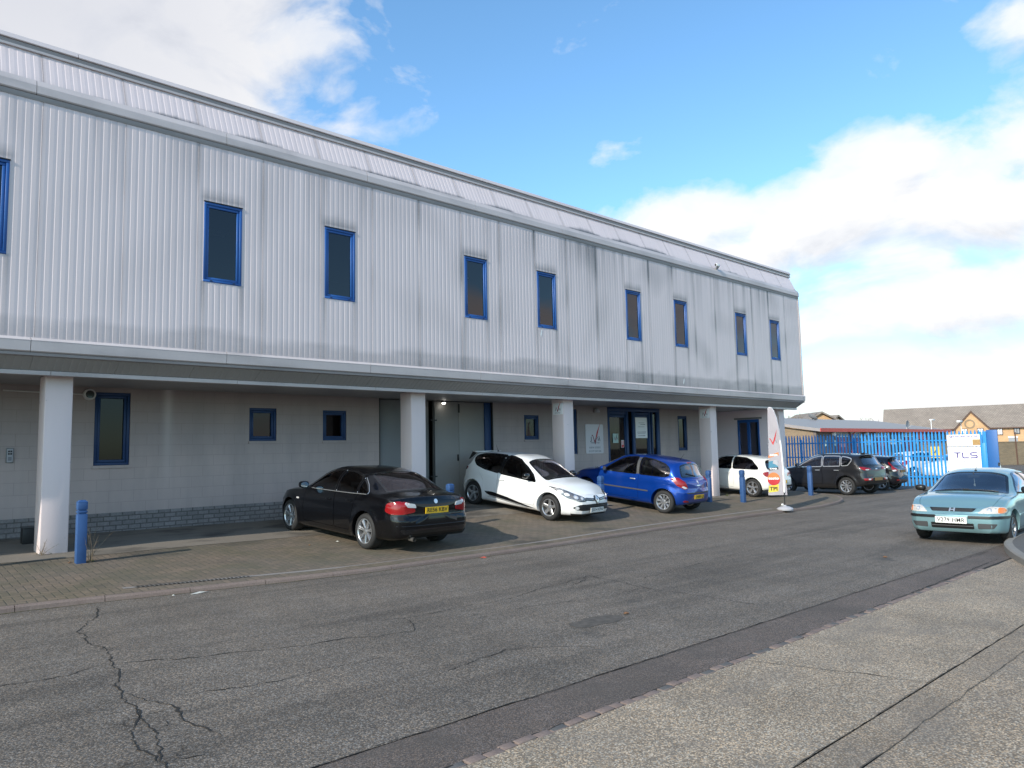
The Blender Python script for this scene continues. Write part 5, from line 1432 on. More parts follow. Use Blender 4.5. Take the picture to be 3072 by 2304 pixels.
profile('base_trim', [(13.54, 3.70), (13.47, 3.685), (13.42, 3.64), (13.425, 3.62), (13.44, 3.475), (13.47, 3.455), (13.54, 3.455)], 'trim_grey', jn=[j+.05 for j in tj])
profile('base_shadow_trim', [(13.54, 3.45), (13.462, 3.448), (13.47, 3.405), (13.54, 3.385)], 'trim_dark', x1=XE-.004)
profile('soffit_lip', [(13.90, 3.205), (13.805, 3.20), (13.80, 3.135), (13.90, 3.13)], 'trim_grey', jn=[j+.4 for j in tj])
profile('parapet_coping', [(14.35, 8.735), (13.80, 8.722), (13.755, 8.632), (13.765, 8.622), (14.35, 8.618)], 'trim_grey', jn=[2.69+3.03*k for k in range(-3, 9)], fn=lambda x, z: .05+.2*max(0, mn.noise((x*.9, z*5, 2))))
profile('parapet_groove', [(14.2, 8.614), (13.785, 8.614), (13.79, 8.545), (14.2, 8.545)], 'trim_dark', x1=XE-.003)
profile('parapet_trim', [(14.1, 8.541), (13.765, 8.540), (13.77, 8.505), (14.1, 8.50)], 'trim_grey', x1=XE-.002, fn=lambda x, z: .02)
# end wall, roof deck, soffit underside
mb = MB()
endp = [(13.56, 3.46), (13.9, 3.16), (40, 3.16), (40, 8.6), (13.88, 8.6), (13.56, 7.86)]
mb.add([(XE-.02, y, z) for y, z in endp], [tuple(range(6))])
o = bpart(mb, 'end_wall', MATS['cladding']); add_attr(o.data, lambda x, z: .2)
mb = MB(); mb.add([(X0, y, z) for y, z in endp], [tuple(range(6))])
o = bpart(mb, 'end_wall', MATS['cladding']); add_attr(o.data, lambda x, z: .2)
mb = MB(); mb.quad((X0, 14.3, 8.615), (XE-.02, 14.3, 8.615), (XE-.02, 40, 8.615), (X0, 40, 8.615)); bpart(mb, 'roof_deck', MATS['roof_felt'])
mb = MB(); mb.quad((X0, 13.86, 3.17), (XE-.03, 13.86, 3.17), (XE-.03, 22, 3.17), (X0, 22, 3.17))
o = bpart(mb, 'soffit', MATS['soffit_panel']); add_attr(o.data, lambda x, z: .25)
mb = MB(); mb.box(1.0, 5.6, 13.66, 14.25, 6.60, 6.64); bpart(mb, 'ceiling_edge', MATS['light_panel'])
# corner flashing
mb = MB(); mb.box(XE-.06, XE-.0, 13.478, 13.60, 3.70, 7.56); o = bpart(mb, 'corner_flashing', MATS['trim_grey']); add_attr(o.data, lambda x, z: .25)
# upper room
mb = MB(); r0, r1 = X0+.1, XE-.3
mb.quad((r0, 13.72, 7.05), (r1, 13.72, 7.05), (r1, 20, 7.05), (r0, 20, 7.05), 1)
mb.quad((r0, 20, 3.9), (r1, 20, 3.9), (r1, 20, 7.05), (r0, 20, 7.05), 0)
mb.quad((r0, 13.72, 3.9), (r1, 13.72, 3.9), (r1, 20, 3.9), (r0, 20, 3.9), 0)
mb.quad((r0, 13.72, 3.9), (r0, 20, 3.9), (r0, 20, 7.05), (r0, 13.72, 7.05), 0); mb.quad((r1, 13.72, 3.9), (r1, 20, 3.9), (r1, 20, 7.05), (r1, 13.72, 7.05), 0)
mb.quad((r0, 20.5, 7.3), (r1, 20.5, 7.3), (r1, 13.65, 7.3), (r0, 13.65, 7.3), 0)
for k in range(12):
    x = -2+k*2.45; mb.box(x, x+1.2, 14.6, 14.9, 7.02, 7.045, 2); mb.box(x, x+1.2, 17.0, 17.3, 7.02, 7.045, 2)
bpart(mb, 'upper_interior', [MATS['interior_dark'], MATS['interior_ceiling'], MATS['light_panel']], recalc=False)

def window(x0, x1, z0, z1, Y, fw=.085, mt='window_blue', name='window', proud=.02, sash=.045, pane='pane', depth=.09, drip=True, side=None):
    mb = MB()
    def fr(x0, x1, z0, z1, w, ya, yb):
        mb.box(x0, x1, ya, yb, z1-w, z1); mb.box(x0, x1, ya, yb, z0, z0+w)
        mb.box(x0, x0+w, ya, yb, z0+w, z1-w); mb.box(x1-w, x1, ya, yb, z0+w, z1-w)
    fr(x0, x1, z0, z1, fw*.55, Y-proud, Y+depth)
    e = fw*.55+.004; fr(x0+e, x1-e, z0+e, z1-e, sash, Y-proud+.016, Y+depth-.01)
    for v in mb.v: pass
    if side is not None: mb.v = [(side-(y-Y), Y+(x-Y), z) if False else (side+(y-Y), x, z) for x, y, z in mb.v]
    o = bpart(mb, name, MATS[mt], bevel=.004, seg=1)
    g = MB(); e2 = e+sash-.004; yy = Y+.035
    g.quad((x0+e2, yy, z0+e2), (x1-e2, yy, z0+e2), (x1-e2, yy, z1-e2), (x0+e2, yy, z1-e2))
    if side is not None: g.v = [(side+(y-Y), x, z) for x, y, z in g.v]
    bpart(g, 'pane', MATS[pane], o, recalc=False)
    if drip:
        d = MB(); d.box(x0-.008, x1+.008, Y-proud-.014, Y+.0, z1+.002, z1+.018)
        if side is not None: d.v = [(side+(y-Y), x, z) for x, y, z in d.v]
        bpart(d, 'drip_strip', MATS['pipe_black'], o)
        for t in (.2, .8):
            d = MB(); d.cbox((x0+(x1-x0)*t, Y-proud-.004, z0+.028), (.045, .014, .014)); bpart(d, 'weep_cap', MATS['pipe_black'], o)
    return o
for x in WX: window(x, x+WW, WB, WT, FY, proud=.008)

# ---- ground floor walls
def wall(x0, x1, z0, z1, ops, Y, t=.22, mt='painted_block', name='wall', mtr=None):
    xs = sorted(set([x0, x1]+[v for o in ops for v in o[:2] if x0 < v < x1])); zs = sorted(set([z0, z1]+[v for o in ops for v in o[2:4] if z0 < v < z1])); mb = MB()
    for a, b in zip(xs, xs[1:]):
        for c, d in zip(zs, zs[1:]):
            if any(o[0] < (a+b)/2 < o[1] and o[2] < (c+d)/2 < o[3] for o in ops): continue
            mb.quad((a, Y, c), (b, Y, c), (b, Y, d), (a, Y, d))
    for a, b, c, d in ops:
        mb.quad((a, Y, c), (a, Y, d), (a, Y+t, d), (a, Y+t, c)); mb.quad((b, Y, c), (b, Y+t, c), (b, Y+t, d), (b, Y, d))
        mb.quad((a, Y, d), (b, Y, d), (b, Y+t, d), (a, Y+t, d)); mb.quad((a, Y, c), (a, Y+t, c), (b, Y+t, c), (b, Y, c))
    mb.quad((x0, Y, z0), (x0, Y, z1), (x0, Y+t, z1), (x0, Y+t, z0)); mb.quad((x1, Y, z0), (x1, Y+t, z0), (x1, Y+t, z1), (x1, Y, z1))
    return bpart(mb, name, MATS[mt], recalc=False)
L1 = (3.632, 4.277, 1.63, 3.075); L2 = (6.734, 7.378, 2.09, 2.839); L3 = (8.548, 9.187, 2.09, 2.822); L4 = (15.246, 15.876, 2.075, 2.822); L5 = (17.02, 17.62, 1.597, 3.05); L6 = (23.22, 23.83, 1.62, 2.925)
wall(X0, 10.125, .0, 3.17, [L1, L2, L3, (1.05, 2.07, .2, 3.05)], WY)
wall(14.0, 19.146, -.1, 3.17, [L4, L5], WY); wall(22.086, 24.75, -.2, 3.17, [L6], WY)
mb = MB(); mb.box(2.07, 10.12, WY-.025, WY-.002, .0, .70); mb.box(X0, 1.05, WY-.025, WY-.002, .0, .70)
bpart(mb, 'plinth', MATS['plinth_brick'])
for q in (L1, L2, L3, L4, L5, L6):
    window(*q, WY+.05, fw=.10, mt='door_blue', proud=.03, sash=.05, pane='pane_dark', drip=False)
    s = MB(); s.box(q[0]-.02, q[1]+.02, WY-.03, WY+.06, q[2]-.06, q[2]-.003); bpart(s, 'window_sill', MATS['painted_block'])
    b = MB(); b.box(q[0]-.3, q[1]+.3, WY+.215, WY+.9, q[2]-.3, q[3]+.3); b.f = [f for k, f in enumerate(b.f) if k != 2]; b.m = b.m[:len(b.f)]; bpart(b, 'window_recess', MATS['interior_dark'], recalc=False); continue
    b = MB(); b.quad((q[0]-.4, WY+.75, q[2]-.4), (q[1]+.4, WY+.75, q[2]-.4), (q[1]+.4, WY+.75, q[3]+.3), (q[0]-.4, WY+.75, q[3]+.3)); 
    b.quad((q[0]-.4, WY+.2, q[3]+.3), (q[1]+.4, WY+.2, q[3]+.3), (q[1]+.4, WY+.75, q[3]+.3), (q[0]-.4, WY+.75, q[3]+.3))
    bpart(b, 'window_recess', MATS['interior_dark'], recalc=False)
# pale tied-back curtain seen in the small window beside the loading doors
mb = MB(); xa, xb, za, zb = L4
cx = (xa+xb)/2; pts = []
N = 14; vs = []
for k in range(N+1):
    t = k/N; w = .20-.075*math.exp(-((t-.5)/.28)**2); z = zb-.13-(zb-za-.26)*t
    for j in range(9):
        u = j/8*2-1; vs.append((cx+u*w, WY+.16+.012*math.sin(j*2.4), z))
mb.add(vs, [(k*9+j, k*9+j+1, (k+1)*9+j+1, (k+1)*9+j) for k in range(N) for j in range(8)])
bpart(mb, 'curtain', MATS['timber'], smooth=60)
# far-left blue door
window(1.05, 2.07, .30, 3.05, WY+.05, fw=.12, mt='door_blue', name='door', proud=.03, sash=.08, pane='pane_dark', drip=False)
b = MB(); b.quad((.6, WY+.9, .2), (2.5, WY+.9, .2), (2.5, WY+.9, 3.2), (.6, WY+.9, 3.2)); bpart(b, 'door_backing', MATS['interior_dark'], recalc=False)
# loading doors: four tall steel leaves in a shallow reveal
mb = MB(); mb.box(10.125, 14.0, WY+.30, WY+.34, -.1, 3.17); mb.box(10.125, 10.16, WY, WY+.3, -.1, 3.17); mb.box(13.97, 14.0, WY, WY+.3, -.1, 3.17); bpart(mb, 'door_lining', MATS['pipe_black'])
for (a, b_, m_) in ((10.17, 10.95, 'panel_grey'), (10.96, 11.76, 'panel_grey'), (11.90, 12.80, 'door_grey'), (12.812, 13.735, 'door_grey')):
    mb = MB(); y = WY+.10; mb.box(a, b_, y, y+.05, G(a, WY)+.02, 3.15)
    d = bpart(mb, 'loading_door', MATS[m_], bevel=.006, seg=1)
    if m_ == 'door_grey':
        h = MB(); xx = b_-.05 if a < 12 else a+.05
        h.box(xx-.018, xx+.018, y-.03, y-.001, 1.50, 1.68)
        if a < 12: bpart(h, 'door_handle', MATS['pipe_black'], d, bevel=.005)
        rr = MB(); rr.box(b_-.02 if a < 12 else a, b_+.004 if a < 12 else a+.02, y-.012, y-.001, 2.85, 3.10); bpart(rr, 'door_bolt', MATS['pipe_black'], d)
mb = MB(); mb.box(13.74, 13.965, WY+.06, WY+.2, G(13.8, WY), 3.15); bpart(mb, 'door_jamb', MATS['door_blue'], bevel=.008)
mb = MB(); mb.tube([(11.83, WY-.02, G(11.8, WY)), (11.83, WY-.02, 3.15)], .042, 12)
for z in (1.1, 2.62): mb.cbox((11.83, WY-.02, z), (.2, .05, .035))
bpart(mb, 'drainpipe', MATS['pipe_black'], smooth=50)
# main entrance: blue glazed screen with a pair of doors
ent = MB(); ya, yb = WY-.01, WY+.10; zt = 3.14; zg = G(20, WY)
for a, b_ in ((19.146, 19.22), (20.13, 20.26), (20.50, 20.62), (21.42, 21.52), (21.60, 21.66), (21.90, 22.086)): ent.box(a, b_, ya, yb, zg-.05, zt)
ent.box(19.146, 22.086, ya-.004, yb-.002, 3.03, zt+.02); ent.box(19.22, 20.13, ya+.006, yb-.006, 2.92, 3.03); ent.box(20.62, 21.42, ya+.006, yb-.006, 2.93, 3.00)
e_o = bpart(ent, 'entrance_screen', MATS['door_blue'], bevel=.006, seg=1)
for (a, b_, z0, z1, nm) in ((19.22, 20.13, zg+.02, 2.92, 'entrance_door'), (20.62, 21.42, zg+.02, 2.93, 'entrance_door')):
    mb = MB(); w = .055; yq0, yq1 = WY+.02, WY+.07
    mb.box(a+.005, a+w, yq0, yq1, z0, z1-.006); mb.box(b_-w, b_-.005, yq0, yq1, z0, z1-.006); mb.box(a+w, b_-w, yq0, yq1, z1-.10, z1-.006); mb.box(a+w, b_-w, yq0, yq1, z0, z0+.20)
    d = bpart(mb, nm, MATS['door_blue'], bevel=.005, seg=1)
    g = MB(); g.quad((a+w, WY+.045, z0+.2), (b_-w, WY+.045, z0+.2), (b_-w, WY+.045, z1-.1), (a+w, WY+.045, z1-.1)); bpart(g, 'pane', MATS['pane_dark'], d, recalc=False)
    h = MB(); hx = b_-.09 if a < 20 else a+.09; h.tube([(hx, WY-.02, .75), (hx, WY-.02, 1.25)], .014, 8); h.tube([(hx, WY-.02, .8), (hx, WY+.03, .8)], .01, 6); h.tube([(hx, WY-.02, 1.2), (hx, WY+.03, 1.2)], .01, 6); bpart(h, 'handle', MATS['alloy'], d, smooth=50)
g = MB()
for a, b_ in ((20.26, 20.50), (21.52, 21.60), (21.66, 21.90)): g.quad((a, WY+.045, zg), (b_, WY+.045, zg), (b_, WY+.045, 3.03), (a, WY+.045, 3.03))
bpart(g, 'side_light', MATS['pane_dark'], e_o, recalc=False)
mb = MB(); mb.quad((18.9, 18.6, -.1), (22.3, 18.6, -.1), (22.3, 18.6, 3.16), (18.9, 18.6, 3.16), 0); mb.quad((18.9, 16.2, 3.12), (22.3, 16.2, 3.12), (22.3, 18.6, 3.12), (18.9, 18.6, 3.12), 0)
mb.quad((18.9, 16.2, -.1), (18.9, 18.6, -.1), (18.9, 18.6, 3.16), (18.9, 16.2, 3.16), 0); mb.quad((22.3, 16.2, -.1), (22.3, 18.6, -.1), (22.3, 18.6, 3.16), (22.3, 16.2, 3.16), 1)
mb.quad((18.9, 16.2, zg), (22.3, 16.2, zg), (22.3, 18.6, zg), (18.9, 18.6, zg), 0); mb.box(19.95, 20.02, 16.4, 16.46, zg, 2.9, 2)
mb.box(20.9, 21.9, 17.2, 17.8, zg, 1.5, 2)
bpart(mb, 'lobby', [MATS['interior_dark'], MATS['interior_ceiling'], MATS['timber']], recalc=False)
# deep bay at the far end with a return wall coloured paler to suggest bounced light
mb = MB(); RX = 27.0
def rwall(ya, yb, za, zb): mb.quad((RX, yb, za), (RX, ya, za), (RX, ya, zb), (RX, yb, zb))
DY0, DY1, DZ = 14.86, 15.82, 2.80
rwall(14.40, DY0, -.3, 3.17); rwall(DY1, 21, -.3, 3.17); rwall(DY0, DY1, DZ, 3.17)
mb.quad((RX, 14.4, -.3), (XE-.1, 14.4, -.3), (XE-.1, 14.4, 3.17), (RX, 14.4, 3.17)); mb.quad((XE-.1, 14.4, -.4), (XE-.1, 30, -.4), (XE-.1, 30, 3.17), (XE-.1, 14.4, 3.17))
mb.quad((24.75, 21, -.3), (RX, 21, -.3), (RX, 21, 3.17), (24.75, 21, 3.17)); mb.quad((24.75, WY, -.3), (24.75, 21, -.3), (24.75, 21, 3.17), (24.75, WY, 3.17))
bpart(mb, 'return_wall', MATS['return_bounce_paint'], recalc=False)
mb = MB(); mb.box(RX-.05, RX+.02, DY0-.12, DY1+.12, DZ+.01, DZ+.075); bpart(mb, 'door_lintel', MATS['panel_grey'])
mb = MB(); w = .07
zg2 = G(26, 15)
mb.box(RX-.02, RX+.06, DY0, DY0+w, zg2, DZ); mb.box(RX-.02, RX+.06, DY1-w, DY1, zg2, DZ); mb.box(RX-.02, RX+.06, DY0+w, DY1-w, DZ-.12, DZ); mb.box(RX-.018, RX+.06, (DY0+DY1)/2-.06, (DY0+DY1)/2+.06, zg2, DZ-.12); mb.box(RX-.01, RX+.05, DY0+w, DY1-w, 1.0, 1.10)
d = bpart(mb, 'door', MATS['window_blue'], bevel=.006, seg=1)
g = MB(); g.quad((RX+.03, DY0, zg2), (RX+.03, DY1, zg2), (RX+.03, DY1, DZ), (RX+.03, DY0, DZ)); bpart(g, 'pane', MATS['pane_mid'], d, recalc=False)
g = MB(); g.box(RX+.08, RX+.10, DY0+.02, DY1-.02, zg2, 2.78); bpart(g, 'door_backing', MATS['reflection_blue'])  # tinted sheet just behind the pane, in place of its reflection
# columns
def column(xr, w=.41, d=.46, x0=None):
    mb = MB(); zb = min(G(xr, CY), G(xr, CY+d))-.04
    mb.box(xr-w, xr, CY, CY+d, zb, 3.168); return bpart(mb, 'column', MATS['column_paint'], bevel=.018)
for xr in (-4.7, 2.85, 10.16, 15.30, 22.71): column(xr)
column(27.63, .43, .29)
for (x, z) in ((13.475, 4.834), (19.9, 3.86)):
    mb = MB(); r = random.Random(int(x)); P = [(x+.03*math.cos(a)*r.uniform(.6, 1.2)+.05*math.sin(a)*.5, FY-.006, z+.11*math.sin(a)*r.uniform(.7, 1.1)) for a in [k*math.pi/6 for k in range(12)]]
    mb.add(P, [tuple(range(12))]); bpart(mb, 'white_scrape', MATS['white_paint'], recalc=False)
# ================================================================== bollards
def make_bollard(label):
    t = thing('bollard', label, 'bollard', group='square blue bollards along the forecourt')
    mb = MB(); w = .068
    mb.box(-w, w, -w, w, -.06, .765); mb.box(-w+.012, w-.012, -w+.012, w-.012, .765, .785); mb.box(-w, w, -w, w, .785, .815); mb.box(-w+.012, w-.012, -w+.012, w-.012, .815, .835); mb.box(-w, w, -w, w, .835, .955)
    mb.build('post', MATS['bollard_blue'], t, bevel=.006)
    c = MB(); c.add([(-w, -w, .956), (w, -w, .956), (w, w, .956), (-w, w, .956), (-w*.55, -w*.55, .985), (w*.55, -w*.55, .985), (w*.55, w*.55, .985), (-w*.55, w*.55, .985)], [(3, 2, 1, 0), (0, 1, 5, 4), (1, 2, 6, 5), (2, 3, 7, 6), (3, 0, 4, 7), (4, 5, 6, 7)])
    c.build('cap', MATS['bollard_blue'], t)
    return t
def copy_thing(t):
    r = t.copy(); COL.objects.link(r)
    for ch in list(t.children):
        c = ch.copy(); COL.objects.link(c); c.parent = r
        for g in ch.children:
            d = g.copy(); COL.objects.link(d); d.parent = c
    return r
B = [(2.807, 13.046, 0, .98, 'nearest square blue bollard with dry weed stems beside the first white column'),
     (10.0, 13.0, .05, .98, 'blue bollard almost hidden behind the boot of the black saloon'),
     (15.09, 13.0, -.03, .97, 'blue bollard between the white hatchback and the blue hatchback'),
     (20.27, 12.99, .04, 1.0, 'blue bollard standing right behind the tail of the blue hatchback'),
     (21.48, 12.51, -.05, 1.05, 'blue bollard in front of the rear wheel of the ivory white hatchback'),
     (25.95, 12.40, .03, 1.08, 'farthest blue bollard in front of the dark grey off-roader'),
     (.98, 13.36, .02, .98, 'square blue bollard at the left end of the row whose shadow falls on the paving')]
first = None
for (x, y, rz, s, lb) in B:
    o = make_bollard(lb) if first is None else copy_thing(first)
    first = first or o
    o.location = (x, y, G(x, y)); o.rotation_euler = (R(1.0)*mn.noise((x, y, 0)), R(1.2)*mn.noise((y, x, 1)), rz); o.scale = (1, 1, s); o['label'] = lb

# ================================================================== signs
def tick_logo(parent, M, s, letters=True, red='ink_red', dark='ink_black', name='logo'):
    """three initials whose middle letter is a tall tick; M maps local xy to the board"""
    def poly(pts, mt, nm, dz=0):
        me = bpy.data.meshes.new(nm); me.from_pydata([tuple(M @ Vector((x*s, y*s, dz))) for x, y in pts], [], [tuple(range(len(pts)))]); me.update()
        return link(nm, me, MATS[mt], parent)
    poly([(.06, -.04), (.13, .16), (.30, .43), (.385, .56), (.27, .30), (.19, .08), (.155, -.04)], red, name)
    poly([(-.17, .0), (-.185, .02), (-.16, .045), (-.13, .01), (-.085, -.10), (-.04, -.22), (.01, -.33), (.03, -.345), (.045, -.33), (.075, -.22), (.125, -.10), (.15, -.05), (.06, -.05), (.015, -.17), (-.005, -.18), (-.04, -.10), (-.09, .0), (-.15, .075)], 'ink_maroon', name, .0006)
    if letters:
        w = .018
        for P in ([(-.235, -.02), (-.20, -.02), (-.20, -.20), (-.225, -.235), (-.265, -.235), (-.285, -.21), (-.268, -.195), (-.25, -.21), (-.238, -.20)],
                  [(.165, -.03), (.195, -.03), (.245, -.19), (.215, -.21)], [(.255, .0), (.285, .0), (.345, -.20), (.315, -.22)], [(.235, -.20), (.245, -.17), (.275, -.09), (.262, -.075)],
                  [(-.165, .06), (-.185, .045), (-.165, .02), (-.145, .04)]):
            poly(P, dark, name, .0012)
def board(name, label, cat, x0, x1, z0, z1, Y, mt, t=.02, r=.02, group=None):
    cx, cz = (x0+x1)/2, (z0+z1)/2
    o = thing(name, label, cat, (cx, Y, cz), group=group); w, h = (x1-x0)/2, (z1-z0)/2
    P = fillet([(-w, -h), (w, -h), (w, h), (-w, h)], r); mb = MB(); mb.prism([(a, -t, b) for a, b in P], (0, t-.001, 0)); mb.build('board', MATS[mt], o)
    return o, frame_mat((0, -t-.0015, 0), (1, 0, 0), (0, 0, 1), (0, -1, 0))
o, M = board('company_sign', 'white rounded wall sign with red tick logo beside the blue entrance', 'sign', 18.0, 18.875, 1.60, 2.565, WY, 'wall_sign_white', r=.05)
tick_logo(o, M @ Matrix.Translation((0, .09, 0)), .80)
text_obj('Building Design', .075, M @ Matrix.Translation((.02, -.125, .002)), MATS['ink_grey'], o, 'sign_text', width=.44)
text_obj('NEW ESSEX', .085, M @ Matrix.Translation((.0, -.29, .001)), MATS['ink_grey'], o, 'sign_text', width=.56)
text_obj('01279 507108', .085, M @ Matrix.Translation((.0, -.41, .001)), MATS['ink_grey'], o, 'sign_text', width=.60)
for i, (x0, x1, lb) in enumerate(((14.50, 14.865, 'small white tick logo plate high on the column behind the white hatchback'), (21.83, 22.21, 'small white tick logo plate high on the column behind the blue hatchback tail'))):
    # these hang on the side face of the column
    cx = (15.30 if i == 0 else 22.71)-.41
    o = thing('company_sign', lb, 'sign', (cx, CY+.21, 2.90), -math.pi/2, group='small logo plates on the columns')
    mb = MB(); mb.box(-.185, .185, -.02, -.001, -.16, .16); mb.build('board', MATS['white_board'], o, bevel=.004)
    M = frame_mat((0, -.0215, 0), (1, 0, 0), (0, 0, 1), (0, -1, 0)); tick_logo(o, M @ Matrix.Translation((0, .02, 0)), .34)
    text_obj('Building Design', .03, M @ Matrix.Translation((0, -.115, .001)), MATS['ink_grey'], o, 'sign_text', width=.2)
# papers on the entrance glass
o, M = board('notice', 'pale green tick logo notice taped inside the left entrance door glass', 'notice', 19.43, 19.72, 1.94, 2.26, WY+.03, 'notice_green', t=.006, r=.004); tick_logo(o, M @ Matrix.Translation((0, .03, 0)), .34, red='ink_black')
o, M = board('notice', 'small red and white safety notice on the left entrance door frame', 'notice', 19.87, 20.02, 1.775, 2.03, WY+.03, 'white_board', t=.006, r=.004)
for (a, b, c, d, m_) in ((-.065, .065, -.12, -.02, 'ink_red'), (-.065, -.01, .0, .11, 'ink_pink'), (.01, .065, .0, .11, 'ink_pink')):
    mb = MB(); mb.quad((a, -.0075, c), (b, -.0075, c), (b, -.0075, d), (a, -.0075, d)); mb.build('notice_print', MATS[m_], o, recalc=False)
o, M = board('notice', 'large white poster filling the upper half of the right entrance door', 'poster', 20.69, 21.36, 2.10, 2.86, WY+.03, 'white_board', t=.006, r=.004)
for k, (y, w, x) in enumerate(((.16, .34, .02), (.10, .28, .08), (.02, .36, .0), (-.17, .5, .0), (-.22, .45, 0), (-.30, .42, .0))):
    mb = MB(); mb.quad((x-w/2, -.0075, y-.006), (x+w/2, -.0075, y-.006), (x+w/2, -.0075, y+.006+.01*(k % 2)), (x-w/2, -.0075, y+.006)); mb.build('notice_print', MATS['ink_grey'], o, recalc=False)

# ================================================================== wall fittings
o = thing('door_entry_panel', 'small grey intercom keypad on the wall left of the first white column', 'intercom', (2.268, WY, 1.857))
mb = MB(); mb.box(-.058, .058, -.035, -.001, -.135, .135); mb.build('case', MATS['panel_grey'], o, bevel=.008)
mb = MB(); mb.box(-.045, .045, -.039, -.034, -.12, .12); mb.build('face_plate', MATS['sign_grey'], o)
for z in (.075, .03): 
    for x in (-.018, .018):
        mb = MB(); mb.cbox((x, -.042, z), (.026, .008, .03)); mb.build('button', MATS['ink_black'], o)
mb = MB(); mb.cbox((0, -.041, -.06), (.055, .006, .07)); mb.build('speaker_grille', MATS['ink_grey'], o)
o = thing('bulkhead_lamp', 'round dark bulkhead lamp on white conduit above the left ground floor window', 'lamp', (3.524, WY, 3.02))
mb = MB(); mb.lathe([(0.0, -.10), (.07, -.10), (.082, -.085)], 24, 'y'); mb.build('lens', MATS['black_gloss'], o, smooth=50)
mb = MB(); mb.lathe([(.078, -.09), (.10, -.09), (.112, -.06), (.112, 0)], 24, 'y'); mb.build('rim', MATS['conduit_white'], o, smooth=40)
mb = MB(); mb.tube([(-1.4, -.015, .03), (-.1, -.015, .0)], .013, 8); mb.build('conduit', MATS['conduit_white'], o, smooth=50)
o = thing('security_lamp', 'small lit security lamp glowing above the grey loading doors', 'lamp', (12.183, WY+.02, 3.08))
mb = MB(); mb.cbox((0, -.03, .05), (.14, .08, .05)); mb.build('housing', MATS['pipe_black'], o, bevel=.01)
mb = MB(); bmv = []; mb.lathe([(0, -.05), (.03, -.045), (.05, -.02), (.05, .0)], 16, 'z', (0, -.05, .03)); mb.build('bulb', MATS['lit_lamp'], o, smooth=60)
o = thing('wall_lamp', 'unlit grey wall lamp above the white company sign', 'lamp', (18.507, WY, 3.02))
mb = MB(); mb.cbox((0, -.05, .06), (.09, .10, .07)); mb.build('bracket', MATS['panel_grey'], o, bevel=.01)
mb = MB(); mb.lathe([(.05, .0), (.085, -.05), (.10, -.12), (.06, -.13), (0, -.13)], 20, 'z', (0, -.10, .06)); mb.build('lamp_shade', MATS['sign_grey'], o, smooth=50)
o = thing('security_camera', 'small white security camera on the roof edge trim near the far end', 'camera', (22.04, 13.46, 7.93))
mb = MB(); mb.box(-.05, .16, -.09, .0, .02, .11); mb.build('camera_body', MATS['white_paint'], o, bevel=.015)
mb = MB(); mb.cbox((.10, -.03, .0), (.05, .05, .06)); mb.cbox((.10, .02, -.02), (.08, .06, .05)); mb.build('mount', MATS['panel_grey'], o)
mb = MB(); mb.lathe([(.03, 0), (.036, -.012), (0, -.012)], 16, 'x', (-.05, -.045, .065)); mb.build('lens', MATS['ink_black'], o, smooth=50)
o = thing('meter_box', 'low black box against the wall behind the first white column', 'box', (2.52, 15.4, G(2.5, 15.4)))
mb = MB(); mb.box(-.13, .13, -.1, .1, 0, .27); mb.build('case', MATS['pipe_black'], o, bevel=.01)
mb = MB(); mb.box(-.14, .14, -.11, .11, .272, .30); mb.build('lid', MATS['grey_plastic'], o, bevel=.006)

# ================================================================== feather flag
fl = thing('feather_flag', 'tall white feather banner flag on a pole with red tick and company logos', 'banner', (20.703, 10.703, G(20.7, 10.95)+.0), R(-62.7))
pole = [(0, 0, .10), (0, 0, .5), (-.004, 0, 1.2), (-.025, 0, 1.8), (-.065, 0, 2.35), (-.12, 0, 2.70), (-.19, 0, 2.93), (-.25, 0, 3.03), (-.31, 0, 3.035), (-.345, 0, 2.98)]
mb = MB(); mb.tube(pole, [.016, .016, .014, .013, .012, .010, .009, .008, .008, .007], 8); mb.build('pole', MATS['pipe_black'], fl, smooth=60)
PX = pchip([(z, x) for x, y, z in pole[:8]])
LX = pchip([(.40, -.45), (.8, -.425), (1.6, -.385), (2.4, -.365), (2.96, -.345), (3.0, -.335)])
def fz(x, z): return .030*math.sin(z*2.1+x*7)+.02*math.sin(z*5+x*11)-.05*sstep(-.02, .12, x)
mb = MB(); NZ, NX = 44, 16; vs = []
for k in range(NZ+1):
    z = .42+(3.035-.42)*k/NZ; xl = LX(min(z, 3.0)); xr = PX(z)+.012+.07*sstep(1.6, .42, z)*1.0
    if z > 2.99: xl = -.33
    for j in range(NX+1):
        x = xl+(xr-xl)*j/NX; vs.append((x, fz(x, z)-.012, z-.035*j/NX*(1-k/NZ)*0))
mb.add(vs, [(k*(NX+1)+j, k*(NX+1)+j+1, (k+1)*(NX+1)+j+1, (k+1)*(NX+1)+j) for k in range(NZ) for j in range(NX)])
fab = mb.build('fabric', MATS['flag_fabric'], fl, smooth=80, recalc=False)
mb = MB(); mb.tube([(x+.006, -.02, z) for x, y, z in pole[1:]], [.026, .026, .024, .022, .020, .018, .016, .015, .014], 8); mb.build('pole_sleeve', MATS['white_board'], fl, smooth=60)
mb = MB(); mb.lathe([(0, .135), (.03, .13), (.05, .10), (.12, .085), (.21, .05), (.235, .02), (.23, -.02)], 28); mb.build('base', MATS['sign_grey'], fl, smooth=40)
mb = MB(); mb.lathe([(0, .17), (.03, .165), (.035, .12)], 12, 'z', (-.07, 0, 0)); mb.build('filler_cap', MATS['white_paint'], fl, smooth=50)
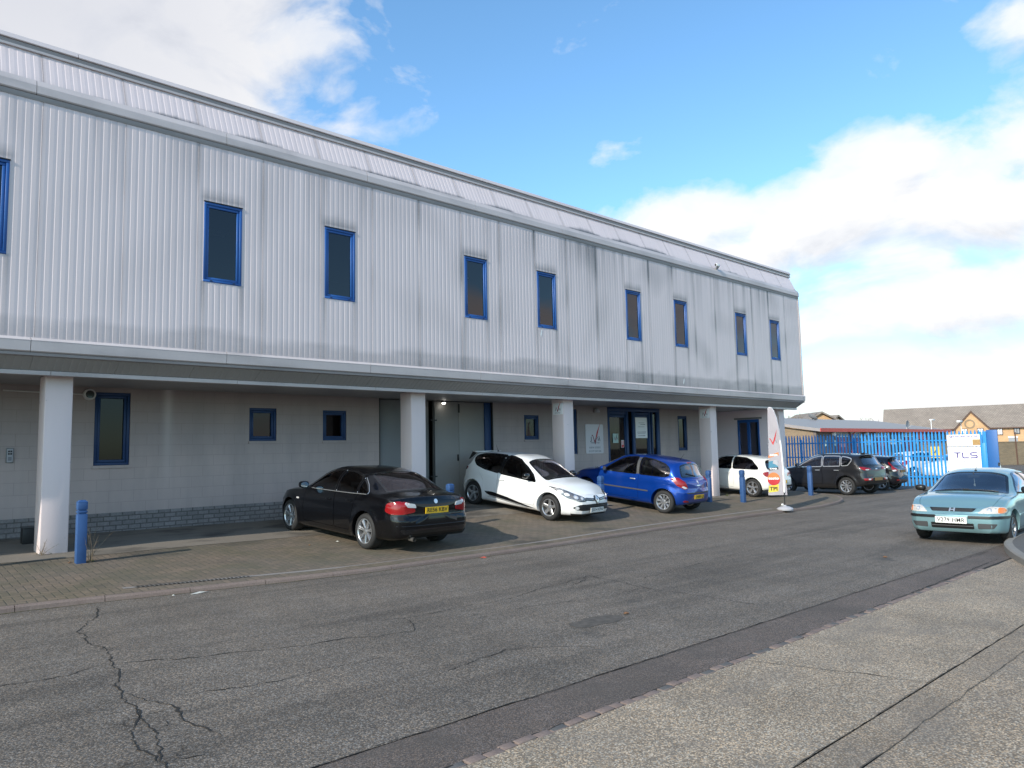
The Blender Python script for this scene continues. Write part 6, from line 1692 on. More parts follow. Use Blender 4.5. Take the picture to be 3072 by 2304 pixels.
def flagshape(pts, mt, nm, dz=.0):
    V2, F2 = fill2d(pts, .04); me = bpy.data.meshes.new(nm); me.from_pydata([(p.x, fz(p.x, p.y)-.017-dz, p.y) for p in V2], [], [tuple(f) if (Vector((V2[f[1]].x-V2[f[0]].x, V2[f[1]].y-V2[f[0]].y)).x*(V2[f[2]].y-V2[f[0]].y)-(V2[f[1]].y-V2[f[0]].y)*(V2[f[2]].x-V2[f[0]].x)) > 0 else tuple(reversed(f)) for f in F2]); me.update()
    return link(nm, me, MATS[mt], fab)
s_ = .52; ox, oz = -.255, 2.08
flagshape([(ox+a*s_, oz+b*s_) for a, b in ((.06, -.04), (.13, .16), (.22, .43), (.27, .56), (.22, .30), (.18, .08), (.155, -.04))], 'ink_red', 'printed_logo')
flagshape([(ox+a*s_, oz+b*s_) for a, b in ((-.17, .03), (-.09, -.08), (-.02, -.26), (.03, -.345), (.075, -.22), (.15, -.05), (.06, -.05), (.01, -.17), (-.06, -.03), (-.12, .06))], 'ink_red', 'printed_logo')
for P in ([(-.235, -.02), (-.20, -.02), (-.20, -.20), (-.235, -.24), (-.28, -.22), (-.26, -.195), (-.236, -.20)], [(.165, -.05), (.195, -.05), (.245, -.21), (.215, -.23)]):
    flagshape([(ox+a*s_, oz+b*s_) for a, b in P], 'ink_grey', 'printed_logo')
def flagtext(t, x, z, sz, mt, w, nm='printed_text'):
    me = text_mesh(t, sz, nm, bold=.004); xs = [v.co.x for v in me.vertices]; k = w/(max(xs)-min(xs))
    for v in me.vertices: X = x+v.co.x*k; Z = z+v.co.y; v.co = (X, fz(X, Z)-.021-v.co.z*.5, Z)
    me.update(); return link(nm, me, MATS[mt], fab)
flagshape([(-.40, 1.52), (-.10, 1.60), (-.10, 1.69), (-.39, 1.60)], 'ink_orange', 'printed_panel'); flagtext('ANTON', -.245, 1.60, .075, 'white_board', .22)
flagshape([(-.405, 1.20), (-.13, 1.24), (-.13, 1.45), (-.39, 1.42)], 'ink_teal', 'printed_panel'); flagshape([(-.26, 1.45), (-.135, 1.45), (-.135, 1.27), (-.19, 1.32), (-.28, 1.36)], 'sign_grey', 'printed_panel', .003)
flagshape([(-.405, 1.15), (-.13, 1.18), (-.13, 1.25), (-.405, 1.22)], 'ink_black', 'printed_panel', .002); flagtext('KANE', -.27, 1.20, .055, 'white_board', .2)
flagshape([(-.275+.175*math.cos(k*math.pi/16), .90+.19*math.sin(k*math.pi/16)) for k in range(32)], 'ink_orange', 'printed_panel'); flagshape([(-.275+.175*math.cos(math.pi+k*math.pi/16), .88+.17*math.sin(math.pi+k*math.pi/16)) for k in range(17)], 'ink_red', 'printed_panel', .002)
flagtext('testo', -.275, .915, .11, 'white_board', .30)
flagshape([(-.435, .50), (-.16, .53), (-.14, .74), (-.42, .70)], 'ink_yellow', 'printed_panel'); flagtext('TPI', -.29, .605, .15, 'ink_black', .22)

# ================================================================== palisade fence
FX = 36.5; FZ0 = RD(30)
fe = thing('palisade_fence', 'tall blue steel palisade fence with pointed pales across the end of the yard', 'fence', (FX, 9.6, FZ0))
def pale_mesh(h):
    mb = MB(); w = .042; d = .016
    prof = [(-w, -d), (-w*.35, d*.2), (0, -d*.2), (w*.35, d*.2), (w, -d), (w, -d-.004), (w*.35, d*.2-.006), (0, -d*.2-.006), (-w*.35, d*.2-.006), (-w, -d-.004)]
    zs = [0, h-.10, h-.03]; n = len(prof); vs = []
    for z in (0, h-.14): vs += [(x, y, z) for y, x in [(p[0], p[1]) for p in prof]]
    vs += [(p[1], p[0]*.35, h) for p in prof]
    fs = [(k*n+i, k*n+(i+1) % n, (k+1)*n+(i+1) % n, (k+1)*n+i) for k in range(2) for i in range(n)]
    mb.add(vs, fs); return mb.mesh('pale')
pm = pale_mesh(2.48); pm.materials.append(MATS['fence_blue'])
y = .0; r = random.Random(11); k = 0
while y < 9.6:
    o = bpy.data.objects.new('pale', pm); COL.objects.link(o); o.parent = fe; o.location = (-.03, y, r.uniform(-.012, .012)); o.rotation_euler = (R(r.uniform(-.35, .35)), 0, 0)
    y += .155; k += 1
for z in (.42, 1.36, 2.06):
    mb = MB(); mb.box(.0, .012, -.05, 9.7, z-.03, z+.03); mb.box(.0, .05, -.05, 9.7, z-.03, z-.018); mb.build('rail', MATS['fence_blue'], fe)
for y in (.08, 2.8, 5.5, 8.2): 
    mb = MB(); mb.box(.02, .12, y, y+.06, -.05, 2.25); mb.build('post', MATS['fence_blue'], fe)
ga = thing('palisade_gate', 'solid blue sheet steel gate at the right end of the blue fence', 'gate', (FX-.05, 9.15, FZ0))
mb = MB(); mb.box(-.03, .03, -.08, .33, .05, 2.47); mb.build('gate_panel', MATS['gate_shaded_blue'], ga, bevel=.008)
mb = MB(); mb.box(-.02, .02, .40, .57, .05, 1.92); mb.build('gate_infill', MATS['fence_blue'], ga, bevel=.006)
for y in (.365, .60): 
    mb = MB(); mb.box(-.05, .05, y-.03, y+.03, 0, 2.42 if y < .5 else 2.3); mb.build('post', MATS['fence_blue'], ga)
mb = MB(); mb.cbox((-.05, -.07, 1.0), (.05, .06, .14)); mb.build('lock', MATS['pipe_black'], ga)
for yy in (.43, .54):
    mb = MB(); mb.box(-.015, .015, yy-.03, yy+.03, 1.9, 2.40); mb.build('pale', MATS['fence_blue'], ga)
sb = thing('sign_board', 'pair of white boards on the blue fence lettered NETWORK HOUSE and TLS', 'sign', (FX-.12, 10.36, FZ0), -math.pi/2)
M0 = frame_mat((0, -.02, 0), (1, 0, 0), (0, 0, 1), (0, -1, 0))
mb = MB(); mb.box(-.64, .64, -.018, 0, 1.78, 2.30); mb.build('upper_board', MATS['white_board'], sb, bevel=.004)
mb = MB(); mb.box(-.64, .64, -.018, 0, .62, 1.755); mb.build('lower_board', MATS['white_board'], sb, bevel=.004)
def st(t, x, z, sz, mt, w, **kw): text_obj(t, sz, M0 @ Matrix.Translation((x, z, 0)), MATS[mt], sb, 'sign_text', width=w, **kw)
st('NETWORK HOUSE', .0, 2.205, .125, 'ink_navy', 1.12, bold=.003)
st('Ferry Road', -.10, 2.10, .075, 'ink_grey', .52); st('Maritime Park', -.12, 1.99, .075, 'ink_grey', .68); st('01474 537200', -.12, 1.875, .075, 'ink_grey', .52)
mb = MB(); mb.quad((.36, -.0205, 1.83), (.655, -.0205, 1.83), (.655, -.0205, 2.08), (.36, -.0205, 2.08)); mb.build('sign_picture', MATS['photo_brown'], sb, recalc=False)
def stroke(pts, w):
    mb = MB()
    P = [Vector((a, b)) for a, b in pts]; vs = []; N = len(P)
    for i, p in enumerate(P):
        t = (P[min(i+1, N-1)]-P[max(i-1, 0)]).normalized(); q = Vector((-t.y, t.x))*w/2
        vs += [(p.x+q.x, -.021, p.y+q.y), (p.x-q.x, -.021, p.y-q.y)]
    mb.add(vs, [(2*i, 2*i+1, 2*i+3, 2*i+2) for i in range(N-1)]); mb.build('sign_lettering', MATS['ink_navy'], sb)
def arc(cx, cz, r, a0, a1, n=8): return [(cx+r*math.cos(R(a0+(a1-a0)*k/n)), cz+r*math.sin(R(a0+(a1-a0)*k/n))) for k in range(n+1)]
stroke([(-.39, 1.50), (-.13, 1.50)], .05); stroke([(-.26, 1.50), (-.26, 1.28)], .05)
stroke([(-.06, 1.515)]+arc(.0, 1.34, .06, 180, 270)+[(.18, 1.28)], .05)
stroke([(.50, 1.50)]+[(.31, 1.50)]+arc(.31, 1.445, .055, 90, 270)+[(.44, 1.39)]+arc(.44, 1.335, .055, 90, -90)+[(.24, 1.28)], .05)
st('Thames Lighting Services', .05, 1.12, .07, 'ink_grey', .98)

# ================================================================== yard behind the fence
sh = thing('workshop_unit', 'low grey-roofed brick workshop with red fascia and red doors beyond the blue fence', 'building', (54.15, 25.2, FZ0))
X = 29.0
mb = MB(); mb.box(0, X, 0, .25, 0, 3.05); mb.build('front_wall', MATS['shed_wall'], sh)
mb = MB(); mb.add([(-.0, .25, 0), (0, 9, 0), (0, 9, 4.3), (0, .25, 3.05)], [(0, 1, 2, 3)]); mb.build('gable_wall', MATS['shed_brick'], sh, recalc=False)
mb = MB(); mb.add([(-.25, -.45, 3.02), (X, -.45, 3.02), (X, 7, 4.27), (-.25, 7, 4.27), (-.25, -.45, 3.16), (X, -.45, 3.16), (X, 7, 4.43), (-.25, 7, 4.43)], [(3, 2, 1, 0), (4, 5, 6, 7), (0, 1, 5, 4), (1, 2, 6, 5), (2, 3, 7, 6), (3, 0, 4, 7)]); mb.build('roof', MATS['metal_roof'], sh)
mb = MB(); mb.box(-.27, X, -.50, -.452, 2.93, 3.21); mb.build('fascia', MATS['red_paint'], sh)
mb = MB(); mb.add([(-.28, -.45, 2.95), (-.28, 7, 4.2), (-.28, 7, 4.4), (-.28, -.45, 3.17)], [(0, 1, 2, 3)]); mb.build('verge', MATS['trim_dark'], sh, recalc=False)
for (a, b, c, d, nm, mt) in ((3.2, 5.4, 2.54, 2.97, 'window', 'white_paint'), (6.1, 7.85, 2.5, 2.95, 'window', 'white_paint'), (11.2, 13.5, 2.5, 2.93, 'window', 'white_paint'), (17.5, 19.6, 2.5, 2.95, 'window', 'white_paint'),
                             (3.6, 5.3, .1, 2.5, 'door', 'red_door'), (6.5, 7.6, .1, 2.45, 'door', 'red_door'), (11.3, 13.0, .1, 2.42, 'door', 'red_door'), (17.6, 19.4, .1, 2.42, 'door', 'red_door'), (22.0, 23.6, .1, 2.42, 'door', 'red_door')):
    mb = MB(); mb.box(a, b, -.05, -.002, c, d); o = mb.build(nm, MATS[mt], sh)
    if nm == 'window':
        for t in (.04, .52):
            mb = MB(); mb.quad((a+(b-a)*t, -.055, c+.06), (a+(b-a)*(t+.44), -.055, c+.06), (a+(b-a)*(t+.44), -.055, d-.06), (a+(b-a)*t, -.055, d-.06)); mb.build('pane', MATS['dish_grey'], o, recalc=False)
    else:
        for t in (.12, .56):
            mb = MB(); mb.quad((a+(b-a)*t, -.055, 1.75), (a+(b-a)*(t+.3), -.055, 1.75), (a+(b-a)*(t+.3), -.055, 2.2), (a+(b-a)*t, -.055, 2.2)); mb.build('door_panel', MATS['ink_pink'], o, recalc=False)
for x in (1.35, 2.9, 8.9, 9.5, 14.2, 14.9, 16.4, 20.4): 
    mb = MB(); mb.box(x, x+.32, -.06, -.002, 1.85, 2.3); mb.build('wall_sign', MATS['notice_green' if x < 9 else 'white_board'], sh)
mb = MB(); mb.box(20.8, 22.4, -.08, -.002, 2.28, 3.0); mb.build('shop_sign', MATS['red_paint'], sh)
mb = MB(); mb.tube([(6.0, -.48, 2.98), (6.0, -.12, 2.7), (6.0, -.12, .1)], .06, 8); mb.build('downpipe', MATS['red_paint'], sh)
for x in (2.65, 9.0, 13.4):
    mb = MB(); mb.cbox((x, -.14, 2.78), (.2, .24, .3)); mb.build('alarm_box', MATS['white_paint'], sh, bevel=.03)
ds = thing('satellite_dish', 'round grey satellite dish standing at the edge of the workshop roof', 'satellite dish', (71.74, 24.85, FZ0+3.19))
mb = MB(); mb.lathe([(0, .03), (.15, .022), (.3, -.01), (.38, -.04), (.40, -.04), (.3, .02), (0, .06)], 24, 'y', (0, 0, .42)); mb.build('dish', MATS['dish_grey'], ds, smooth=60)
mb = MB(); mb.tube([(0, .06, .42), (0, .1, -.3)], .03, 8); mb.tube([(0, 0, .1), (0, -.35, .38)], .015, 6); mb.build('mast', MATS['conduit_white'], ds)
ds2 = thing('satellite_dish', 'second satellite dish tilted upward on the ridge of the workshop roof', 'satellite dish', (67.15, 31.5, FZ0+4.2))
mb = MB(); mb.lathe([(0, .03), (.3, -.01), (.45, -.06), (.47, -.06), (.3, .02), (0, .06)], 24, 'y'); me = mb.mesh(); me.transform(Matrix.Translation((0, 0, .35)) @ Matrix.Rotation(R(60), 4, 'Z') @ Matrix.Rotation(R(-50), 4, 'X')); link('dish', me, MATS['dish_grey'], ds2, 60)
mb = MB(); mb.tube([(0, 0, -.1), (0, 0, .35)], .03, 8); mb.tube([(0, 0, .3), (.3, -.3, .7)], .02, 6); mb.build('mast', MATS['pipe_black'], ds2)

# brick house row
HA = Vector((126.0, 47.2)); Hu = Vector((.273, -.962)).normalized()
ho = thing('brick_house_row', 'long orange brick house with brown tiled roof and round-feature gable behind the workshop', 'house', (HA.x, HA.y, -2.6), math.atan2(Hu.y, Hu.x))
gz = 2.6
LH = 30.0; EZ = 3.80+gz; RZ_ = 7.35+gz
def fp(x, z, y=0): return (x, y, z+gz)
def flat(name, pts, mt, parent=ho, y=None):
    me = bpy.data.meshes.new(name); me.from_pydata(pts, [], [tuple(range(len(pts)))]); me.update(); return link(name, me, MATS[mt], parent)
# local +y points away from the camera side?  front faces local -y
mb = MB(); mb.quad((0, 0, 0), (LH, 0, 0), (LH, 0, EZ), (0, 0, EZ)); mb.add([(0, 0, 0), (0, 8, 0), (0, 8, EZ), (0, 4, RZ_-.1), (0, 0, EZ)], [(0, 1, 2, 3, 4)]); mb.build('wall', MATS['house_brick'], ho, recalc=False)
mb = MB(); mb.add([(-.25, -.35, EZ-.12), (LH, -.35, EZ-.12), (LH, 4, RZ_), (-.25, 4, RZ_), (-.25, 8.35, EZ-.12), (LH, 8.35, EZ-.12)], [(0, 1, 2, 3), (3, 2, 5, 4)]); mb.build('roof', MATS['roof_tile'], ho, recalc=False)
mb = MB(); mb.box(-.2, 10.0, -.42, -.30, EZ-.26, EZ-.10); mb.box(14.4, LH, -.42, -.30, EZ-.26, EZ-.10); mb.build('gutter', MATS['brown_paint'], ho)
gx, gw, gt = 12.15, 2.15, 6.15+gz
mb = MB(); mb.add([(gx-gw, -.5, 0), (gx+gw, -.5, 0), (gx+gw, -.5, EZ-.05), (gx, -.5, gt), (gx-gw, -.5, EZ-.05)], [(0, 1, 2, 3, 4)]); mb.quad((gx-gw, 0, 0), (gx-gw, -.5, 0), (gx-gw, -.5, EZ), (gx-gw, 0, EZ)); mb.quad((gx+gw, -.5, 0), (gx+gw, 0, 0), (gx+gw, 0, EZ), (gx+gw, -.5, EZ)); mb.build('gable', MATS['house_brick'], ho, recalc=False)
for s in (-1, 1):
    a = Vector((gx+s*(gw+.25), -.70, EZ-.28)); b = Vector((gx, -.70, gt+.22)); t = Vector((0, 0, -.24))
    mb = MB(); mb.add([a, b, b+t, a+t], [(0, 1, 2, 3)]); mb.build('bargeboard', MATS['brown_paint'], ho, recalc=False)
    a = Vector((gx+s*(gw+.30), -.74, EZ-.24)); b = Vector((gx, -.74, gt+.26)); mb = MB(); mb.add([a, b, b+Vector((0, 3.6, 0)), a+Vector((0, 1.2, 0))], [(0, 1, 2, 3)]); mb.build('gable_roof', MATS['roof_tile'], ho, recalc=False)
mb = MB(); mb.lathe([(.50, -.54), (.72, -.54), (.72, -.50)], 32, 'y', (gx-.3+.05, 0, 4.35+gz)); mb.build('brick_roundel', MATS['shed_brick'], ho)
def hwin(x0, x1, z0, z1, y=-.06, mt='brown_paint'):
    mb = MB(); mb.box(x0-.07, x1+.07, y-.04, y+.05, z0-.07, z1+.07); o = mb.build('window', MATS[mt], ho); m = (x0+x1)/2
    for a, b in ((x0+.03, m-.04), (m+.04, x1-.03)):
        p = MB(); p.quad((a, y-.05, z0+.03), (b, y-.05, z0+.03), (b, y-.05, z1-.03), (a, y-.05, z1-.03)); p.build('pane', MATS['white_board' if mt != 'ink_black' else 'dish_grey'], o, recalc=False)
hwin(10.79, 11.48, 2.62+gz, 3.6+gz, -.56); hwin(12.86, 13.58, 2.62+gz, 3.6+gz, -.56); hwin(15.43, 16.04, 2.62+gz, 3.55+gz); hwin(17.55, 18.19, 2.72+gz, 3.55+gz, mt='ink_black'); hwin(8.15, 8.89, 2.7+gz, 3.5+gz, mt='ink_black'); hwin(20.5, 21.2, 2.7+gz, 3.5+gz)
mb = MB(); mb.box(16.74, 17.92, -.05, -.002, 1.0+gz, 2.1+gz); mb.build('garage_door', MATS['dish_grey'], ho); mb = MB(); mb.box(16.7, 17.96, -.07, -.002, 2.11+gz, 2.3+gz); mb.build('door_lintel', MATS['white_paint'], ho)
# two steep gabled houses peeping above the workshop roof
def small_house(label, x, y, rz, w, d, ez, rz_, grp='gabled houses beyond the workshop'):
    h = thing('gabled_house', label, 'house', (x, y, -1.0), rz, group=grp); ez += 1; rz_ += 1
    mb = MB(); mb.add([(-w, 0, 0), (w, 0, 0), (w, 0, ez), (0, 0, rz_), (-w, 0, ez)], [(0, 1, 2, 3, 4)]); mb.quad((-w, d, 0), (-w, 0, 0), (-w, 0, ez), (-w, d, ez)); mb.quad((w, 0, 0), (w, d, 0), (w, d, ez), (w, 0, ez)); mb.build('wall', MATS['house_brick'], h, recalc=False)
    for s in (-1, 1):
        mb = MB(); o_ = .3; k = (rz_-ez)/w
        mb.add([(0, -.35, rz_+.1), (s*(w+o_), -.35, ez-k*o_+.1), (s*(w+o_), d, ez-k*o_+.1), (0, d, rz_+.1), (0, -.35, rz_+.3), (s*(w+o_), -.35, ez-k*o_+.3), (s*(w+o_), d, ez-k*o_+.3), (0, d, rz_+.3)], [(0, 1, 2, 3), (4, 5, 6, 7), (0, 1, 5, 4), (1, 2, 6, 5), (2, 3, 7, 6), (3, 0, 4, 7)]); mb.build('roof', MATS['roof_tile'], h)
    return h
v = Vector((.676, .737)); rr = math.atan2(-.676, .737)
small_house('small brick house gable with brown roof peeping above the workshop roof', 88.9, 40.6, rr, 2.2, 8, 4.3, 5.45)
small_house('smaller brown roofed house just right of the brick gable behind the workshop', 95.5, 41.6, rr+.5, 1.9, 8, 4.1, 5.2)
# retaining wall
rw = thing('garden_wall', 'brown brick boundary wall in front of the orange brick houses', 'wall', (66.0, 22.0, FZ0), math.atan2(-.737, .676))
mb = MB(); mb.box(0, 16, -.11, .11, 0, 1.82); mb.build('brickwork', MATS['wall_brick'], rw); mb = MB(); mb.box(0, 16, -.15, .15, 1.822, 1.90); mb.build('coping', MATS['wall_brick'], rw)
pl = thing('post', 'thin brown post standing against the brown boundary wall', 'post', (71.0, 16.4, FZ0)); mb = MB(); mb.tube([(0, 0, 0), (-.1, 0, 2.6)], .05, 8); mb.build('shaft', MATS['brown_paint'], pl); mb = MB(); mb.cbox((-.1, 0, 2.62), (.14, .14, .05)); mb.build('cap', MATS['brown_paint'], pl)
lp = thing('flood_light', 'white floodlight on a bent pole above the right end of the workshop', 'lamp', (78.44, 25.0, FZ0+2.9)); mb = MB(); mb.tube([(-.3, 0, -.3), (0, 0, .3), (0, 0, 1.2)], .035, 8); mb.build('pole', MATS['white_paint'], lp); mb = MB(); mb.cbox((.35, 0, 1.25), (.8, .3, .12)); mb.build('lamp_head', MATS['white_paint'], lp, bevel=.03)
lp = thing('flood_light', 'white bulkhead floodlight tilted on the tile roof left of the house gable', 'lamp', (81.5, 23.3, FZ0+2.9)); mb = MB(); mb.tube([(0, 0, -.6), (0, 0, .9)], .035, 8); mb.build('pole', MATS['white_paint'], lp); mb = MB(); mb.cbox((-.35, 0, 1.05), (.8, .3, .2)); mb.build('lamp_head', MATS['white_paint'], lp, bevel=.03)
yn = thing('notice_board', 'yellow warning board on two posts among the cars behind the fence', 'sign', (43.4, 13.75, FZ0), -math.pi/2+.4); mb = MB(); mb.box(-.24, .24, -.02, 0, 1.15, 1.75); mb.build('board', MATS['safety_yellow'], yn)
for x in (-.18, .18): mb = MB(); mb.tube([(x, .02, 0), (x, .02, 1.2)], .025, 6); mb.build('post', MATS['alloy_dark'], yn)
mb = MB(); mb.tube([(-.1, -.022, 1.3), (.08, -.022, 1.6)], .02, 6); mb.tube([(-.12, -.022, 1.5), (.1, -.022, 1.38)], .015, 6); mb.build('symbol', MATS['ink_black'], yn)

# ================================================================== bare trees
def bare_tree(label, x, y, z, h, seed, spread=.5):
    t = thing('bare_tree', label, 'tree', (x, y, z)); r = random.Random(seed)
    tr = MB(); cr = MB()
    def grow(p, d, L, rad, lv):
        pts = [p]; q = p
        for k in range(3):
            d = (d+Vector((r.uniform(-.18, .18), r.uniform(-.18, .18), r.uniform(-.02, .12)))).normalized(); q = q+d*L/3; pts.append(q)
        (tr if lv < 2 else cr).tube(pts, [rad, rad*.85, rad*.72, rad*.6], 6 if lv < 2 else 4, cap=False)
        if lv < 5:
            for k in range(r.choice([2, 3, 3]) if lv < 4 else 3):
                a = Vector((r.uniform(-1, 1), r.uniform(-1, 1), r.uniform(-.1, .8))).normalized()
                grow(pts[r.choice([2, 3, 3])], (d*(1-spread)+a*spread).normalized(), L*r.uniform(.62, .82), rad*.58, lv+1)
    grow(Vector((0, 0, 0)), Vector((0, 0, 1)), h*.30, h*.022, 0)
    tr.build('trunk', MATS['bark'], t, smooth=70, recalc=False); cr.build('crown', MATS['twig'], t, recalc=False)
bare_tree('bare leafless tree showing just right of the far corner of the white building', 71.3, 36.6, FZ0, 7.2, 4)
bare_tree('small distant bare tree left of the long tiled roof', 108.0, 42.4, FZ0, 6.6, 9)

# ================================================================== weeds and litter
def weed(label, x, y, h, seed, n=12, mt='twig', spread=.45, zf=G):
    w = thing('weed', label, 'weed', (x, y, zf(x, y))); r = random.Random(seed); mb = MB(); lf = MB()
    for k in range(n):
        a = r.uniform(0, 6.28); L = h*r.uniform(.45, 1); p = Vector((r.uniform(-.03, .03), r.uniform(-.03, .03), 0)); pts = [p]; d = Vector((math.cos(a)*spread*r.random(), math.sin(a)*spread*r.random(), 1)).normalized()
        for j in range(4):
            d = (d+Vector((r.uniform(-.2, .2), r.uniform(-.2, .2), -.05))).normalized(); pts.append(pts[-1]+d*L/4)
            if j > 0:
                e = (d+Vector((r.uniform(-1, 1), r.uniform(-1, 1), .2))).normalized(); mb.tube([pts[-1], pts[-1]+e*L*.22], [.0022, .001], 4, cap=False)
        mb.tube(pts, [.004, .0032, .0026, .002, .0012], 4, cap=False)
    for k in range(n*3):
        a = r.uniform(0, 6.28); rad = r.uniform(.02, .12); c = Vector((math.cos(a)*rad, math.sin(a)*rad, r.uniform(.005, .04))); u = Vector((r.uniform(-1, 1), r.uniform(-1, 1), r.uniform(0, .8))).normalized()*.03; v = u.cross(Vector((0, 0, 1)))*.4
        lf.add([c, c+u*.5+v, c+u, c+u*.5-v], [(0, 1, 2, 3)])
    mb.build('stem', MATS[mt], w, recalc=False); lf.build('leaf_cluster', MATS['weed_green'], w, recalc=False)
weed('dry wiry weed stems growing up beside the nearest blue bollard', 2.93, 13.02, .52, 1, 10)
weed('thin dry weed straggling at the foot of the first white column', 2.48, 14.05, .26, 2, 7, spread=1.2)
weed('low green weed tuft at the foot of the fourth white column', 22.9, 13.95, .12, 3, 10, 'weed_green', .9)
weed('low green weed tuft beside the bollard near the ivory hatchback', 21.7, 12.62, .10, 4, 10, 'weed_green', .9)
def scrap(name, label, cat, x, y, w, d, mt, zf, rz=0.0, seed=0):
    o = thing(name, label, cat, (x, y, zf(x, y)+.004), rz); r = random.Random(seed); mb = MB(); n = 9
    P = [(math.cos(k*2*math.pi/n)*w/2*r.uniform(.7, 1.1), math.sin(k*2*math.pi/n)*d/2*r.uniform(.7, 1.1), r.uniform(0, .012)) for k in range(n)]
    mb.add(P+[(0, 0, .022)], [(k, (k+1) % n, n) for k in range(n)]); mb.build('scrap', MATS[mt], o, recalc=False)
scrap('litter', 'flattened red wrapper lying on the road at the kerb behind the black saloon', 'litter', 8.40, 9.98, .17, .10, 'litter_red', RD, .3, 1)
scrap('litter', 'pale strip of card lying in the gutter near the drain grate', 'litter', 3.62, 10.22, .26, .05, 'litter_white', RD, .2, 2)
scrap('litter', 'tiny white scrap of paper at the kerb beside the card strip', 'litter', 3.30, 10.26, .05, .04, 'litter_white', RD, .5, 3)
scrap('litter', 'white crumpled scrap on the paving beside the rear wheel of the black saloon', 'litter', 7.03, 12.66, .11, .08, 'litter_white', G, .1, 4)
scrap('fallen_leaf', 'brown leaf lying alone on the road in front of the teal hatchback', 'leaf', 12.96, 4.98, .10, .07, 'leaf_brown', RD, .7, 5)
scrap('fallen_leaf', 'brown leaf on the dark stain in the middle of the road', 'leaf', 6.55, 5.33, .09, .06, 'leaf_brown', RD, .2, 6)
scrap('fallen_leaf', 'brown dead leaf at the foot of the nearest blue bollard', 'leaf', 2.68, 13.12, .09, .06, 'leaf_brown', G, 1.0, 7)
scrap('fallen_leaf', 'brown leaf on the paving left of the black saloon', 'leaf', 6.42, 12.59, .06, .04, 'leaf_brown', G, 1.0, 8)

r = random.Random(77)
KG = 'dead leaves scattered along the kerb'
for k in range(16):
    x = r.uniform(1.6, 24); y = KE(x)-r.uniform(.02, .14); zf = RD
    if k % 4 == 0: y = KE(x)+r.uniform(.2, 1.2); zf = G
    o = thing('fallen_leaf', 'tiny dead brown leaf among those scattered along the forecourt kerb', 'leaf', (x, y, zf(x, y)+.005), r.uniform(0, 6), KG)
    w = r.uniform(.02, .045); mb = MB(); mb.add([(-w, 0, 0), (0, -w*.45, .006), (w, 0, .004), (0, w*.45, .008)], [(0, 1, 2, 3)]); mb.build('blade', MATS[r.choice(['leaf_brown', 'twig', 'litter_white'] if k % 5 == 0 else ['leaf_brown', 'twig'])], o, recalc=False)
# ================================================================== parked cars
saloon('black saloon parked nose-in with amber rear plate RE56 KBV', 7.906, 11.75, 92.4)
white_hatch('white hatchback parked nose-out with white front plate EX14 KPA', 13.22, 15.25, -84.2)
blue_hatch('metallic blue three-door hatchback parked nose-in beside the white hatchback', 17.40, 12.2, 96.0)
ivory_hatch('ivory white hatchback parked behind the fourth column with its tail out', 24.3, 13.27, 87.0)
offroader('dark grey off-roader with chrome window trim parked beyond the feather flag', 30.0, 12.35, 82.0)
jet_hatch('glossy black hatchback with large roof spoiler beside the dark grey off-roader', 33.4, 12.5, 92.0)
teal_hatch('pale teal hatchback facing the camera with front plate V279 HMR', 19.05, 4.83, -178.6)
blue_hatch('silver hatchback half hidden behind the blue fence pales', 44.0, 15.6, -35, 'paint_silver', False, RD, grp='cars behind the blue fence')
blue_hatch('white hatchback parked behind the sign boards on the blue fence', 45.6, 12.2, 150, 'paint_white', False, RD, grp='cars behind the blue fence')

# ================================================================== camera
f_px, pitch, roll, yaw = 2189.08, .0911, -.02138, .74266
cy_, sy_ = math.cos(yaw), math.sin(yaw)
fwd = Vector((sy_, cy_, 0)); rgt = Vector((cy_, -sy_, 0)); up = Vector((0, 0, 1))
f2 = fwd*math.cos(pitch)+up*math.sin(pitch); u2 = up*math.cos(pitch)-fwd*math.sin(pitch)
r3 = rgt*math.cos(roll)+u2*math.sin(roll); u3 = u2*math.cos(roll)-rgt*math.sin(roll)
cd = bpy.data.cameras.new('camera'); cam = bpy.data.objects.new('camera', cd); COL.objects.link(cam)
cd.sensor_width = 36; cd.lens = 36*f_px/3072; cd.clip_start = .05; cd.clip_end = 5000
cam.matrix_world = frame_mat((0, 0, 1.75), r3, u3, -f2)
scene.camera = cam

# ================================================================== light and sky
EL = R(29.0); AZ = R(261.0)          # sun: behind-left of the view, skimming along the facade
to_sun = Vector((math.sin(AZ)*math.cos(EL), math.cos(AZ)*math.cos(EL), math.sin(EL)))
sd = bpy.data.lights.new('sun', 'SUN'); sd.energy = 4.8; sd.angle = R(.53); sd.color = (1, .93, .81)
so = bpy.data.objects.new('sun', sd); COL.objects.link(so); so.rotation_euler = to_sun.to_track_quat('Z', 'Y').to_euler()
w = bpy.data.worlds.new('World'); scene.world = w; w.use_nodes = True
nt = NT(w.node_tree); nt.n.clear()
out = nt.n.new('ShaderNodeOutputWorld')
sky = nt.node('ShaderNodeTexSky', sky_type='NISHITA', sun_disc=False, sun_elevation=EL, sun_rotation=AZ, air_density=1.0, dust_density=.6, ozone_density=2.2)
tc = nt.n.new('ShaderNodeTexCoord'); D = tc.outputs['Generated']
x, y, z = nt.sep(D)
az = nt.math('MULTIPLY', nt.math('ARCTAN2', x, y), 180/math.pi); el = nt.math('MULTIPLY', nt.math('ARCSINE', z), 180/math.pi)
def blob(a0, e0, ra, re, gain=1.0):
    a = nt.math('DIVIDE', nt.math('SUBTRACT', az, a0), ra); e = nt.math('DIVIDE', nt.math('SUBTRACT', el, e0), re)
    d = nt.math('SUBTRACT', 1.0, nt.math('SQRT', nt.math('ADD', nt.math('MULTIPLY', a, a), nt.math('MULTIPLY', e, e))))
    return nt.math('MULTIPLY', d, gain)
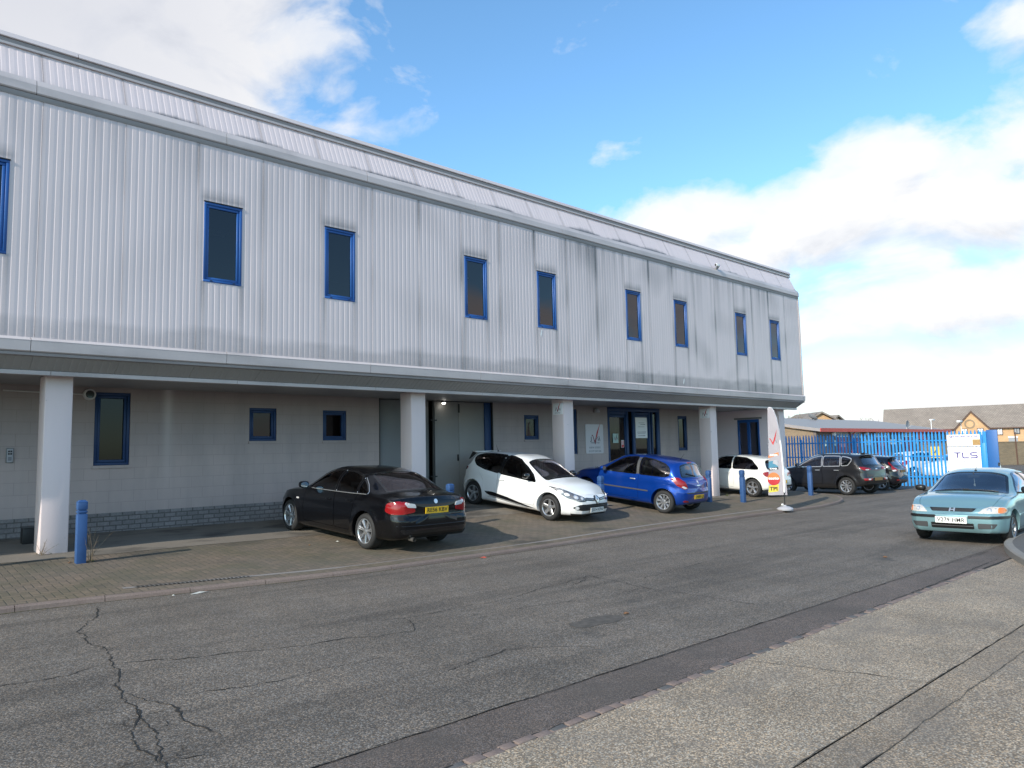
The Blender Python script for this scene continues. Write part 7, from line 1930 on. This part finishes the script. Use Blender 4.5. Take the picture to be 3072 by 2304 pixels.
def field(el_):
    global el
    keep = el; el = el_
    m = blob(3, 31, 29, 18, 2.3)
    for b in ((70, 15.6, 18, 5.0, 1.05), (58, 16.4, 8, 4.0, .9), (72, 18.6, 6, 3.2, .8), (82, 17.0, 9, 4.6, .8), (77, 9.4, 13, 3.0, .85), (64, 8.0, 12, 2.2, .6), (66, .5, 40, 6.5, .95), (92, 10, 14, 9, .9), (87, 30, 13, 9, .40), (-70, 25, 40, 22, .9), (118, 12, 20, 7, .9), (172, 27, 20, 6, .8), (150, 9, 30, 4, .7), (-140, 30, 40, 18, .8), (0, -8, 400, 12, .6)):
        m = nt.math('MAXIMUM', m, blob(*b))
    el = keep
    return nt.math('MAXIMUM', m, -.30)
def cdens(dz, fine=True):
    el_ = nt.math('ADD', el, dz)
    m = field(el_)
    p = nt.comb(nt.math('MULTIPLY', az, .062), nt.math('MULTIPLY', el_, .105), .37)     # puffs in azimuth / elevation
    n1 = nt.noise(p, 1.9, 9, .55, .30)
    d = nt.math('ADD', nt.math('MULTIPLY', m, .80), nt.math('MULTIPLY', nt.math('SUBTRACT', n1, .5), 1.75))
    return d
dens = cdens(0.0); dup = cdens(1.5)
alpha = nt.ramp(dens, [(.0, 0), (.12, .30), (.30, .80), (.55, 1)])
lit = nt.math('ADD', .62, nt.math('MULTIPLY', nt.math('SUBTRACT', dens, dup), 1.1), clamp=True)
ccol = nt.ramp(lit, [(.22, (.72, .75, .81)), (.44, (.88, .90, .94)), (.62, (1.0, 1.0, 1.0))])
ccol = nt.mix(nt.ramp(el, [(2.0, 0.0), (14.0, 0.0)]), ccol, (1, 1, 1))
thick = nt.ramp(dens, [(.45, 0.0), (1.2, .30)])
ccol = nt.mix(thick, ccol, (.80, .82, .88))
grey = blob(6, 31, 34, 20, 1.0)
ccol = nt.mix(nt.math('MULTIPLY', nt.math('MAXIMUM', grey, 0.0), .85, clamp=True), ccol, (.63, .65, .725))
skb = nt.node('ShaderNodeBackground', i_0=nt.mix(1.0, sky.outputs[0], (1.34, 1.80, 1.92), 'MULTIPLY')); skb.inputs[1].default_value = .15
clb = nt.node('ShaderNodeBackground', i_0=ccol); clb.inputs[1].default_value = 1.05
mx = nt.node('ShaderNodeMixShader'); nt.set(mx.inputs[0], alpha); nt.l.new(skb.outputs[0], mx.inputs[1]); nt.l.new(clb.outputs[0], mx.inputs[2]); nt.l.new(mx.outputs[0], out.inputs[0])
scene.view_settings.view_transform = 'Standard'; scene.view_settings.look = 'None'; scene.view_settings.exposure = 0; scene.view_settings.gamma = 1
scene.cycles.max_bounces = 8; scene.cycles.transparent_max_bounces = 12; scene.cycles.sample_clamp_indirect = 6
